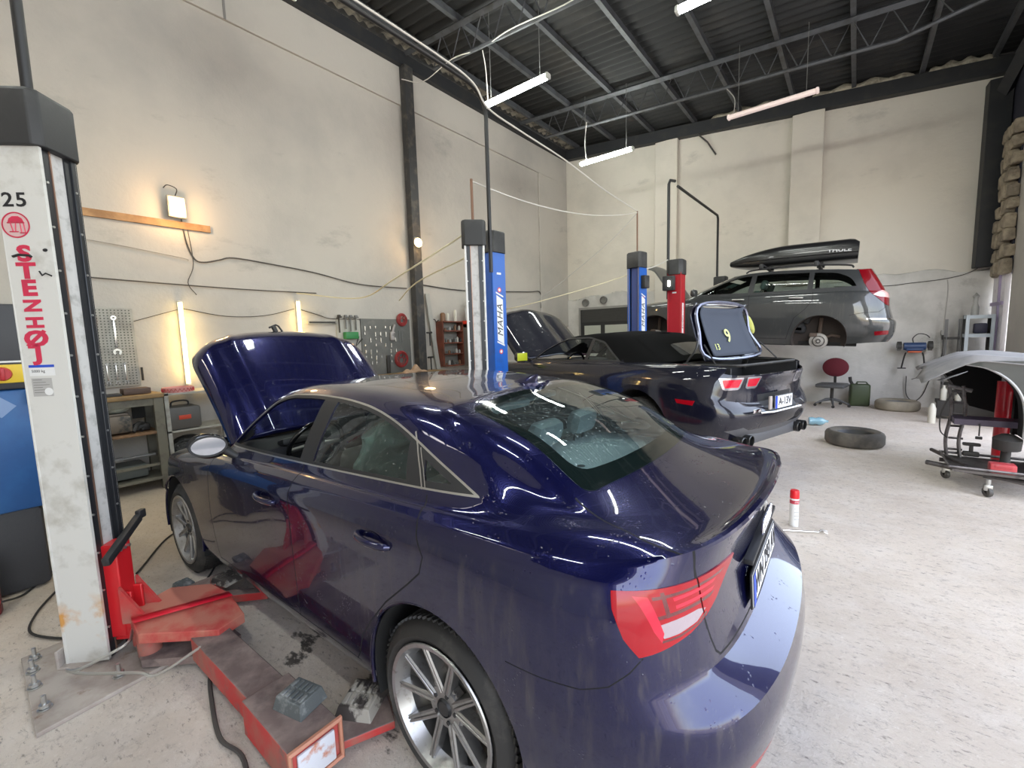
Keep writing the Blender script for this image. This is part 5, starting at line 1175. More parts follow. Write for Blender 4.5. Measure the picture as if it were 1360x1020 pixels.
for s in (1, -1):
    extract(bm, keys, {'tl_in%d' % s, 'tl_out%d' % s}, 'tail_light', [P('lamp_surround_silver', (.45, .43, .46), .2, metal=.7), P('red_lens_bright', (.62, .006, .03), .15, coat=1) if s > 0 else P('lamp_bucket', (.10, .10, .11), .3, metal=.5)], CM, {'tl_in%d' % s: 1}, offset=.004, thick=.01)
    extract(bm, keys, {'door%d' % s}, 'door', [paint_dark, interior_dark], CM, thick=.03, rim_mat=1)
extract(bm, keys, {'marker'}, 'side_marker', [red_lens], CM, offset=.003, thick=.004)
extract(bm, keys, {'qpane1'}, 'quarter_window', [glass_side], CM); extract(bm, keys, {'qpane-1'}, 'quarter_window', [glass_side], CM)
extract(bm, keys, {'bwin'}, 'rear_window', [glass('glass_smoke', (.35, .38, .38), 1.6, film=((.4, .4, .38), .3, .8, 20, (.1, .35)))], CM)
bm.free()
def in_wind2(c):
    if c.z < 1.0 or c.z > 1.335: return False
    t = (c.z - 1.0) / .34; return abs(c.y) < .69 + (.50 - .69) * t and c.x > 2.35 + (1.49 - 2.35) * t - .16
cut_patch(B2, in_wind2)
m = MB(); m.rbox((-1.068, .26, .65), (.02, .05, .13), .008); m.build('plate_lamp_housing', P('housing_beige', (.38, .33, .30), .6), CM)
m = MB(); m.tube([(-1.05, .40, .565), (-1.075, .2, .555), (-1.085, -.34, .56)], .010, 6); m.build('bumper_strip', chrome, CM)
pl2 = empty('number_plate', (-1.060, -.02, .64), parent=CM); plate(pl2, .36, .13, 'A-13V', size=.105)
m = MB(); m.rbox((-1.075, .52, .60), (.008, .14, .035), .003); m.build('model_badge', chrome, CM)
for s in (1, -1):
    for dy in (-.065, .065):
        m = MB(); m.lathe([(.045, -.10), (.052, -.10), (.054, .10), (.046, .104), (.042, .09), (.040, -.05), (0, -.05)], (-.92, s * .56 + dy, .30), (-1, 0, 0), 20); m.build('exhaust_tip', P('exhaust_dark', (.06, .06, .06), .25, metal=.8), CM)
m = MB(); m.rbox((-.90, 0, .30), (.16, 1.05, .12), .03); m.build('rear_valance', MATS['diffuser_grey'], CM)
for x in (0, 2.852):
    for s in (1, -1):
        m = MB(); m.lathe([(.402, .64 * s), (.402, .93 * s), (.396, .93 * s), (.396, .62 * s), (0, .55 * s)], (x, 0, .355), (0, 1, 0), 32, a0=-.35, a1=pi + .35); m.build('wheel_arch_liner', well_dark, CM)
        wheel(CM, (x, .815 * s, .30 if x == 0 else .33), .36, .26, .26, 5, s, P('rim_dull', (.30, .28, .27), .5, metal=.5, var=((.18, .16, .15), 20, .5, .7)), rot0=.4)
m = MB(); m.bb(-.8, 3.3, -.6, .6, .2, .24); m.bb(.42, 2.4, -.82, .82, .2, .24); m.build('floor_pan', well_dark, CM)
# boot: open well, hinged lid with lining, hinge arms
m = MB(); m.bb(-.90, -.30, -.66, .66, .45, .47); m.bb(-.30, -.28, -.66, .66, .45, 1.0); m.bb(-.94, -.90, -.64, .64, .45, .90); m.bb(-.9, -.3, -.68, -.66, .45, 1.0); m.bb(-.9, -.3, .66, .68, .45, 1.0); m.build('boot_well', interior_dark, CM)
m = MB(); m.tube(round_poly and [(x, y, 1.02) for x, y in round_poly([(-.34, -.66), (-.34, .66), (-.93, .60), (-.93, -.60)], .12, 4)], .014, 6, closed=True); m.build('boot_seal', rubber, CM)
LD = empty('boot_lid', (-.48, -.06, 1.03), parent=CM); LD.rotation_euler = (0, radians(112), 0)   # local -x runs from the hinge to the rear edge
def lid(u, v, o=0, k=1.):
    x = -.62 * u; w = (.57 - .05 * u) * k; y = w * (2 * v - 1); z = .02 * sin(pi * u) - .05 * abs(2 * v - 1) ** 4 - .10 * max(0, (u - .82) / .18) ** 2
    return (x, y, z + o)
m = MB(); m.grid(lambda u, v: lid(u, v), 14, 20); m.build('lid_skin', paint_dark, LD, solid=.006)
m = MB(); m.grid(lambda u, v: lid(.06 + .88 * u, v, -.05, .80), 12, 14); m.build('lid_lining', P('lining_blue_grey', (.05, .06, .085), .85, bump=(120, .3, .002)), LD, solid=.01)
m = MB(); fr = [lid(.04, .05, -.045), lid(.04, .95, -.045), lid(.5, .96, -.045), lid(.97, .90, -.04), lid(.97, .10, -.04), lid(.5, .04, -.045)]; m.tube(cat_curve(fr, 5, True), .018, 6, closed=True); m.build('lid_frame', P('lid_frame_silver', (.22, .23, .30), .25, metal=.7), LD)
m = MB(); m.tube([lid(.97, .08, -.03), lid(1, .5, -.02), lid(.97, .92, -.03)], .012, 6); m.build('lid_edge', chrome, LD)
for s in (1, -1):
    m = MB(); m.tube(cat_curve([(-.36, .60 * s, .90), (-.40, .62 * s, 1.04), (-.48, .60 * s, 1.16), (-.47, .54 * s, 1.25)], 5), .012, 6); m.tube([(-.76, .64 * s, .98), (-.55, .55 * s, 1.22)], .008, 6); m.build('lid_hinge', black_plastic, CM)
t9 = text_obj('chalk_mark', '9', .22, P('chalk_yellow', (.75, .80, .30), .8), place((-.26, -.02, -.062), (0, -1, 0), (-1, 0, 0)), LD, .001, 1, bold=.002)
text_obj('chalk_mark', '13', .10, MATS['chalk_yellow'], place((-.14, .26, -.062), (0, -1, 0), (-1, 0, 0)), LD, .001)
m = MB(); m.sphere((-.40, -.56, -.07), .09, 12, 8, 0, (1.4, .5, .4)); m.build('torn_tape', P('tape_yellow', (.5, .5, .12), .7, bump=(30, 1, .02)), LD)
# bonnet raised, cabin, mirror
HB2 = empty('bonnet', (2.36, 0, 1.0), parent=CM); HB2.rotation_euler = (0, -radians(43), 0)
def hood2(u, v, o=0):
    x = 1.30 * u; w = .76 - .02 * u - .16 * max(0, (u - .7) / .3) ** 2; k = abs(2 * v - 1); y = w * (2 * v - 1)
    z = .05 * (1 - k ** 2) - .12 * max(0, (u - .82) / .18) ** 2 - .09 * max(0, (k - .82) / .18) ** 2 + .03 * math.exp(-((k - .0) / .25) ** 4) * (1 - u * .3)
    return (x - .16 * k ** 3 * u, y, z + o)
m = MB(); m.grid(lambda u, v: hood2(u, v), 20, 28); m.build('outer_panel', paint_dark, HB2, solid=.006)
m = MB(); m.grid(lambda u, v: hood2(.05 + .85 * u, .08 + .84 * v, -.07), 8, 10); m.build('inner_panel', interior_dark, HB2, solid=.008)
m = MB(); m.bb(2.3, 3.5, -.68, .68, .35, .4); m.rbox((2.9, 0, .72), (.7, .6, .42), .06); m.rbox((3.0, .0, .93), (.5, .42, .07), .03); m.bb(2.36, 2.40, -.75, .75, .3, .98); m.build('engine', black_plastic, CM)
seat(CM, 1.25, .38, .50, interior_dark, zb=.30, back=.58); seat(CM, 1.25, -.38, .50, interior_dark, zb=.30, back=.58)
m = MB(); m.rbox((1.98, 0, .90), (.40, 1.40, .16), .06); m.rbox((1.80, .40, .98), (.08, .34, .08), .03); m.rbox((1.62, 0, .55), (.5, .24, .3), .04); m.build('dashboard', interior_dark, CM)
sw2 = empty('steering_wheel', (1.58, .40, .93), parent=CM); sw2.rotation_euler = (0, radians(-24), 0)
m = MB(); m.tube([(0, .19 * cos(a), .19 * sin(a)) for a in [2 * pi * i / 28 for i in range(28)]], .016, 8, closed=True); m.build('wheel_rim', black_gloss, sw2)
m = MB(); m.rbox((.02, 0, 0), (.05, .12, .10), .03)
for a in (.2, pi - .2, -pi / 2 - .35, -pi / 2 + .35): m.tube([(.02, .04 * cos(a), .04 * sin(a)), (0, .18 * cos(a), .18 * sin(a))], .012, 6)
m.build('wheel_spokes', P('spoke_silver', (.5, .5, .52), .2, metal=.9), sw2)
for y in (.60, .20): MB().tube([(1.79, y + .05 * cos(a), .93 + .05 * sin(a)) for a in [2 * pi * i / 20 for i in range(20)]], .008, 6, closed=True).build('air_vent', chrome, CM)
m = MB(); m.rbox((1.42, 0, 1.27), (.03, .22, .07), .012); m.cyl((1.42, 0, 1.27), (1.46, 0, 1.33), .01, 6); m.build('inside_mirror', black_plastic, CM)
# windscreen frame + pane
m = MB(); g = [i for i in range(len(G2)) if 8.1 <= par2[i] <= 9.9]
for s in (1, -1):
    V = [(G2[i][j].x, max(G2[i][j].y, 0) * s, G2[i][j].z) for i in g for j in range(9 * KW + 1, 15 * KW + 1)]; w_ = 6 * KW
    m.add(V, [(a * w_ + b, a * w_ + b + 1, (a + 1) * w_ + b + 1, (a + 1) * w_ + b) for a in range(len(g) - 1) for b in range(w_ - 1)], 0, True)
m.build('windscreen', MATS['glass_wind'], CM, fix=False)
for s in (1, -1):
    mm = empty('door_mirror', (2.02, 1.02 * s, 1.07), parent=CM)
    m = MB(); m.rbox((0, 0, 0), (.09, .20, .13), .04); m.cyl((0, -.08 * s, -.02), (.02, -.18 * s, -.06), .025, 8); m.build('mirror_shell', black_gloss, mm)
    m = MB(); m.rbox((-.046, 0, 0), (.004, .175, .11), .002); m.build('mirror_glass', P('mirror_yellow', (.55, .60, .03), .3) if s > 0 else MATS['mirror_glass'], mm, label='yellow green mirror face' if s > 0 else None)
for s in (1, -1):
    m = MB(); m.rbox((1.12, .915 * s, .86), (.18, .02, .03), .008); m.build('door_handle', paint_dark, CM)

# ------------------------------------------------------------------ grey estate car, raised high, wheels off, roof box
WZ, WT = 1.13, radians(3.2)
WG = empty('estate_car', (-.49, 9.47, WZ), 0, 'grey estate car without rear wheel raised high on a lift by the back wall', 'car')
WG.rotation_euler = (0, -WT, pi); WG.rotation_mode = 'XYZ'
WG.rotation_euler = (Matrix.Rotation(pi, 3, 'Z') @ Matrix.Rotation(-WT, 3, 'Y')).to_euler()
paint_grey = car_paint('paint_metal_grey', (.050, .052, .052), rough=.4, metal=.3, streak=(.10, .09, .08), amt=(.5, .85))
xs = (-.90, -.88, -.82, -.68, -.42, -.1, .4, 1.0, 1.6, 2.0, 2.3, 2.7, 3.05, 3.28, 3.42, 3.46)
def rr(dx, ys, zs): return [(x + d, y, z) for x, d, y, z in zip(xs, dx, ys, zs)]
D0 = (0,) * 16
w_ = [
 rr(D0, (0, .38, .62, .75, .78, .78, .78, .78, .78, .78, .78, .78, .74, .60, .34, 0), (.30, .30, .30, .29, .26, .24, .22, .22, .22, .22, .23, .24, .25, .25, .25, .25)),
 rr((-.06, -.06, -.05, -.03, 0, 0, 0, 0, 0, 0, 0, 0, .02, .03, .04, .04), (0, .40, .68, .81, .845, .85, .845, .84, .84, .84, .85, .86, .82, .66, .37, 0), (.42, .42, .42, .42, .42, .40, .38, .37, .37, .37, .38, .40, .40, .40, .40, .40)),
 rr((-.07, -.07, -.06, -.04, 0, 0, 0, 0, 0, 0, 0, 0, .02, .03, .04, .04), (0, .40, .69, .825, .87, .875, .872, .87, .87, .87, .875, .88, .835, .67, .38, 0), (.60, .60, .60, .60, .60, .60, .58, .57, .57, .57, .58, .60, .60, .58, .58, .58)),
 rr((-.03, -.03, -.03, -.02, 0, 0, 0, 0, 0, 0, 0, 0, 0, .0, .0, .0), (0, .40, .68, .815, .87, .88, .88, .88, .88, .88, .88, .87, .82, .66, .37, 0), (.66, .66, .67, .70, .76, .78, .77, .76, .76, .76, .77, .78, .74, .70, .69, .68)),
 rr((.03, .03, .02, .0, 0, 0, 0, 0, 0, 0, 0, 0, -.03, -.05, -.06, -.06), (0, .40, .67, .80, .86, .872, .872, .872, .872, .872, .868, .85, .79, .62, .35, 0), (.86, .86, .87, .88, .90, .91, .91, .905, .90, .895, .89, .88, .85, .82, .80, .79)),
 rr((.05, .05, .05, .05, 0, 0, 0, 0, 0, 0, -.02, -.08, -.20, -.28, -.33, -.35), (0, .40, .65, .765, .815, .83, .832, .83, .825, .815, .78, .72, .62, .47, .26, 0), (1.04, 1.04, 1.045, 1.055, 1.06, 1.055, 1.045, 1.03, 1.01, .99, .975, .96, .95, .94, .93, .93)),
 [(-.80, 0, 1.07), (-.79, .38, 1.07), (-.75, .62, 1.07), (-.60, .735, 1.075), (-.38, .785, 1.08), (-.08, .80, 1.075), (.4, .805, 1.06), (1.0, .80, 1.045), (1.6, .795, 1.025), (2.08, .77, .995), (2.2, .67, 1.0), (2.28, .56, 1.0), (2.33, .43, 1.005), (2.36, .29, 1.01), (2.38, .15, 1.01), (2.38, 0, 1.01)],
 [(-.70, 0, 1.26), (-.69, .36, 1.26), (-.65, .585, 1.26), (-.52, .68, 1.26), (-.34, .725, 1.265), (-.06, .74, 1.265), (.4, .745, 1.26), (1.0, .745, 1.25), (1.5, .74, 1.235), (1.72, .70, 1.20), (1.80, .61, 1.20), (1.86, .51, 1.205), (1.9, .39, 1.21), (1.92, .27, 1.21), (1.93, .14, 1.21), (1.93, 0, 1.21)],
 [(-.60, 0, 1.45), (-.59, .33, 1.445), (-.55, .53, 1.43), (-.44, .59, 1.42), (-.28, .615, 1.43), (-.04, .625, 1.44), (.35, .63, 1.455), (.80, .63, 1.455), (1.12, .62, 1.435), (1.34, .595, 1.40), (1.38, .52, 1.41), (1.41, .43, 1.415), (1.43, .33, 1.42), (1.44, .23, 1.42), (1.45, .12, 1.42), (1.45, 0, 1.42)],
]
w_ = finish_roof(w_, .5, lambda x: 1.505 - .05 * ((x - .45) / 1.0) ** 2, .12)
G3, par3 = net_surface(w_, 4, KW, creases=(3, 6, 8))
bm = body_bmesh(G3, par3, KW, drop=lambda r, c: (r > 5.4 and r < 6 and c > 9.8))
arch_wr = arc(0, .33, .375, -60, 240, 36); arch_wf = [(x + 2.70, z) for x, z in arch_wr]
sw3 = round_poly([(-.46, 1.10), (.4, 1.085), (1.2, 1.06), (2.0, 1.02), (1.80, 1.15), (1.50, 1.30), (1.22, 1.395), (.80, 1.425), (.2, 1.42), (-.15, 1.40), (-.36, 1.30)], [.07, 0, 0, .02, .02, .05, .08, .06, .05, .08, .10], 5)
i3 = inset_poly(sw3, .018)
specs = []
for s, pr in ((1, L1), (-1, R1)):
    specs += [('arch', 'side', arch_wr, pr), ('arch', 'side', arch_wf, pr)]
    specs += [('win%d' % s, 'side', clip_x(i3, 1.10, 1.06, 3, 3), pr), ('win%d' % s, 'side', clip_x(i3, .22, .22, 1.02, .98), pr), ('win%d' % s, 'side', clip_x(i3, -1, -1, .15, .15), pr), ('sur', 'side', sw3, pr)]
    specs += [('seam', 'side', strip([(1.06, 1.05), (1.05, .7), (1.05, .30)], .008), pr), ('seam', 'side', strip([(.14, 1.08), (.13, .95), (.22, .80), (.36, .66), (.42, .45), (.45, .30)], .008), pr), ('seam', 'side', strip([(2.05, .98), (2.08, .7), (2.04, .30)], .008), pr), ('seam', 'side', strip([(.45, .31), (2.04, .31)], .008), pr)]
    specs += [('lampw%d' % s, 'side', round_poly([(-1.0, .96), (-.70, .99), (-.62, 1.02), (-.72, 1.09), (-1.0, 1.07)], .01, 3), lambda f, s=s: f.calc_center_median().y * s > .45), ('lamp%d' % s, 'side', round_poly([(-1.0, .84), (-.80, .86), (-.70, .95), (-.58, 1.06), (-.50, 1.20), (-.42, 1.40), (-.40, 1.445), (-.8, 1.445), (-1.0, 1.1)], [0, .03, .02, .02, .02, .02, .01, 0, 0], 3), lambda f, s=s: f.calc_center_median().y * s > .50 and f.normal.x < .2 )]
    specs += [('refl', 'side', round_poly([(-.86, .42), (-.70, .40), (-.69, .46), (-.86, .48)], .01, 2), lambda f, s=s: f.calc_center_median().y * s > .4)]
    specs += [('seam', 'side', strip([(-.36, .70), (-.5, .735), (-.72, .76), (-.8, .84)], .006), pr), ('chrome', 'side', strip([(-1.1, .655), (-.84, .655), (-.58, .652)], .02), lambda f, s=s: f.calc_center_median().x < -.5)]
    specs += [('door_a%d' % s, 'side', [(.14, 1.075), (.13, .95), (.22, .80), (.36, .66), (.42, .45), (.45, .31), (1.05, .31), (1.05, .7), (1.06, 1.06), (.4, 1.08)], pr), ('door_b%d' % s, 'side', [(1.06, 1.06), (1.05, .7), (1.05, .31), (2.04, .31), (2.08, .7), (2.05, .98), (2.0, 1.02), (1.2, 1.055)], pr)]
specs += [('rwin', 'rear', round_poly([(-.56, 1.12), (.56, 1.12), (.46, 1.40), (-.46, 1.40)], .05, 4), lambda f: f.calc_center_median().x < -.5 and f.normal.x < -.1)]
keys = carve(bm, specs)
for f in bm.faces:
    if keys.get(f.index, 'body') == 'body' and f.calc_center_median().z > 1.43 and False: keys[f.index] = 'roof'
bm.verts.index_update()
B3 = extract(bm, keys, {'body', 'seam', 'sur', 'chrome'}, 'body', [paint_grey, shut, black_plastic, chrome], WG, {'seam': 1, 'sur': 2, 'chrome': 3}, thick=.012)
for s in (1, -1):
    extract(bm, keys, {'lamp%d' % s, 'lampw%d' % s}, 'tail_light', [P('red_lens_deep', (.16, .002, .006), .3, coat=.5, spec=.1), P('lamp_pink_white', (.75, .45, .42), .2, coat=1)], WG, {'lampw%d' % s: 1}, offset=.004, thick=.01)
    extract(bm, keys, {'door_a%d' % s}, 'door', [paint_grey, interior_dark], WG, thick=.03, rim_mat=1); extract(bm, keys, {'door_b%d' % s}, 'door', [paint_grey, interior_dark], WG, thick=.03, rim_mat=1)
    extract(bm, keys, {'win%d' % s}, 'side_windows', [glass('glass_clear', (.62, .68, .64), 1.5)], WG)
extract(bm, keys, {'refl'}, 'reflector', [MATS['red_lens_deep']], WG, offset=.003)
extract(bm, keys, {'rwin'}, 'rear_window', [MATS['glass_smoke']], WG)
bm.free()
def in_wind3(c):
    if c.z < 1.0 or c.z > 1.405: return False
    t = (c.z - 1.0) / .40; return abs(c.y) < .72 + (.54 - .72) * t and c.x > 2.36 + (1.41 - 2.36) * t - .16
cut_patch(B3, in_wind3)
m = MB(); g = [i for i in range(len(G3)) if 6.1 <= par3[i] <= 7.9]
for s in (1, -1):
    V = [(G3[i][j].x, max(G3[i][j].y, 0) * s, G3[i][j].z) for i in g for j in range(9 * KW + 1, 15 * KW + 1)]; wn = 6 * KW
    m.add(V, [(a * wn + b, a * wn + b + 1, (a + 1) * wn + b + 1, (a + 1) * wn + b) for a in range(len(g) - 1) for b in range(wn - 1)], 0, True)
m.build('windscreen', MATS['glass_wind'], WG, fix=False)
for x in (0, 2.70):
    for s in (1, -1):
        m = MB(); m.lathe([(.372, .58 * s), (.372, .855 * s), (.366, .855 * s), (.366, .56 * s), (0, .50 * s)], (x, 0, .33), (0, 1, 0), 32, a0=-.35, a1=pi + .35); m.build('wheel_arch_liner', P('liner_brown', (.035, .026, .022), .8), WG)
        h = empty('wheel_hub', (x, .70 * s, .285), parent=WG)
        m = MB(); m.lathe([(0, .055 * s), (.035, .055 * s), (.04, .03 * s), (.07, .028 * s), (.075, 0), (.088, -.005 * s), (.128, -.005 * s), (.13, -.018 * s), (.05, -.02 * s)], (0, 0, 0), (0, 1, 0), 36); m.build('brake_disc', P('disc_worn', (.34, .32, .30), .4, metal=.5), h, sharp=25)
        m = MB(); m.lathe([(.078, .0), (.088, .002), (.088, -.004)], (0, .002 * s, 0), (0, s, 0), 28); m.lathe([(.020, .058), (.034, .057), (.034, .05)], (0, 0, 0), (0, s, 0), 20); m.build('hub_ring', P('hub_black', (.03, .025, .022), .6), h)
        m = MB(); m.rbox((.08, -.03 * s, .10), (.11, .08, .07), .02); m.build('brake_caliper', P('cast_rusty', (.10, .07, .055), .8), h)
        m = MB(); m.tube([(0, -.1 * s, 0), (.12, -.2 * s, .02), (.45, -.24 * s, .02)], .03, 8); m.tube([(-.02, -.1 * s, .02), (-.16, -.12 * s, .10), (-.28, -.12 * s, .08)], .022, 8); m.tube([(.0, -.12 * s, .05), (.0, -.14 * s, .38)], .03, 8); m.build('suspension_arm', P('cast_rusty', (.1, .07, .055), .8), h)
m = MB(); m.bb(-.35, 3.1, -.55, .55, .22, .27); m.bb(.45, 2.3, -.78, .78, .20, .24); m.tube([(-.5, -.3, .22), (.8, -.15, .2), (2.4, -.1, .2)], .035, 8); m.build('underbody', well_dark, WG)
# bonnet up
HB3 = empty('bonnet', (2.38, 0, 1.0), parent=WG); HB3.rotation_euler = (0, -radians(52), 0)
m = MB(); m.grid(lambda u, v: (.98 * u - .12 * abs(2 * v - 1) ** 3 * u, (.70 - .06 * u) * (2 * v - 1), .04 * (1 - (2 * v - 1) ** 2) - .08 * max(0, (u - .8) / .2) ** 2), 14, 20); m.build('outer_panel', P('bonnet_grey', (.14, .14, .13), .4, metal=.4), HB3, solid=.012)
m = MB(); m.bb(2.42, 3.25, -.62, .62, .35, .4); m.rbox((2.85, 0, .68), (.6, .7, .4), .05); m.build('engine', black_plastic, WG)
seat(WG, 1.35, .36, .5, P('seat_teal', (.18, .26, .25), .7), zb=.40); seat(WG, 1.35, -.36, .5, MATS['seat_teal'], zb=.40); seat(WG, .45, 0, 1.25, interior_dark, zb=.42, hr=False)
m = MB(); m.rbox((2.05, 0, .93), (.4, 1.36, .15), .06); m.build('dashboard', interior_dark, WG)
m = MB(); m.tube([(1.75, .36 + .18 * cos(a), 1.0 + .18 * sin(a)) for a in [2 * pi * i / 24 for i in range(24)]], .014, 8, closed=True); m.build('steering_wheel', black_gloss, WG)
for s in (1, -1):
    m = MB(); m.rbox((1.95, .97 * s, 1.10), (.10, .20, .14), .045); m.build('door_mirror', paint_grey, WG)
    for x, z in ((.36, .985), (1.22, .97)):
        m = MB(); m.rbox((x, .885 * s, z), (.20, .03, .03), .010); m.build('door_handle', trim_satin, WG)
    m = MB(); m.tube(cat_curve([(-.35, .60 * s, 1.46), (-.25, .585 * s, 1.505), (.4, .59 * s, 1.535), (1.05, .575 * s, 1.50), (1.18, .585 * s, 1.45)], 5), .014, 8); m.build('roof_rail', black_plastic, WG)
for x in (.15, .95):
    m = MB(); m.rbox((x, 0, 1.585), (.06, 1.20, .03), .01); m.rbox((x, .58, 1.55), (.07, .06, .08), .015); m.rbox((x, -.58, 1.55), (.07, .06, .08), .015); m.build('roof_bar', black_plastic, WG)
# roof box
RB = empty('roof_box', (-.49, 9.47, WZ), 0, 'long glossy black roof box on top of the raised grey estate car', 'roof box'); RB.rotation_euler = WG.rotation_euler
box_black = P('box_black', (.012, .012, .013), .28, coat=.3)
def rb(u, v, lo):
    # u along (rear 0 -> nose 1), v across half section
    x = -.38 + 1.98 * u; taper = (1 - max(0, (u - .45) / .55) ** 2 * .78) * (1 - max(0, (.06 - u) / .06) ** 2 * .25)
    w = .42 * (1 - max(0, (u - .55) / .45) ** 2.2 * .62)
    a = pi * v; c = cos(a); sn = sin(a)
    y = w * (abs(c) ** .35) * (1 if c > 0 else -1)
    if lo: z = -.11 * sn ** .5 * (1 - max(0, (u - .72) / .28) ** 2 * .7)
    else: z = .245 * taper * sn ** .55
    return (x, -.22 + y, 1.755 + z + .055 * (-u))
for lo, nm in ((1, 'box_base'), (0, 'box_lid')):
    m = MB(); m.grid(lambda u, v: rb(u, v, lo), 30, 24)
    for e in (0, 1):
        ring_ = [rb(e, j / 24, lo) for j in range(25)]; m.add(ring_, [tuple(range(25))])
    m.build(nm, box_black, RB, sharp=50)
m = MB(); m.tube([rb(u, 0, 0) for u in [i / 20 for i in range(21)]], .008, 6); m.tube([rb(u, 1, 0) for u in [i / 20 for i in range(21)]], .008, 6); m.build('box_seam', black_gloss, RB)
yb_ = rb(.3, .06, 0)
text_obj('box_badge', 'THULE', .09, P('badge_silver', (.55, .55, .55), .4), place((rb(.13, 0, 0)[0], -.22 + .418, 1.80), (-1, 0, 0), (0, -.25, 1)), RB, .003, 1.0, bold=.002, xs=1.2)
m = MB()
for x in (.15, .95):
    for y in (-.47, .03): m.rbox((x, y, 1.62), (.12, .06, .06), .012)
m.build('box_clamp', black_plastic, RB)
# ------------------------------------------------------------------ work bench corner on the left
XP = XW + .003
def T(name, label, cat, loc=(0, 0, 0), rz=0, group=None): return empty(name, loc, rz, label, cat, group)
def one(mb, name, mat, label, cat, group=None, **k): return mb.build(name, mat, label=label, cat=cat, group=group, **k)
wood = P('wood_bench', (.30, .19, .075), .6, var=((.18, .11, .05), 4, .4, .65), dirt=((.10, .07, .04), 6, .6, .75, (1, .3, 1)))
wood_l = P('wood_lath', (.45, .26, .12), .7, var=((.30, .16, .07), 5, .4, .6))
frame_gr = P('frame_olive_grey', (.15, .14, .105), .6, var=((.08, .07, .055), 6, .5, .7))
shelf_gr = P('shelf_light_grey', (.36, .35, .31), .6, var=((.2, .19, .16), 6, .5, .7))
junk_dark = P('junk_dark', (.03, .028, .026), .6); junk_grey = P('junk_grey', (.17, .17, .165), .5, metal=.3)
BN = T('work_bench', 'wooden topped work bench with grey angle iron legs under the left pegboard', 'work bench', (-6.45, .75, 0))
def loc_(x, y, z=0): return (x + 6.45, y - .75, z)
m = MB(); m.rbox(loc_(-6.50, .62, 1.085), (.56, 1.55, .045), .006); m.build('bench_top', wood, BN)
for x in (-6.27, -6.72):
    for y in (-.08, 1.34):
        m = MB(); m.bb(x + 6.45 - .035, x + 6.45 + .035, y - .75 - .045, y - .75 + .045, 0, 1.06); m.build('leg', frame_gr, BN, bevel=.004)
m = MB(); m.rbox(loc_(-6.49, .62, .665), (.50, 1.42, .03), .005); m.build('shelf', P('shelf_brown', (.22, .12, .055), .7, var=((.12, .07, .04), 5, .4, .7)), BN)
m = MB(); m.bb(-.22, .22, -.83, .59, .12, .15); m.bb(.17, .2, -.83, .59, .98, 1.06); m.bb(.17, .2, -.83, .59, .28, .31); m.build('frame_rail', frame_gr, BN)
one(MB().rbox((-6.40, .98, .80), (.26, .24, .20), .03).rbox((-6.40, .98, .90), (.2, .2, .04), .01), 'motor_block', P('cast_brownish', (.16, .13, .10), .5, metal=.4, var=((.05, .05, .045), 7, .5, .6)), 'dusty brown metal case on the middle shelf of the work bench', 'metal case')
one(MB().sphere((-6.40, 1.0, .975), .12, 16, 10, 0, (.9, 1, .5)), 'rag', P('rag_pale', (.42, .44, .38), .9, bump=(14, 1, .05)), 'pale crumpled rag lying on the metal case in the work bench', 'rag')
m = MB(); m.tube(cat_curve([(-6.3, 1.10, .70), (-6.35, 1.16, .78), (-6.4, 1.24, .74), (-6.35, 1.18, .70)], 6), .022, 8); m.rbox((-6.42, 1.2, .73), (.12, .14, .08), .02); one(m, 'cable_heap', junk_dark, 'heap of black cables at the right end of the bench middle shelf', 'cable')
one(MB().rbox((-6.5, .65, .24), (.36, 1.1, .14), .02), 'metal_crate', P('crate_grey', (.10, .11, .10), .6), 'long dull grey crate on the lowest rail of the work bench', 'crate')
m = MB()
m.cyl((-6.35, .0, .40), (-6.35, 1.28, .40), .018, 8); m.rbox((-6.35, .95, .40), (.05, .09, .05), .01); one(m, 'iron_bar', junk_grey, 'iron bar with a knuckle laid along the bottom of the work bench', 'bar')
one(MB().rbox((-6.45, 1.19, 1.145), (.20, .24, .065), .006), 'wooden_box', P('box_darkwood', (.09, .055, .04), .6), 'flat dark brown box at the right end of the bench top', 'box')
one(MB().rbox((-6.40, .92, 1.12), (.16, .26, .03), .006), 'tool_tray', junk_dark, 'low black tray on the bench top under the three spanners', 'tray')
one(MB().rbox((-6.6, 1.22, .93), (.02, .12, .24), .004), 'dark_board', junk_dark, 'dark narrow board standing under the bench top', 'board')
# rack beside it
RK = T('storage_rack', 'light grey metal rack right of the work bench carrying a tool case', 'rack', (-6.5, 1.7, 0))
for x in (-.22, .22):
    for y in (-.28, .42): m = MB(); m.bb(x - .02, x + .02, y - .02, y + .02, 0, 1.10); m.build('post', shelf_gr, RK)
for z, nm in ((1.09, 'top_shelf'), (.645, 'shelf'), (.12, 'shelf')): m = MB(); m.bb(-.24, .24, -.30, .44, z - .02, z); m.build(nm, shelf_gr, RK)
TC = T('tool_case', 'grey plastic power tool case with a red mark on the light grey rack', 'tool case', (-6.42, 1.58, .645))
m = MB(); m.rbox((0, 0, .14), (.32, .34, .27), .03); m.build('case_shell', P('case_grey', (.085, .08, .075), .5), TC)
m = MB(); m.rbox((.162, 0, .15), (.006, .12, .05), .002); m.build('case_mark', P('mark_red', (.5, .05, .02), .5), TC)
m = MB(); m.tube(cat_curve([(0, -.09, .27), (0, -.07, .33), (0, .07, .33), (0, .09, .27)], 4), .01, 6); m.build('case_handle', junk_dark, TC)
TR = T('paper_tray', 'low tray with red zigzag rim on top of the light grey rack', 'tray', (-6.42, 1.58, 1.09))
m = MB(); m.lathe([(0, .0), (.15, 0), (.155, .06), (.148, .06), (.145, .01), (0, .01)], n=28, axis=(0, 0, 1)); m.build('tray_body', P('tray_pinkred', (.62, .30, .27), .6), TR)
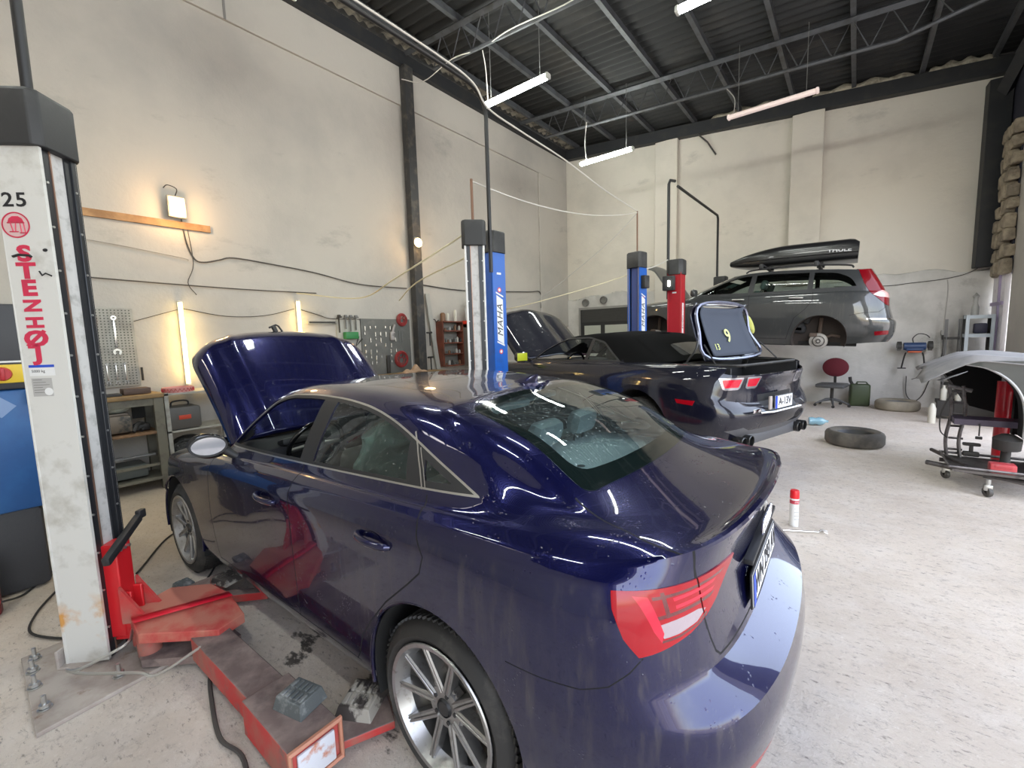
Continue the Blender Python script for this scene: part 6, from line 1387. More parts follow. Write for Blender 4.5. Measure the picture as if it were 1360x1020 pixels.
m = MB(); m.tube([(.157 * cos(a), .157 * sin(a), .03 + (.018 if i % 2 else -.018)) for i, a in enumerate([2 * pi * i / 48 for i in range(48)])], .004, 4, closed=True); m.build('tray_zigzag', P('zigzag_red', (.5, .04, .05), .6), TR)
one(MB().sphere((-6.4, 1.62, .36), .21, 18, 12, 0, (.9, 1.1, .95)), 'rubbish_bag', P('bag_black', (.02, .02, .02), .25, bump=(9, 1, .05)), 'black plastic bag on the floor shelf of the light grey rack', 'bag')
# pegboards
peg = P('pegboard_pale', (.36, .355, .32), .7, var=((.22, .21, .19), 3, .45, .7))
holes = P('peg_holes', (.10, .10, .09), .9)
PBd = T('pegboard', 'pale perforated tool board hanging over the left work bench', 'pegboard', (XP + .02, 1.0, 0))
m = MB(); m.rbox((-.006, -.12, 1.64), (.032, .86, .92), .004); m.build('board', peg, PBd)
m = MB()
for i in range(26):
    for j in range(28): m.bb(.0105, .0125, -.53 + i * .032, -.518 + i * .032, 1.205 + j * .032, 1.217 + j * .032)
o_ = m.build('holes', holes, PBd); o_['kind'] = 'stuff'
sp_m = P('spanner_chrome', (.62, .60, .56), .25, metal=.9)
def spanner(y, z, L, label, group=None):
    m = MB(); k = L
    pts = []
    w = .045 * L
    m.rbox((0, 0, -L / 2), (.012, w * 1.1, L * .78), .004)
    m.lathe([(w * .55, -.006), (w * 1.25, -.006), (w * 1.25, .006), (w * .55, .006), (w * .55, -.006)], (0, 0, -L * .07), (1, 0, 0), 20)
    m.lathe([(w * .75, -.008), (w * 1.9, -.008), (w * 1.9, .008), (w * .75, .008), (w * .75, -.008)], (0, 0, -L * .93), (1, 0, 0), 20, a0=radians(-65) , a1=radians(235) )
    return one(m, 'spanner', sp_m, label, 'spanner', group, loc=(XP + .036, y, z))
spanner(1.13, 2.02, .46, 'largest chrome spanner hanging alone high on the left pegboard')
for i, y in enumerate((1.02, 1.10, 1.18)): spanner(y, 1.47, .25, ('leftmost', 'middle', 'rightmost')[i] + ' of the three small spanners at the foot of the left pegboard', 'small spanners on the left pegboard')
m = MB(); m.rbox((XP + .05, .96, 1.94), (.03, .05, .15), .015); m.tube([(XP + .05, .96, 1.86), (XP + .06, .90, 1.78), (XP + .05, .86, 1.74)], .012, 6); one(m, 'pipe_wrench', P('wrench_red', (.20, .03, .02), .5), 'dark red handled wrench hanging left of the largest spanner', 'wrench')
m = MB(); m.cyl((XP + .04, 1.33, 1.40), (XP + .04, 1.33, 1.24), .012, 8); one(m, 'screwdriver', junk_dark, 'short black tool hanging at the right foot of the left pegboard', 'screwdriver')
# timber lath with the flood lamp, second lamp on the column
lath = one(MB().box((XP + .012, 1.4, 3.16), (.024, 1.62, .085), (radians(.5), 0, 0)), 'wooden_lath', wood_l, 'wooden lath nailed level on the left wall under the flood lamp', 'lath')
warm_e = P('lamp_warm', (1, .85, .6), .4, emit=((1., .72, .34), 2.2)); warm_w = P('lamp_warm_tube', (1, .9, .6), .4, emit=((1., .76, .27), 1.5))
FLD = T('flood_lamp', 'lit warm flood lamp with a square face hanging above the wooden lath', 'lamp', (XP + .10, 1.84, 3.36))
m = MB(); m.rbox((0, 0, 0), (.05, .19, .26), .01); m.build('lamp_housing', shelf_gr, FLD)
m = MB(); m.rbox((.03, 0, 0), (.012, .16, .22), .004); m.build('lamp_face', warm_e, FLD)
m = MB(); m.tube(cat_curve([(-.02, 0, .13), (0, .02, .22), (-.04, -.06, .26), (-.06, -.10, .22)], 4), .006, 6); m.build('lamp_bracket', junk_dark, FLD)
LB = T('bulb_lamp', 'lit warm lamp fixed to the dark steel column on the left wall', 'lamp', (XW + .24, 5.52, 3.45))
m = MB(); m.sphere((.04, 0, 0), .085, 16, 10, 0, (.6, 1, 1)); m.build('lamp_glass', warm_e, LB); m = MB(); m.rbox((-.02, 0, .03), (.05, .12, .16), .02); m.build('lamp_housing', junk_grey, LB)
for y, z0, z1, lb in ((1.78, 1.16, 2.19, 'long warm light tube standing upright on the wall behind the rack'), (3.28, 1.50, 2.27, 'short warm light tube upright on the wall above the raised saloon bonnet')):
    LT = T('light_tube', lb, 'light tube', (XP + .05, y, 0), group='upright warm light tubes on the left wall')
    m = MB(); m.cyl((0, 0, z0), (0, 0, z1), .026, 14); m.build('tube_glass', warm_w, LT)
    m = MB(); m.cyl((0, 0, z0 - .02), (0, 0, z0), .028, 14); m.cyl((0, 0, z1), (0, 0, z1 + .02), .028, 14); m.bb(-.04, -.026, -.02, .02, z0, z1); m.build('tube_fitting', label_white, LT)
def wallpts(p, off=.015): return [(XP + off, y, z) for y, z in p]
cb = P('cable_dark_wall', (.07, .065, .06), .6)
def wc(p, lb, r=.008, mt=None): return one(MB().tube(cat_curve(wallpts(p), 5), r, 6), 'wall_cable', mt or cb, lb, 'cable')
wc([(.6, 2.46), (.91, 2.44), (1.78, 2.42), (2.62, 2.41), (3.6, 2.42)], 'dark cable along the left wall between the lath and the light tubes')
wc([(.6, 2.88), (1.18, 2.84), (1.86, 2.76), (1.93, 2.73)], 'thin pale cable leading right to the flood lamp lead', .006, P('cable_pale', (.40, .38, .35), .6))
wc([(1.90, 3.24), (1.93, 2.95), (2.0, 2.76), (2.1, 2.73), (2.28, 2.78), (2.46, 2.83), (2.95, 2.80), (3.6, 2.74), (4.4, 2.62), (5.4, 2.62)], 'black lead from the flood lamp waving along the left wall', .009)
wc([(1.28, 1.94), (1.75, 2.1), (1.80, 2.1)], 'short thin wire from the pegboard to the long light tube', .005)
wc([(1.80, 2.12), (2.3, 2.03), (2.8, 2.05), (3.23, 2.16)], 'thin wire sagging between the two upright light tubes', .006)
wc([(3.3, 2.16), (3.6, 2.08), (3.85, 2.02), (4.6, 2.02)], 'thin wire from the short light tube down to the tool rail', .006)
wc([(5.7, 2.72), (6.6, 2.68), (7.5, 2.70), (9.33, 2.80), (9.9, 2.82), (9.93, 2.4)], 'cable running along the left wall behind the lift posts', .012)
wc([(1.95, 3.2), (1.98, 2.7), (1.9, 2.45), (1.98, 2.30)], 'short black wire dangling beneath the flood lamp', .005)
wc([(7.0, 6.3), (7.02, 5.98)], 'bit of wire hanging below the roof beam', .006, junk_grey)
# pneumatic line in front of the wall (cream)
one(MB().tube(cat_curve([(-3.20, 3.30, 2.68), (-4.2, 3.2, 2.35), (-5.6, 3.6, 2.25), (-6.6, 3.2, 2.38)], 8), .009, 6), 'air_hose', cable_y, 'cream air hose drooping from the cream post to the left wall', 'hose')
one(MB().tube(cat_curve([(-3.22, 3.32, 2.45), (-4.2, 3.5, 2.32), (-5.6, 4.3, 2.25)], 8), .008, 6), 'air_hose', cable_y, 'second cream air hose stretched straight from the cream post to the wall', 'hose')
# grey tool wall
TB = T('pegboard', 'dark grey tool board crowded with tools left of the steel column', 'pegboard', (XP + .02, 4.9, 0))
m = MB(); m.rbox((-.006, -.02, 1.50), (.032, 1.06, 1.06), .004); m.build('board', P('board_darkgrey', (.13, .13, .12), .7, var=((.19, .18, .165), 4, .5, .7)), TB)
rnd = random.Random(11)
for j in range(7):
    for i in range(6 if j % 2 else 7):
        if rnd.random() < .18: continue
        y = 4.42 + i * .105 + rnd.uniform(-.01, .01); z = 1.90 - j * .105
        m = MB(); m.cyl((XP + .04, y, z), (XP + .04, y, z - rnd.uniform(.035, .085)), rnd.uniform(.010, .017), 10)
        one(m, 'socket', sp_m, 'small chrome socket pegged in the rows on the dark grey tool board', 'socket', 'chrome sockets on the dark grey tool board')
def coil(y, z, R, lb):
    m = MB()
    for k in range(4): m.tube([(XP + .05 + .018 * (k % 2), y + (R - .013 * k) * cos(a), z + (R - .013 * k) * sin(a)) for a in [2 * pi * i / 28 for i in range(28)]], .010, 6, closed=True)
    m.tube([(XP + .05, y + .4 * R * cos(a), z - .15 * R + .4 * R * sin(a)) for a in [2 * pi * i / 20 for i in range(20)]], .009, 6, closed=True)
    for a in (.4, 1.2, 2.2): m.tube([(XP + .055, y + .4 * R * cos(a), z - .15 * R + .4 * R * sin(a)), (XP + .055, y + R * cos(a), z + R * sin(a))], .008, 5)
    return one(m, 'hose_coil', P('hose_red', (.28, .03, .03), .45), lb, 'hose')
coil(5.22, 2.02, .115, 'red hose coil at the top right of the dark grey tool board'); coil(5.16, 1.28, .15, 'larger red hose coil at the foot of the dark grey tool board')
m = MB(); m.rbox((XP + .06, 4.98, 1.72), (.05, .10, .16), .02); m.tube([(XP + .06, 4.98, 1.78), (XP + .08, 5.02, 1.93)], .02, 8); one(m, 'heat_gun', P('gun_pale', (.4, .37, .36), .5, var=((.05, .05, .05), 6, .5, .6)), 'pale and black hand tool hanging in the middle of the dark grey board', 'hand tool')
for i, y in enumerate((5.14, 5.20)): m = MB(); m.cyl((XP + .04, y, 1.82), (XP + .04, y + .01, 1.6), .010, 8); one(m, 'punch', junk_grey, 'thin steel punch hanging right of the pale hand tool', 'punch', 'steel punches on the dark grey board')
m = MB(); m.rbox((XP + .05, 4.86, 1.20), (.04, .07, .34), .01); one(m, 'file_roll', junk_dark, 'black tool sleeve hanging at the foot of the dark grey board', 'tool sleeve')
# rail with clamps and green box
m = MB(); m.bb(XP, XP + .03, 3.42, 3.90, 1.93, 1.985); RL = one(m, 'tool_rail', shelf_gr, 'pale slotted rail on the wall right of the short light tube', 'tool rail')
m = MB(); m.bb(XP + .031, XP + .034, 3.44, 3.88, 1.945, 1.97); m.build('slots', junk_dark, RL)
WBd = one(MB().rbox((XP + .012, 4.12, 1.70), (.024, .44, .60), .004), 'white_board', P('board_pale', (.42, .41, .37), .7), 'pale board behind the green case and the clamps', 'board')
one(MB().rbox((XP + .08, 4.12, 1.74), (.10, .24, .12), .012), 'green_case', P('case_green', (.03, .20, .06), .5), 'green plastic case on the pale board among hanging clamps', 'case')
for i, (y, h) in enumerate(((3.93, .26), (4.05, .2), (4.14, .24), (4.24, .22))):
    m = MB(); m.tube([(XP + .06, y, 2.05), (XP + .06, y, 2.05 - h)], .014, 6); m.tube([(XP + .06, y - .04, 2.03), (XP + .09, y + .04, 2.05)], .012, 6); m.rbox((XP + .07, y, 2.06), (.05, .05, .05), .012)
    one(m, 'clamp', junk_grey if i else junk_dark, ('dark clamp nearest the slotted rail, standing above the others', 'grey clamp just left over the green case', 'grey clamp hanging over the middle of the green case', 'grey clamp at the right end over the green case')[i], 'clamp', 'clamps over the green case')
m = MB(); m.tube([(XP + .06, 4.28, 1.72), (XP + .07, 4.20, 1.55), (XP + .07, 4.34, 1.68)], .012, 6); one(m, 'pliers', junk_dark, 'open black pliers hanging below the green case', 'pliers')
BN2 = T('work_bench', 'long work bench under the dark grey tool board, mostly behind the saloon roof', 'work bench', (-6.45, 4.9, 0))
m = MB(); m.bb(-.3, .3, -1.3, 1.0, .98, 1.03); m.build('bench_top', wood, BN2)
for x in (-.26, .26):
    for y in (-1.25, .95): m = MB(); m.bb(x - .03, x + .03, y - .03, y + .03, 0, .98); m.build('leg', frame_gr, BN2)
m = MB()
m.grid(lambda u, v: Vector((-6.42 + .09 * (2 * v - 1), 4.92 + .55 * u, 1.035 + .10 * sin(pi * u) * sin(pi * v) * (1 + .5 * sin(u * 14)) + .004)), 20, 10); one(m, 'leather_rag', P('rag_tan', (.42, .28, .18), .9, bump=(20, 1, .03)), 'crumpled tan rag lying on the long work bench', 'rag', solid=.006)
# leaning batten, hanging hammers, wall shelf with bottles
one(MB().box((XP + .07, 5.98, 1.60), (.03, .10, 1.9), (radians(8), 0, 0)), 'grey_batten', P('batten_grey', (.40, .39, .36), .7), 'pale grey batten leaning on the wall right of the steel column', 'batten')
for z, lb in ((1.77, 'upper'), (1.28, 'lower')):
    H_ = T('hammer', lb + ' of the two black hammers hanging right of the steel column', 'hammer', (XP + .14, 5.80, z), group='hammers by the steel column'); m = MB(); m.rbox((0, 0, .0), (.03, .14, .035), .008); m.build('head', junk_dark, H_); m = MB(); m.cyl((0, .01, -.01), (0, .01, -.26), .014, 8); m.build('handle', junk_dark, H_)
m = MB(); m.tube(cat_curve(wallpts([(5.95, 2.02), (6.05, 2.04), (6.10, 1.99), (6.16, 2.03)], .03), 4), .010, 6); one(m, 'wall_hook', junk_dark, 'small twisted hook on the wall left of the brown shelf', 'hook')
SHF = T('wall_shelf', 'brown wooden shelf unit with four boards of small jars on the left wall', 'shelf', (XP, 6.42, 0))
brn = P('shelf_redbrown', (.20, .055, .03), .6, var=((.12, .04, .025), 4, .4, .6))
for y in (-.30, .28): m = MB(); m.bb(0, .20, y - .015, y + .015, 1.08, 2.0); m.build('side_panel', brn, SHF)
for z in (1.08, 1.32, 1.55, 1.80, 1.99): m = MB(); m.bb(0, .20, -.3, .28, z - .012, z + .012); m.build('shelf_board', brn, SHF)
m = MB(); m.bb(0, .01, -.3, .28, 1.08, 2.0); m.build('back_panel', P('shelf_back', (.30, .29, .26), .8), SHF)
rnd = random.Random(4)
for z, nm in ((1.092, 'lowest'), (1.332, 'third'), (1.562, 'second'), (1.812, 'top')):
    y = 6.16
    while y < 6.66:
        r = rnd.uniform(.018, .034); h = rnd.uniform(.04, .12); c_m = rnd.choice([junk_dark, label_grey, junk_grey, P('jar_cream', (.55, .52, .45), .5), P('jar_brown', (.2, .1, .05), .4)])
        m = MB(); m.lathe([(0, 0), (r, 0), (r, h * .75), (r * .5, h * .9), (r * .5, h), (0, h)], (XP + .12, y + r, z), n=12)
        one(m, 'jar', c_m, 'small jar standing on the %s board of the brown wall shelf' % nm, 'jar', 'jars on the %s board of the brown wall shelf' % nm); y += 2 * r + rnd.uniform(.006, .04)
for y, h, r, lb, mt in ((6.20, .17, .055, 'brown bottle on top of the brown wall shelf', 'jar_brown'), (6.34, .16, .03, 'white can on top of the brown wall shelf beside the brown bottle', None), (6.56, .24, .035, 'tall white canister at the right on top of the brown wall shelf', None)):
    m = MB(); m.lathe([(0, 0), (r, 0), (r, h * .85), (r * .6, h), (0, h)], (XP + .12, y, 2.003), n=16); one(m, 'canister', MATS[mt] if mt else P('can_white', (.6, .58, .5), .5), lb, 'canister')
CJ = T('water_jug', 'large clear plastic jug on a red box behind the cream lift post', 'jug', (XP + .25, 6.95, 2.02))
m = MB(); m.lathe([(0, 0), (.16, 0), (.165, .24), (.13, .34), (.05, .42), (.05, .46), (0, .46)], n=24); m.build('jug_body', P('jug_clear', (.62, .66, .7), .25, coat=.5), CJ)
RBX = T('wall_cabinet', 'grey cabinet with red front panel behind the cream lift post', 'cabinet', (XP + .25, 6.95, 0)); m = MB(); m.rbox((0, 0, 1.5), (.42, .5, .9), .01); m.build('cabinet_body', P('cabinet_grey', (.14, .13, .12), .6), RBX); m = MB(); m.rbox((.02, 0, 1.93), (.44, .5, .16), .02); m.build('red_panel', P('cabinet_red', (.6, .04, .02), .4), RBX)

# ------------------------------------------------------------------ blue machine at the left edge
BM = T('tyre_machine', 'tall blue machine cabinet with dark control panel left of the lettered post', 'machine', (-4.6, -.05, 0))
blue_m = P('machine_blue', (.02, .09, .26), .45, var=((.03, .14, .36), 2, .45, .7), dirt=((.10, .09, .09), 5, .66, .8, (1, 1, 1)))
m = MB(); m.rbox((0, -.02, .97), (.5, .72, .82), .03); m.build('cabinet_body', blue_m, BM)
m = MB(); m.rbox((0, -.04, .29), (.48, .66, .57), .04); m.build('cabinet_base', P('base_black_dusty', (.045, .045, .048), .7, bump=(40, .5, .01)), BM)
m = MB(); m.rbox((.18, .0, 1.66), (.14, .68, .56), .02); m.build('control_panel', P('panel_black', (.04, .04, .045), .5), BM)
m = MB(); m.rbox((.256, .23, 1.485), (.01, .15, .12), .003); m.build('switch_plate', P('plate_yellow', (.72, .50, .03), .5), BM)
m = MB(); m.lathe([(0, .03), (.038, .03), (.045, 0)], (.262, .20, 1.485), (1, 0, 0), 20); m.rbox((.295, .20, 1.485), (.02, .02, .08), .006); m.build('rotary_switch', P('switch_red', (.45, .02, .03), .4), BM)
for z in (1.76, 1.64):
    m = MB(); m.lathe([(.03, .002), (.042, .002), (.042, 0), (.03, 0), (.03, .002)], (.251, .15, z), (1, 0, 0), 24); m.tube([(.253, .125, z + .022), (.253, .175, z - .022)], .005, 4); m.build('warning_disc', sticker_red, BM)
m = MB(); m.rbox((.252, .22, 1.563), (.004, .16, .012), .001); m.build('label_strip', label_white, BM)
m = MB(); m.prism([(-.05, -.05), (.05, -.05), (.05, .05), (-.05, .05)], 0, .002, place((.252, .17, 1.27), (0, .7, .7), (0, -.7, .7))); m.build('emblem_diamond', P('emblem_blue_pale', (.2, .3, .5), .5), BM)
one(MB().rbox((-4.32, .27, 1.33), (.02, .05, .10), .004), 'post_tab', label_grey, 'small pale tab sticking out beside the lettered lift post', 'tab')
# red jack at the very left edge and its lead
JK = T('bottle_jack', 'dark red jack on the floor at the bottom left edge', 'jack', (-4.15, -.10, 0))
m = MB(); m.rbox((0, 0, .18), (.16, .20, .36), .03); m.build('jack_body', P('jack_darkred', (.12, .01, .015), .4), JK); m = MB(); m.lathe([(0, .03), (.03, .03), (.035, 0)], (.082, .06, .10), (1, 0, 0), 16); m.build('jack_knob', P('knob_red', (.6, .02, .03), .4), JK)
one(MB().tube(cat_curve([(-4.05, .0, .1), (-4.3, .1, .012), (-4.6, .28, .012), (-4.5, .42, .012), (-4.3, .3, .012), (-3.9, .12, .012), (-3.6, .1, .012), (-3.3, .35, .012), (-3.35, .8, .012), (-4.3, 1.3, .012), (-4.6, 1.0, .012), (-4.0, .62, .012)], 8), .007, 6), 'floor_cable', cable_b, 'black cable looping over the floor around the lettered lift post', 'cable')
one(MB().tube(cat_curve([(-2.44, .60, .012), (-2.30, .56, .012), (-2.0, .50, .012), (-1.8, .52, .012), (-1.45, .42, .012), (-1.3, .38, .012)], 8), .009, 6), 'floor_cable', P('cable_dusty', (.06, .055, .05), .8), 'dark cable running over the floor from the lift arm to the bottom edge', 'cable')

# ------------------------------------------------------------------ back wall
def WB(x, d, z): return (x, yb(x) - d, z)
for x, z, lb in ((-6.15, 2.56, 'left'), (-5.60, 2.60, 'right')):
    V_ = T('wall_vent', 'round grey vent pipe end, %s of the pair on the back wall' % lb, 'vent', WB(x, .06, z), group='vents on the back wall'); m = MB(); m.lathe([(.07, 0), (.10, 0), (.105, .06), (.095, .07), (.085, .01), (0, .008)], (0, 0, 0), (0, -1, 0), 24); m.build('vent_ring', P('vent_grey', (.22, .215, .20), .6), V_)
one(MB().tube([WB(-3.14, .2, 6.30), WB(-2.95, .1, 6.1), WB(-2.78, .02, 5.80)], .018, 6), 'iron_rod', junk_dark, 'short dark iron rod sticking out of the back wall under the beam', 'rod')
one(MB().tube(cat_curve([WB(-.4, .05, 2.5), WB(.44, .05, 2.44), WB(.8, .05, 2.46), WB(1.34, .05, 2.50), WB(1.7, .05, 2.62), WB(1.9, .1, 2.9)], 6), .007, 6), 'wall_cable', cb, 'thin cable along the crooked plaster edge of the back wall', 'cable')
one(MB().tube(cat_curve([WB(1.34, .04, 2.48), WB(1.36, .04, 2.3), WB(1.35, .04, 1.9), WB(1.34, .04, 1.5)], 6), .009, 6), 'wall_cable', P('cable_pale', (.4, .38, .35), .6), 'pale cable dropping straight down to the wall socket', 'cable')
SK = T('wall_socket', 'small grey wall socket with a black plug on the back wall', 'socket', WB(1.34, .07, 1.44)); m = MB(); m.rbox((0, 0, .03), (.08, .05, .10), .012); m.build('socket_box', label_grey, SK); m = MB(); m.rbox((0, -.01, -.06), (.045, .05, .09), .01); m.build('plug', junk_dark, SK)
one(MB().tube(cat_curve([WB(1.34, .09, 1.34), WB(1.33, .09, 1.0), WB(1.2, .09, .60), WB(1.1, .09, .25), WB(.98, .09, .12), WB(.86, .09, .25), WB(.84, .12, .62)], 8), .008, 6), 'wall_cable', junk_dark, 'black lead from the wall socket looping down to the grinder', 'cable')
GRD = T('bench_grinder', 'blue bench grinder with two wheels on a black wall bracket', 'grinder', WB(.92, .28, 1.22), BANG)
m = MB(); m.cyl((-.16, 0, 0), (.16, 0, 0), .075, 20); m.rbox((0, 0, -.06), (.26, .14, .05), .015); m.build('grinder_motor', P('grinder_blue', (.02, .05, .14), .45), GRD)
m = MB(); m.rbox((0, -.02, -.105), (.20, .12, .035), .01); m.build('grinder_base', P('grinder_orange', (.55, .10, .03), .5), GRD)
for s in (1, -1):
    m = MB(); m.cyl((s * .20, 0, .0), (s * .25, 0, .0), .085, 24); m.build('grinding_wheel', junk_grey, GRD); m = MB(); m.lathe([(.088, -.03), (.098, -.03), (.098, .03), (.088, .03)], (s * .225, 0, .0), (1, 0, 0), 24, a0=-.3, a1=3.6); m.build('wheel_guard', junk_dark, GRD)
    m = MB(); m.tube([(s * .12, 0, -.12), (s * .14, .0, -.2), (s * .17, .02, -.42)], .014, 6); m.rbox((s * .17, 0, -.43), (.13, .06, .02), .005); m.build('bracket_leg', junk_dark, GRD)
m = MB(); m.tube(cat_curve([(-.02, .0, .07), (-.03, 0, .16), (.05, .02, .24), (.16, .04, .22), (.22, .05, .16)], 5), .009, 6); m.build('grinder_lead', junk_dark, GRD)
# chair, can, tyres, bottle
CH = T('office_chair', 'old office chair with round maroon back by the back wall', 'chair', (-.33, 11.15, 0), radians(-100))
mar = P('maroon_fabric', (.13, .012, .022), .8); chg = P('chair_grey', (.10, .10, .10), .6)
m = MB(); m.sphere((-.20, 0, .80), .23, 28, 16, 0, (.22, 1, .86)); o_ = m.build('backrest', mar, CH)
m = MB(); m.rbox((.02, 0, .44), (.46, .50, .08), .035, seg=3); m.build('seat', chg, CH)
m = MB(); m.tube([(-.2, 0, .62), (-.22, 0, .45), (-.05, 0, .40)], .025, 8); m.build('back_bracket', junk_dark, CH)
m = MB(); m.cyl((0, 0, .12), (0, 0, .42), .03, 12); m.build('gas_column', junk_dark, CH)
for k in range(5):
    a = 2 * pi * k / 5 + .3; m = MB(); m.tube([(0, 0, .15), (.16 * cos(a), .16 * sin(a), .12), (.30 * cos(a), .30 * sin(a), .06)], [.03, .024, .016], 8); l_ = m.build('leg', chg, CH); m = MB(); m.cyl((.30 * cos(a) - .01, .30 * sin(a), .028), (.30 * cos(a) + .01, .30 * sin(a), .028), .028, 12); m.build('castor', junk_dark, l_)
JC = T('jerry_can', 'dark olive green fuel can on the floor right of the office chair', 'jerry can', (.12, 11.42, 0), radians(10))
m = MB(); m.rbox((0, 0, .23), (.34, .17, .46), .04, seg=3); m.build('can_body', P('olive_green', (.045, .065, .025), .5, var=((.03, .035, .02), 5, .5, .7)), JC)
m = MB(); m.tube([(-.12, 0, .44), (-.16, 0, .52), (-.17, 0, .60)], .03, 8); m.build('spout', junk_dark, JC); m = MB()
for y in (-.04, .04): m.tube([(-.06, y, .45), (-.04, y, .50), (.10, y, .50), (.13, y, .45)], .010, 6)
m.build('handle', MATS['olive_green'], JC)
def loose_tyre(loc, R, r, W, lb, mt, rimm):
    t = T('loose_tyre', lb, 'tyre', loc); h = W / 2
    m = MB(); m.lathe([(r, .03), (r + .02, .012), (R - .05, 0), (R - .015, .02), (R, .05), (R, W - .05), (R - .015, W - .02), (R - .05, W), (r + .02, W - .012), (r, W - .03), (r - .01, W * .5), (r, .03)], n=48); m.build('tyre', mt, t)
    m = MB(); m.lathe([(r + .003, W - .03), (r - .012, W - .05), (r - .03, W * .55), (r * .45, W * .42), (r * .3, W * .55), (0, W * .55)], n=32); m.build('wheel_disc', rimm, t)
    return t
tyre_dusty = P('tyre_dusty', (.14, .125, .105), .85, var=((.06, .055, .05), 3, .4, .6), bump=(50, .4, .004)); tyre_pale = P('tyre_dusty_pale', (.34, .30, .23), .9, var=((.2, .18, .14), 3, .4, .7), bump=(40, .4, .004))
loose_tyre((.05, 7.58, 0), .335, .20, .20, 'dusty wheel lying flat in the middle of the open floor', tyre_dusty, P('disc_black', (.03, .03, .03), .5))
loose_tyre((.70, 11.20, 0), .34, .21, .19, 'pale dusty wheel lying flat against the back wall', tyre_pale, junk_grey)
BT = T('plastic_bottle', 'crumpled pale blue plastic bottle on the floor behind the convertible', 'bottle', (-.44, 8.75, .075)); m = MB()
m.lathe([(0, 0), (.06, .005), (.068, .05), (.055, .10), (.07, .15), (.06, .20), (.02, .25), (.02, .28), (0, .28)], (-.12, 0, 0), (1, .3, 0), 20); o_ = m.build('bottle_body', P('bottle_blue', (.28, .50, .60), .15, coat=1, alpha=.85), BT)
SC_ = T('spray_can', 'white spray can with red cap standing on the open floor', 'spray can', (-.335, 4.13, 0))
m = MB(); m.lathe([(0, 0), (.033, .002), (.034, .01), (.033, .02), (.033, .235), (.026, .25), (0, .25)], n=28); m.build('can_body', P('can_shell', (.72, .72, .70), .3, metal=.1), SC_)
m = MB(); m.lathe([(.032, .238), (.034, .24), (.033, .295), (.029, .305), (0, .306)], n=28); m.build('cap', P('cap_red', (.65, .012, .02), .35), SC_)
m = MB(); m.lathe([(.0336, .195), (.0336, .225)], n=28); m.build('label_band', P('can_band', (.5, .05, .08), .4), SC_)
for k in range(4):
    m = MB(); m.bb(-.016, .016, -.0345, -.0336, .155 - k * .03, .160 - k * .03); m.build('label_line', label_grey, SC_)
t_ = text_obj('label_text', 'KWL', .016, label_white, place((0, -.0345, .21), (1, 0, 0), (0, 0, 1)), SC_, .0004)
SC_.rotation_euler = (0, 0, radians(35))
LV = T('pry_bar', 'thin steel lever with a forked end on the floor beside the spray can', 'lever', (-.27, 4.02, .012), radians(26)); m = MB(); m.tube([(-.14, 0, 0), (.12, 0, 0)], .008, 8); m.tube([(.12, 0, 0), (.15, .02, .01), (.19, .02, .0)], .007, 6); m.tube([(.12, 0, 0), (.15, -.015, .01), (.175, -.02, .0)], .006, 6); m.build('bar', sp_m, LV)
# low dark bench with bottles in the corner, pale metal shelf, welding bottle
LBn = T('low_bench', 'low black bench with bottles in the right rear corner', 'bench', (1.55, 10.55, 0)); m = MB(); m.bb(-.38, .36, -.16, .16, .26, .32); m.bb(-.38, .36, -.16, -.12, .05, .26); m.build('bench_top', junk_dark, LBn)
for x in (-.34, .32):
    m = MB(); m.bb(x - .02, x + .02, -.14, .14, 0, .26); m.build('leg', junk_dark, LBn)
rnd = random.Random(8)
for i, (x, cm, lb) in enumerate(((-.30, 'can_white', 'white bottle at the left end of the low black bench'), (-.12, 'can_white', 'small white tub on the low black bench beside the left bottle'), (.02, 'b', 'blue bottle in the middle of the low black bench'), (.12, 'b', 'blue bottle right of the middle on the low black bench'), (.26, 'can_white', 'white bottle at the right end of the low black bench'))):
    mt = MATS[cm] if cm in MATS else P('bottle_navy', (.03, .08, .4), .4); h = (.26, .12, .20, .19, .22)[i]
    m = MB(); m.lathe([(0, 0), (.04, 0), (.042, h * .7), (.018, h * .85), (.018, h), (0, h)], (1.55 + x, 10.48, .32), n=14); one(m, 'oil_bottle', mt, lb, 'bottle')
one(MB().lathe([(0, 0), (.05, 0), (.052, .24), (.03, .30), (.02, .33), (0, .33)], (1.06, 9.9, 0), n=16), 'white_canister', MATS['can_white'], 'white canister on the floor left of the low black bench', 'canister')
MS = T('metal_shelf', 'pale blue-white metal shelf frame in the right rear corner', 'shelf', (1.72, 11.25, 0)); mwh = P('frame_bluewhite', (.55, .62, .68), .5)
for x in (-.16, .15):
    for y in (-.14, .14): m = MB(); m.bb(x - .022, x + .022, y - .022, y + .022, 0, 1.78); m.build('post', mwh if y < 0 else junk_dark, MS)
for z in (1.75, 1.42, .9, .4): m = MB(); m.bb(-.18, .17, -.16, .16, z - .035, z + .025); m.build('shelf', mwh, MS)
one(MB().rbox((1.74, 11.25, 1.54), (.16, .16, .18), .02), 'dark_box', P('box_navy', (.03, .03, .06), .5), 'dark box on the upper level of the pale metal shelf', 'box')
one(MB().lathe([(0, 0), (.05, 0), (.05, .14), (.03, .2), (.03, .3), (.05, .33), (0, .40)], (1.66, 11.25, 1.778), n=14), 'torch_bottle', P('bottle_greywhite', (.4, .4, .38), .5), 'grey spray bottle with dark head on top of the pale metal shelf', 'bottle')
WR = T('wire_rack', 'narrow black wire rack left of the pale metal shelf', 'rack', (1.42, 11.42, 0)); m = MB()
for x in (-.09, .09): m.cyl((x, -.1, 0), (x, -.1, 1.72), .012, 8); m.cyl((x, .1, 0), (x, .1, 1.72), .012, 8)
m.build('rack_frame', P('rack_grey', (.3, .3, .3), .4, metal=.6), WR); m = MB()
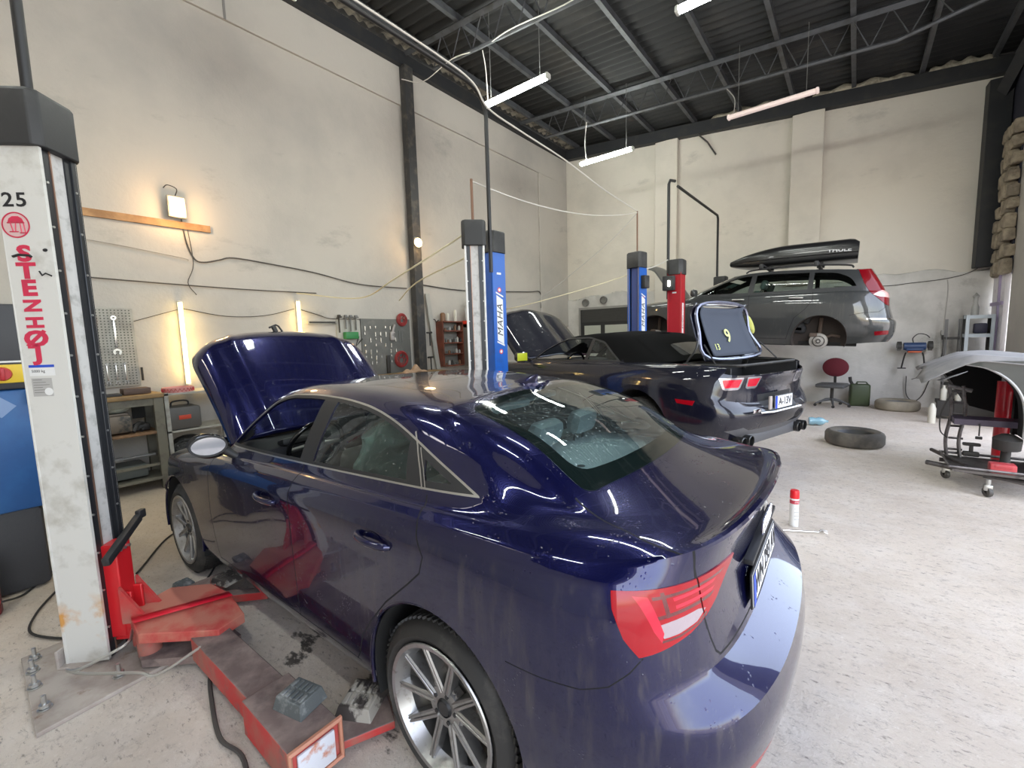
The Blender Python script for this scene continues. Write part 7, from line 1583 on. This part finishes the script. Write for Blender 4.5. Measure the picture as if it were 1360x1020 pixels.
for z in (.5, 1.0, 1.35): m.bb(-.1, .1, -.11, .11, z, z + .04)
m.build('rack_tray', junk_dark, WR)

# ------------------------------------------------------------------ trolley, red post, car under a cover at the right edge
CT = T('tool_trolley', 'open steel trolley with castors holding clamps and a small red jack', 'trolley', (0, 0, 0))
fr_ = P('trolley_steel', (.16, .15, .15), .35, metal=.8, var=((.05, .04, .04), 12, .5, .7))
m = MB()
for (x, y) in ((.83, 6.45), (.93, 6.45)): m.tube(cat_curve([(x, y, .20), (x - .02, y, .42), (x + .01, y, .70), (x - .02, y, .98)], 4), .016, 8)
for z in (.30, .42, .55, .68, .80, .92): m.cyl((.83, 6.45, z), (.94, 6.45, z), .012, 6)
m.tube([(.80, 6.45, .98), (.98, 6.46, .93)], .02, 8)
for (x, y) in ((1.42, 6.35), (1.40, 5.9)): m.tube([(x, y, .18), (x, y, .9)], .014, 8)
m.tube([(.83, 6.45, .21), (1.42, 6.35, .21), (1.40, 5.9, .21)], .012, 6)
m.build('frame', fr_, CT)
m = MB(); m.bb(.84, 1.42, 6.25, 6.50, .60, .66); m.build('crossbar', P('bar_violet', (.06, .045, .075), .5), CT)
m = MB(); m.bb(.80, 1.42, 5.86, 6.48, .20, .225); m.tube([(.78, 5.84, .25), (1.44, 5.84, .25), (1.44, 6.5, .25), (.78, 6.5, .25)], .014, 6, closed=True); m.build('tray', fr_, CT)
m = MB(); m.tube([(.66, 6.30, .16), (1.45, 5.84, .15)], .026, 8); m.tube([(.78, 6.5, .16), (1.5, 6.5, .16)], .022, 8); m.tube([(.72, 6.55, .25), (.92, 6.05, .22)], .02, 8); m.build('base_bar', fr_, CT)
for x, y in ((.815, 6.33), (1.04, 5.83), (1.45, 6.5)):
    c_o = empty('castor', (x, y, 0), parent=CT); m = MB(); m.lathe([(.012, -.016), (.045, -.016), (.05, 0), (.045, .016), (.012, .016)], (0, 0, .05), (1, .5, 0), 24); m.build('castor_wheel', P('castor_rubber', (.07, .065, .06), .5), c_o); m = MB(); m.rbox((0, 0, .09), (.06, .05, .06), .01); m.cyl((0, 0, .11), (0, 0, .17), .018, 10); m.build('castor_fork', steel_bright, c_o)
m = MB(); m.tube(cat_curve([(.83, 6.44, .9), (.76, 6.42, .7), (.76, 6.42, .5), (.82, 6.43, .42)], 5), .006, 6); m.tube([(1.02, 6.24, .62), (1.02, 6.24, .50)], .006, 6); m.rbox((1.02, 6.24, .48), (.05, .02, .03), .006); m.build('hanging_lead', junk_dark, CT)
one(MB().lathe([(.045, 0), (.05, .03), (.035, .06), (.035, .18), (.095, .2), (.10, .3), (.05, .34), (0, .34)], (1.18, 6.10, .226), (0, -.1, 1), 20), 'press_head', junk_dark, 'black round-headed tool standing on the trolley', 'tool')
one(MB().rbox((.98, 6.28, .30), (.12, .05, .05), .01).rbox((.98, 6.28, .35), (.03, .03, .10), .008).rbox((.98, 6.28, .40), (.13, .05, .03), .01), 'small_clamp', junk_dark, 'small black clamp on the trolley left of the round-headed tool', 'clamp')
one(MB().rbox((1.13, 5.90, .275), (.17, .12, .09), .012).rbox((1.13, 5.85, .30), (.12, .03, .04), .008), 'small_jack', P('jack_pinkred', (.50, .06, .07), .5, var=((.4, .2, .2), 12, .5, .7)), 'small red jack on the front edge of the trolley', 'jack')
RP3 = post((1.60, 6.60), 180, 2.6, .24, lift_red, 'x', 'red'); bpy.data.objects.remove(RP3.children[1]) if False else None
for c_ch in list(RP3.children_recursive): bpy.data.objects.remove(c_ch)
bpy.data.objects.remove(RP3)
RS = T('support_stand', 'tall bright red support column standing under the covered car', 'stand', (1.25, 6.68, 0))
m = MB(); m.cyl((0, 0, .02), (0, 0, 1.02), .06, 24); m.build('column', P('column_bright_red', (.55, .012, .025), .3, coat=.4), RS); m = MB(); m.cyl((0, 0, 1.02), (0, 0, 1.12), .03, 12); m.build('ram', steel_bright, RS); m = MB(); m.bb(-.12, .12, -.12, .12, 0, .02); m.build('foot', junk_dark, RS)
one(MB().bb(1.50, 1.95, 6.56, 7.0, 0, .84), 'red_cabinet', P('cabinet_darkred', (.16, .012, .02), .5, var=((.28, .22, .2), 3, .6, .75)), 'dark red cabinet behind the red support column at the right edge', 'cabinet', bevel=.01)
# car being worked on: only its front wing shows under a grey mat
CV = T('car_under_cover', 'car at the right edge with dark open wheel arch under a grey mat', 'car', (0, 0, 0))
black_in = P('bay_black', (.006, .006, .007), .9)
lip = cat_curve([(.86, 6.0, 1.235), (1.0, 5.98, 1.20), (1.14, 5.97, 1.09), (1.23, 5.97, .93), (1.26, 5.97, .72), (1.26, 5.97, .55)], 6)
m = MB(); m.tube(lip, .012, 8); m.build('arch_lip', P('lip_pale', (.42, .42, .42), .35, metal=.3), CV)
m = MB(); m.grid(lambda u, v: Vector(lip[min(int(u * (len(lip) - 1)), len(lip) - 1)]) + Vector((0, .22 * v, 0)), len(lip) - 1, 2); m.build('arch_liner', black_in, CV)
wing = [(lip[-1][0], .55), (3.2, .55), (3.2, 1.28), (.92, 1.27), (.86, 1.245)] + [(p[0], p[2]) for p in lip]
m = MB(); m.prism(wing[::-1], 0, .02, place((0, 5.985, 0), (1, 0, 0), (0, 0, 1))); m.build('front_wing', P('wing_darkgreen', (.02, .03, .028), .35, coat=.6), CV)
m = MB(); m.bb(1.40, 3.2, 6.04, 7.6, .90, 1.20); m.bb(1.40, 3.2, 7.05, 7.6, .40, .9); m.build('car_structure', black_in, CV)
m = MB(); m.prism([(.70, 1.13), (.82, 1.08), (.95, .88), (1.05, .70), (1.32, .62), (1.32, 1.21), (.86, 1.21)], 0, .35, place((0, 7.35, 0), (1, 0, 0), (0, 0, 1))); m.build('bumper_underside', black_in, CV)
mat_grey = P('mat_grey', (.27, .26, .255), .8, var=((.19, .19, .195), 6, .4, .7), bump=(90, .2, .003))
def mat_(u, v):
    x = .60 + 2.6 * u; y = 5.93 + 1.35 * v
    h = 1.285 + .035 * math.exp(-((x - 1.05) / .28) ** 2) * (1 - .2 * v) + .012 * sin(x * 9 + v * 3)
    if x < .95: k = (.95 - x) / .35; h -= .17 * k ** 1.3 + .03 * sin(v * 9) * k; 
    if v < .06: h -= .05
    x -= .09 * max(0, 1 - abs(v - .15) / .3) * (1 - u) ** 6
    return (x, y, h)
one(MB().grid(mat_, 60, 24), 'cover_mat', mat_grey, 'grey protective mat with frayed left corner draped over the car', 'mat', solid=.012)
one(MB().add([(.62, 6.05, 1.13), (.48, 6.1, 1.07), (.66, 6.25, 1.12), (.80, 6.3, 1.135)], [(0, 1, 2, 3)]).add([(.86, 5.92, 1.17), (.70, 5.93, 1.08), (.66, 5.98, 1.07), (.80, 6.0, 1.12)], [(0, 1, 2, 3)]), 'mat_scrap', P('mat_scrap', (.16, .16, .165), .8), 'torn dark flaps of plastic under the left corner of the mat', 'plastic scrap', solid=.006)

# ------------------------------------------------------------------ ceiling lights
led = P('lamp_led', (1, 1, 1), .4, emit=((.96, 1, .93), 30)); led_off_glow = P('lamp_pinkish_glow', (.80, .68, .64), .5, emit=((1, .8, .75), .10)); endc = P('lamp_end', (.6, .62, .58), .5)  # the switched-off lamp gets a faint added glow to look pale
LZ = 5.4
for (x0, x1, y, mt, lb) in ((-4.93, -3.66, 5.70, led, 'lit white strip light hanging over the convertible, nearest the left wall'), (-4.98, -3.72, 8.93, led, 'lit white strip light farther back near the left rear corner'), (-1.83, -.56, 5.64, led, 'lit white strip light cut off by the top edge'), (-1.95, -.62, 8.88, led_off_glow, 'unlit pinkish strip light hanging near the back wall'), (-5.00, -3.74, 2.62, led, 'lit strip light above the raised saloon bonnet, only its end at the top edge'), (-1.9, -.64, 2.6, led, 'lit strip light above the camera, mirrored in the navy saloon'), (-5.0, -3.74, -.6, led, 'lit strip light above the blue machine and the lettered post'), (-1.9, -.64, -.6, led, 'lit strip light farthest forward, over the open floor')):  # last two lamps are unseen, added to brighten the floor and front post
    SL = T('strip_light', lb, 'strip light', ((x0 + x1) / 2, y, LZ), group='ceiling strip lights'); hl = (x1 - x0) / 2
    m = MB(); m.rbox((0, 0, 0), (hl * 2 - .06, .10, .07), .03, seg=3); m.build('diffuser', mt, SL)
    for s in (1, -1): m = MB(); m.rbox((s * (hl - .02), 0, 0), (.05, .11, .08), .02); m.build('end_cap', endc if mt is led else MATS['lamp_pinkish_glow'], SL)
    for s in (1, -1):
        xx = (x0 + x1) / 2 + s * hl * .75; m = MB(); m.tube([(s * hl * .75, 0, .04), (s * hl * .75, 0, zr(xx) - LZ - .10)], .005, 5); m.build('suspension_wire', junk_grey, SL)
def ceil_cable(p, lb, mt=None, r=.008): return one(MB().tube(cat_curve(p, 6), r, 6), 'ceiling_cable', mt or cable_w, lb, 'cable')
ceil_cable([(-6.6, 5.4, 6.30), (-6.2, 5.55, 6.18), (-5.4, 5.5, 6.22), (-4.85, 5.6, 6.20), (-4.2, 5.5, 6.15), (-3.3, 5.55, 6.10), (-2.4, 5.5, 6.05), (-1.6, 5.55, 5.9), (-.5, 5.5, 5.9)], 'white cable strung along the roof truss to the strip lights')
ceil_cable([(-4.85, 5.62, 6.18), (-4.83, 5.66, 5.9), (-4.84, 5.7, 5.44)], 'short white cable dropping to the nearest strip light')
ceil_cable([(-4.8, 8.95, 6.25), (-4.85, 8.95, 5.8), (-4.8, 8.93, 5.44)], 'short white cable dropping to the farther strip light')
ceil_cable([(-2.0, 9.0, 5.95), (-1.85, 8.9, 5.7), (-1.85, 8.88, 5.44)], 'short grey cable dropping to the unlit strip light', MATS['cable_grey'])
# ------------------------------------------------------------------ lamps of the room
def pt(name, loc, e, col, r=.08):
    l = bpy.data.lights.new(name, 'POINT'); l.energy = e; l.color = col; l.shadow_soft_size = r; ob = bpy.data.objects.new(name, l); COL.objects.link(ob); ob.location = loc; return ob
pt('flood_glow', (XP + .26, 1.84, 3.30), 5, (1, .60, .26), .08)
pt('bulb_glow', (XW + .42, 5.52, 3.42), 3.5, (1, .60, .26), .06)
for z in (1.35, 1.65, 1.95): pt('tube_glow', (XP + .14, 1.78, z), .9, (1, .66, .22), .05)
for z in (1.65, 2.0): pt('tube_glow', (XP + .14, 3.28, z), .7, (1, .66, .22), .05)
SC.view_settings.exposure = 1.58
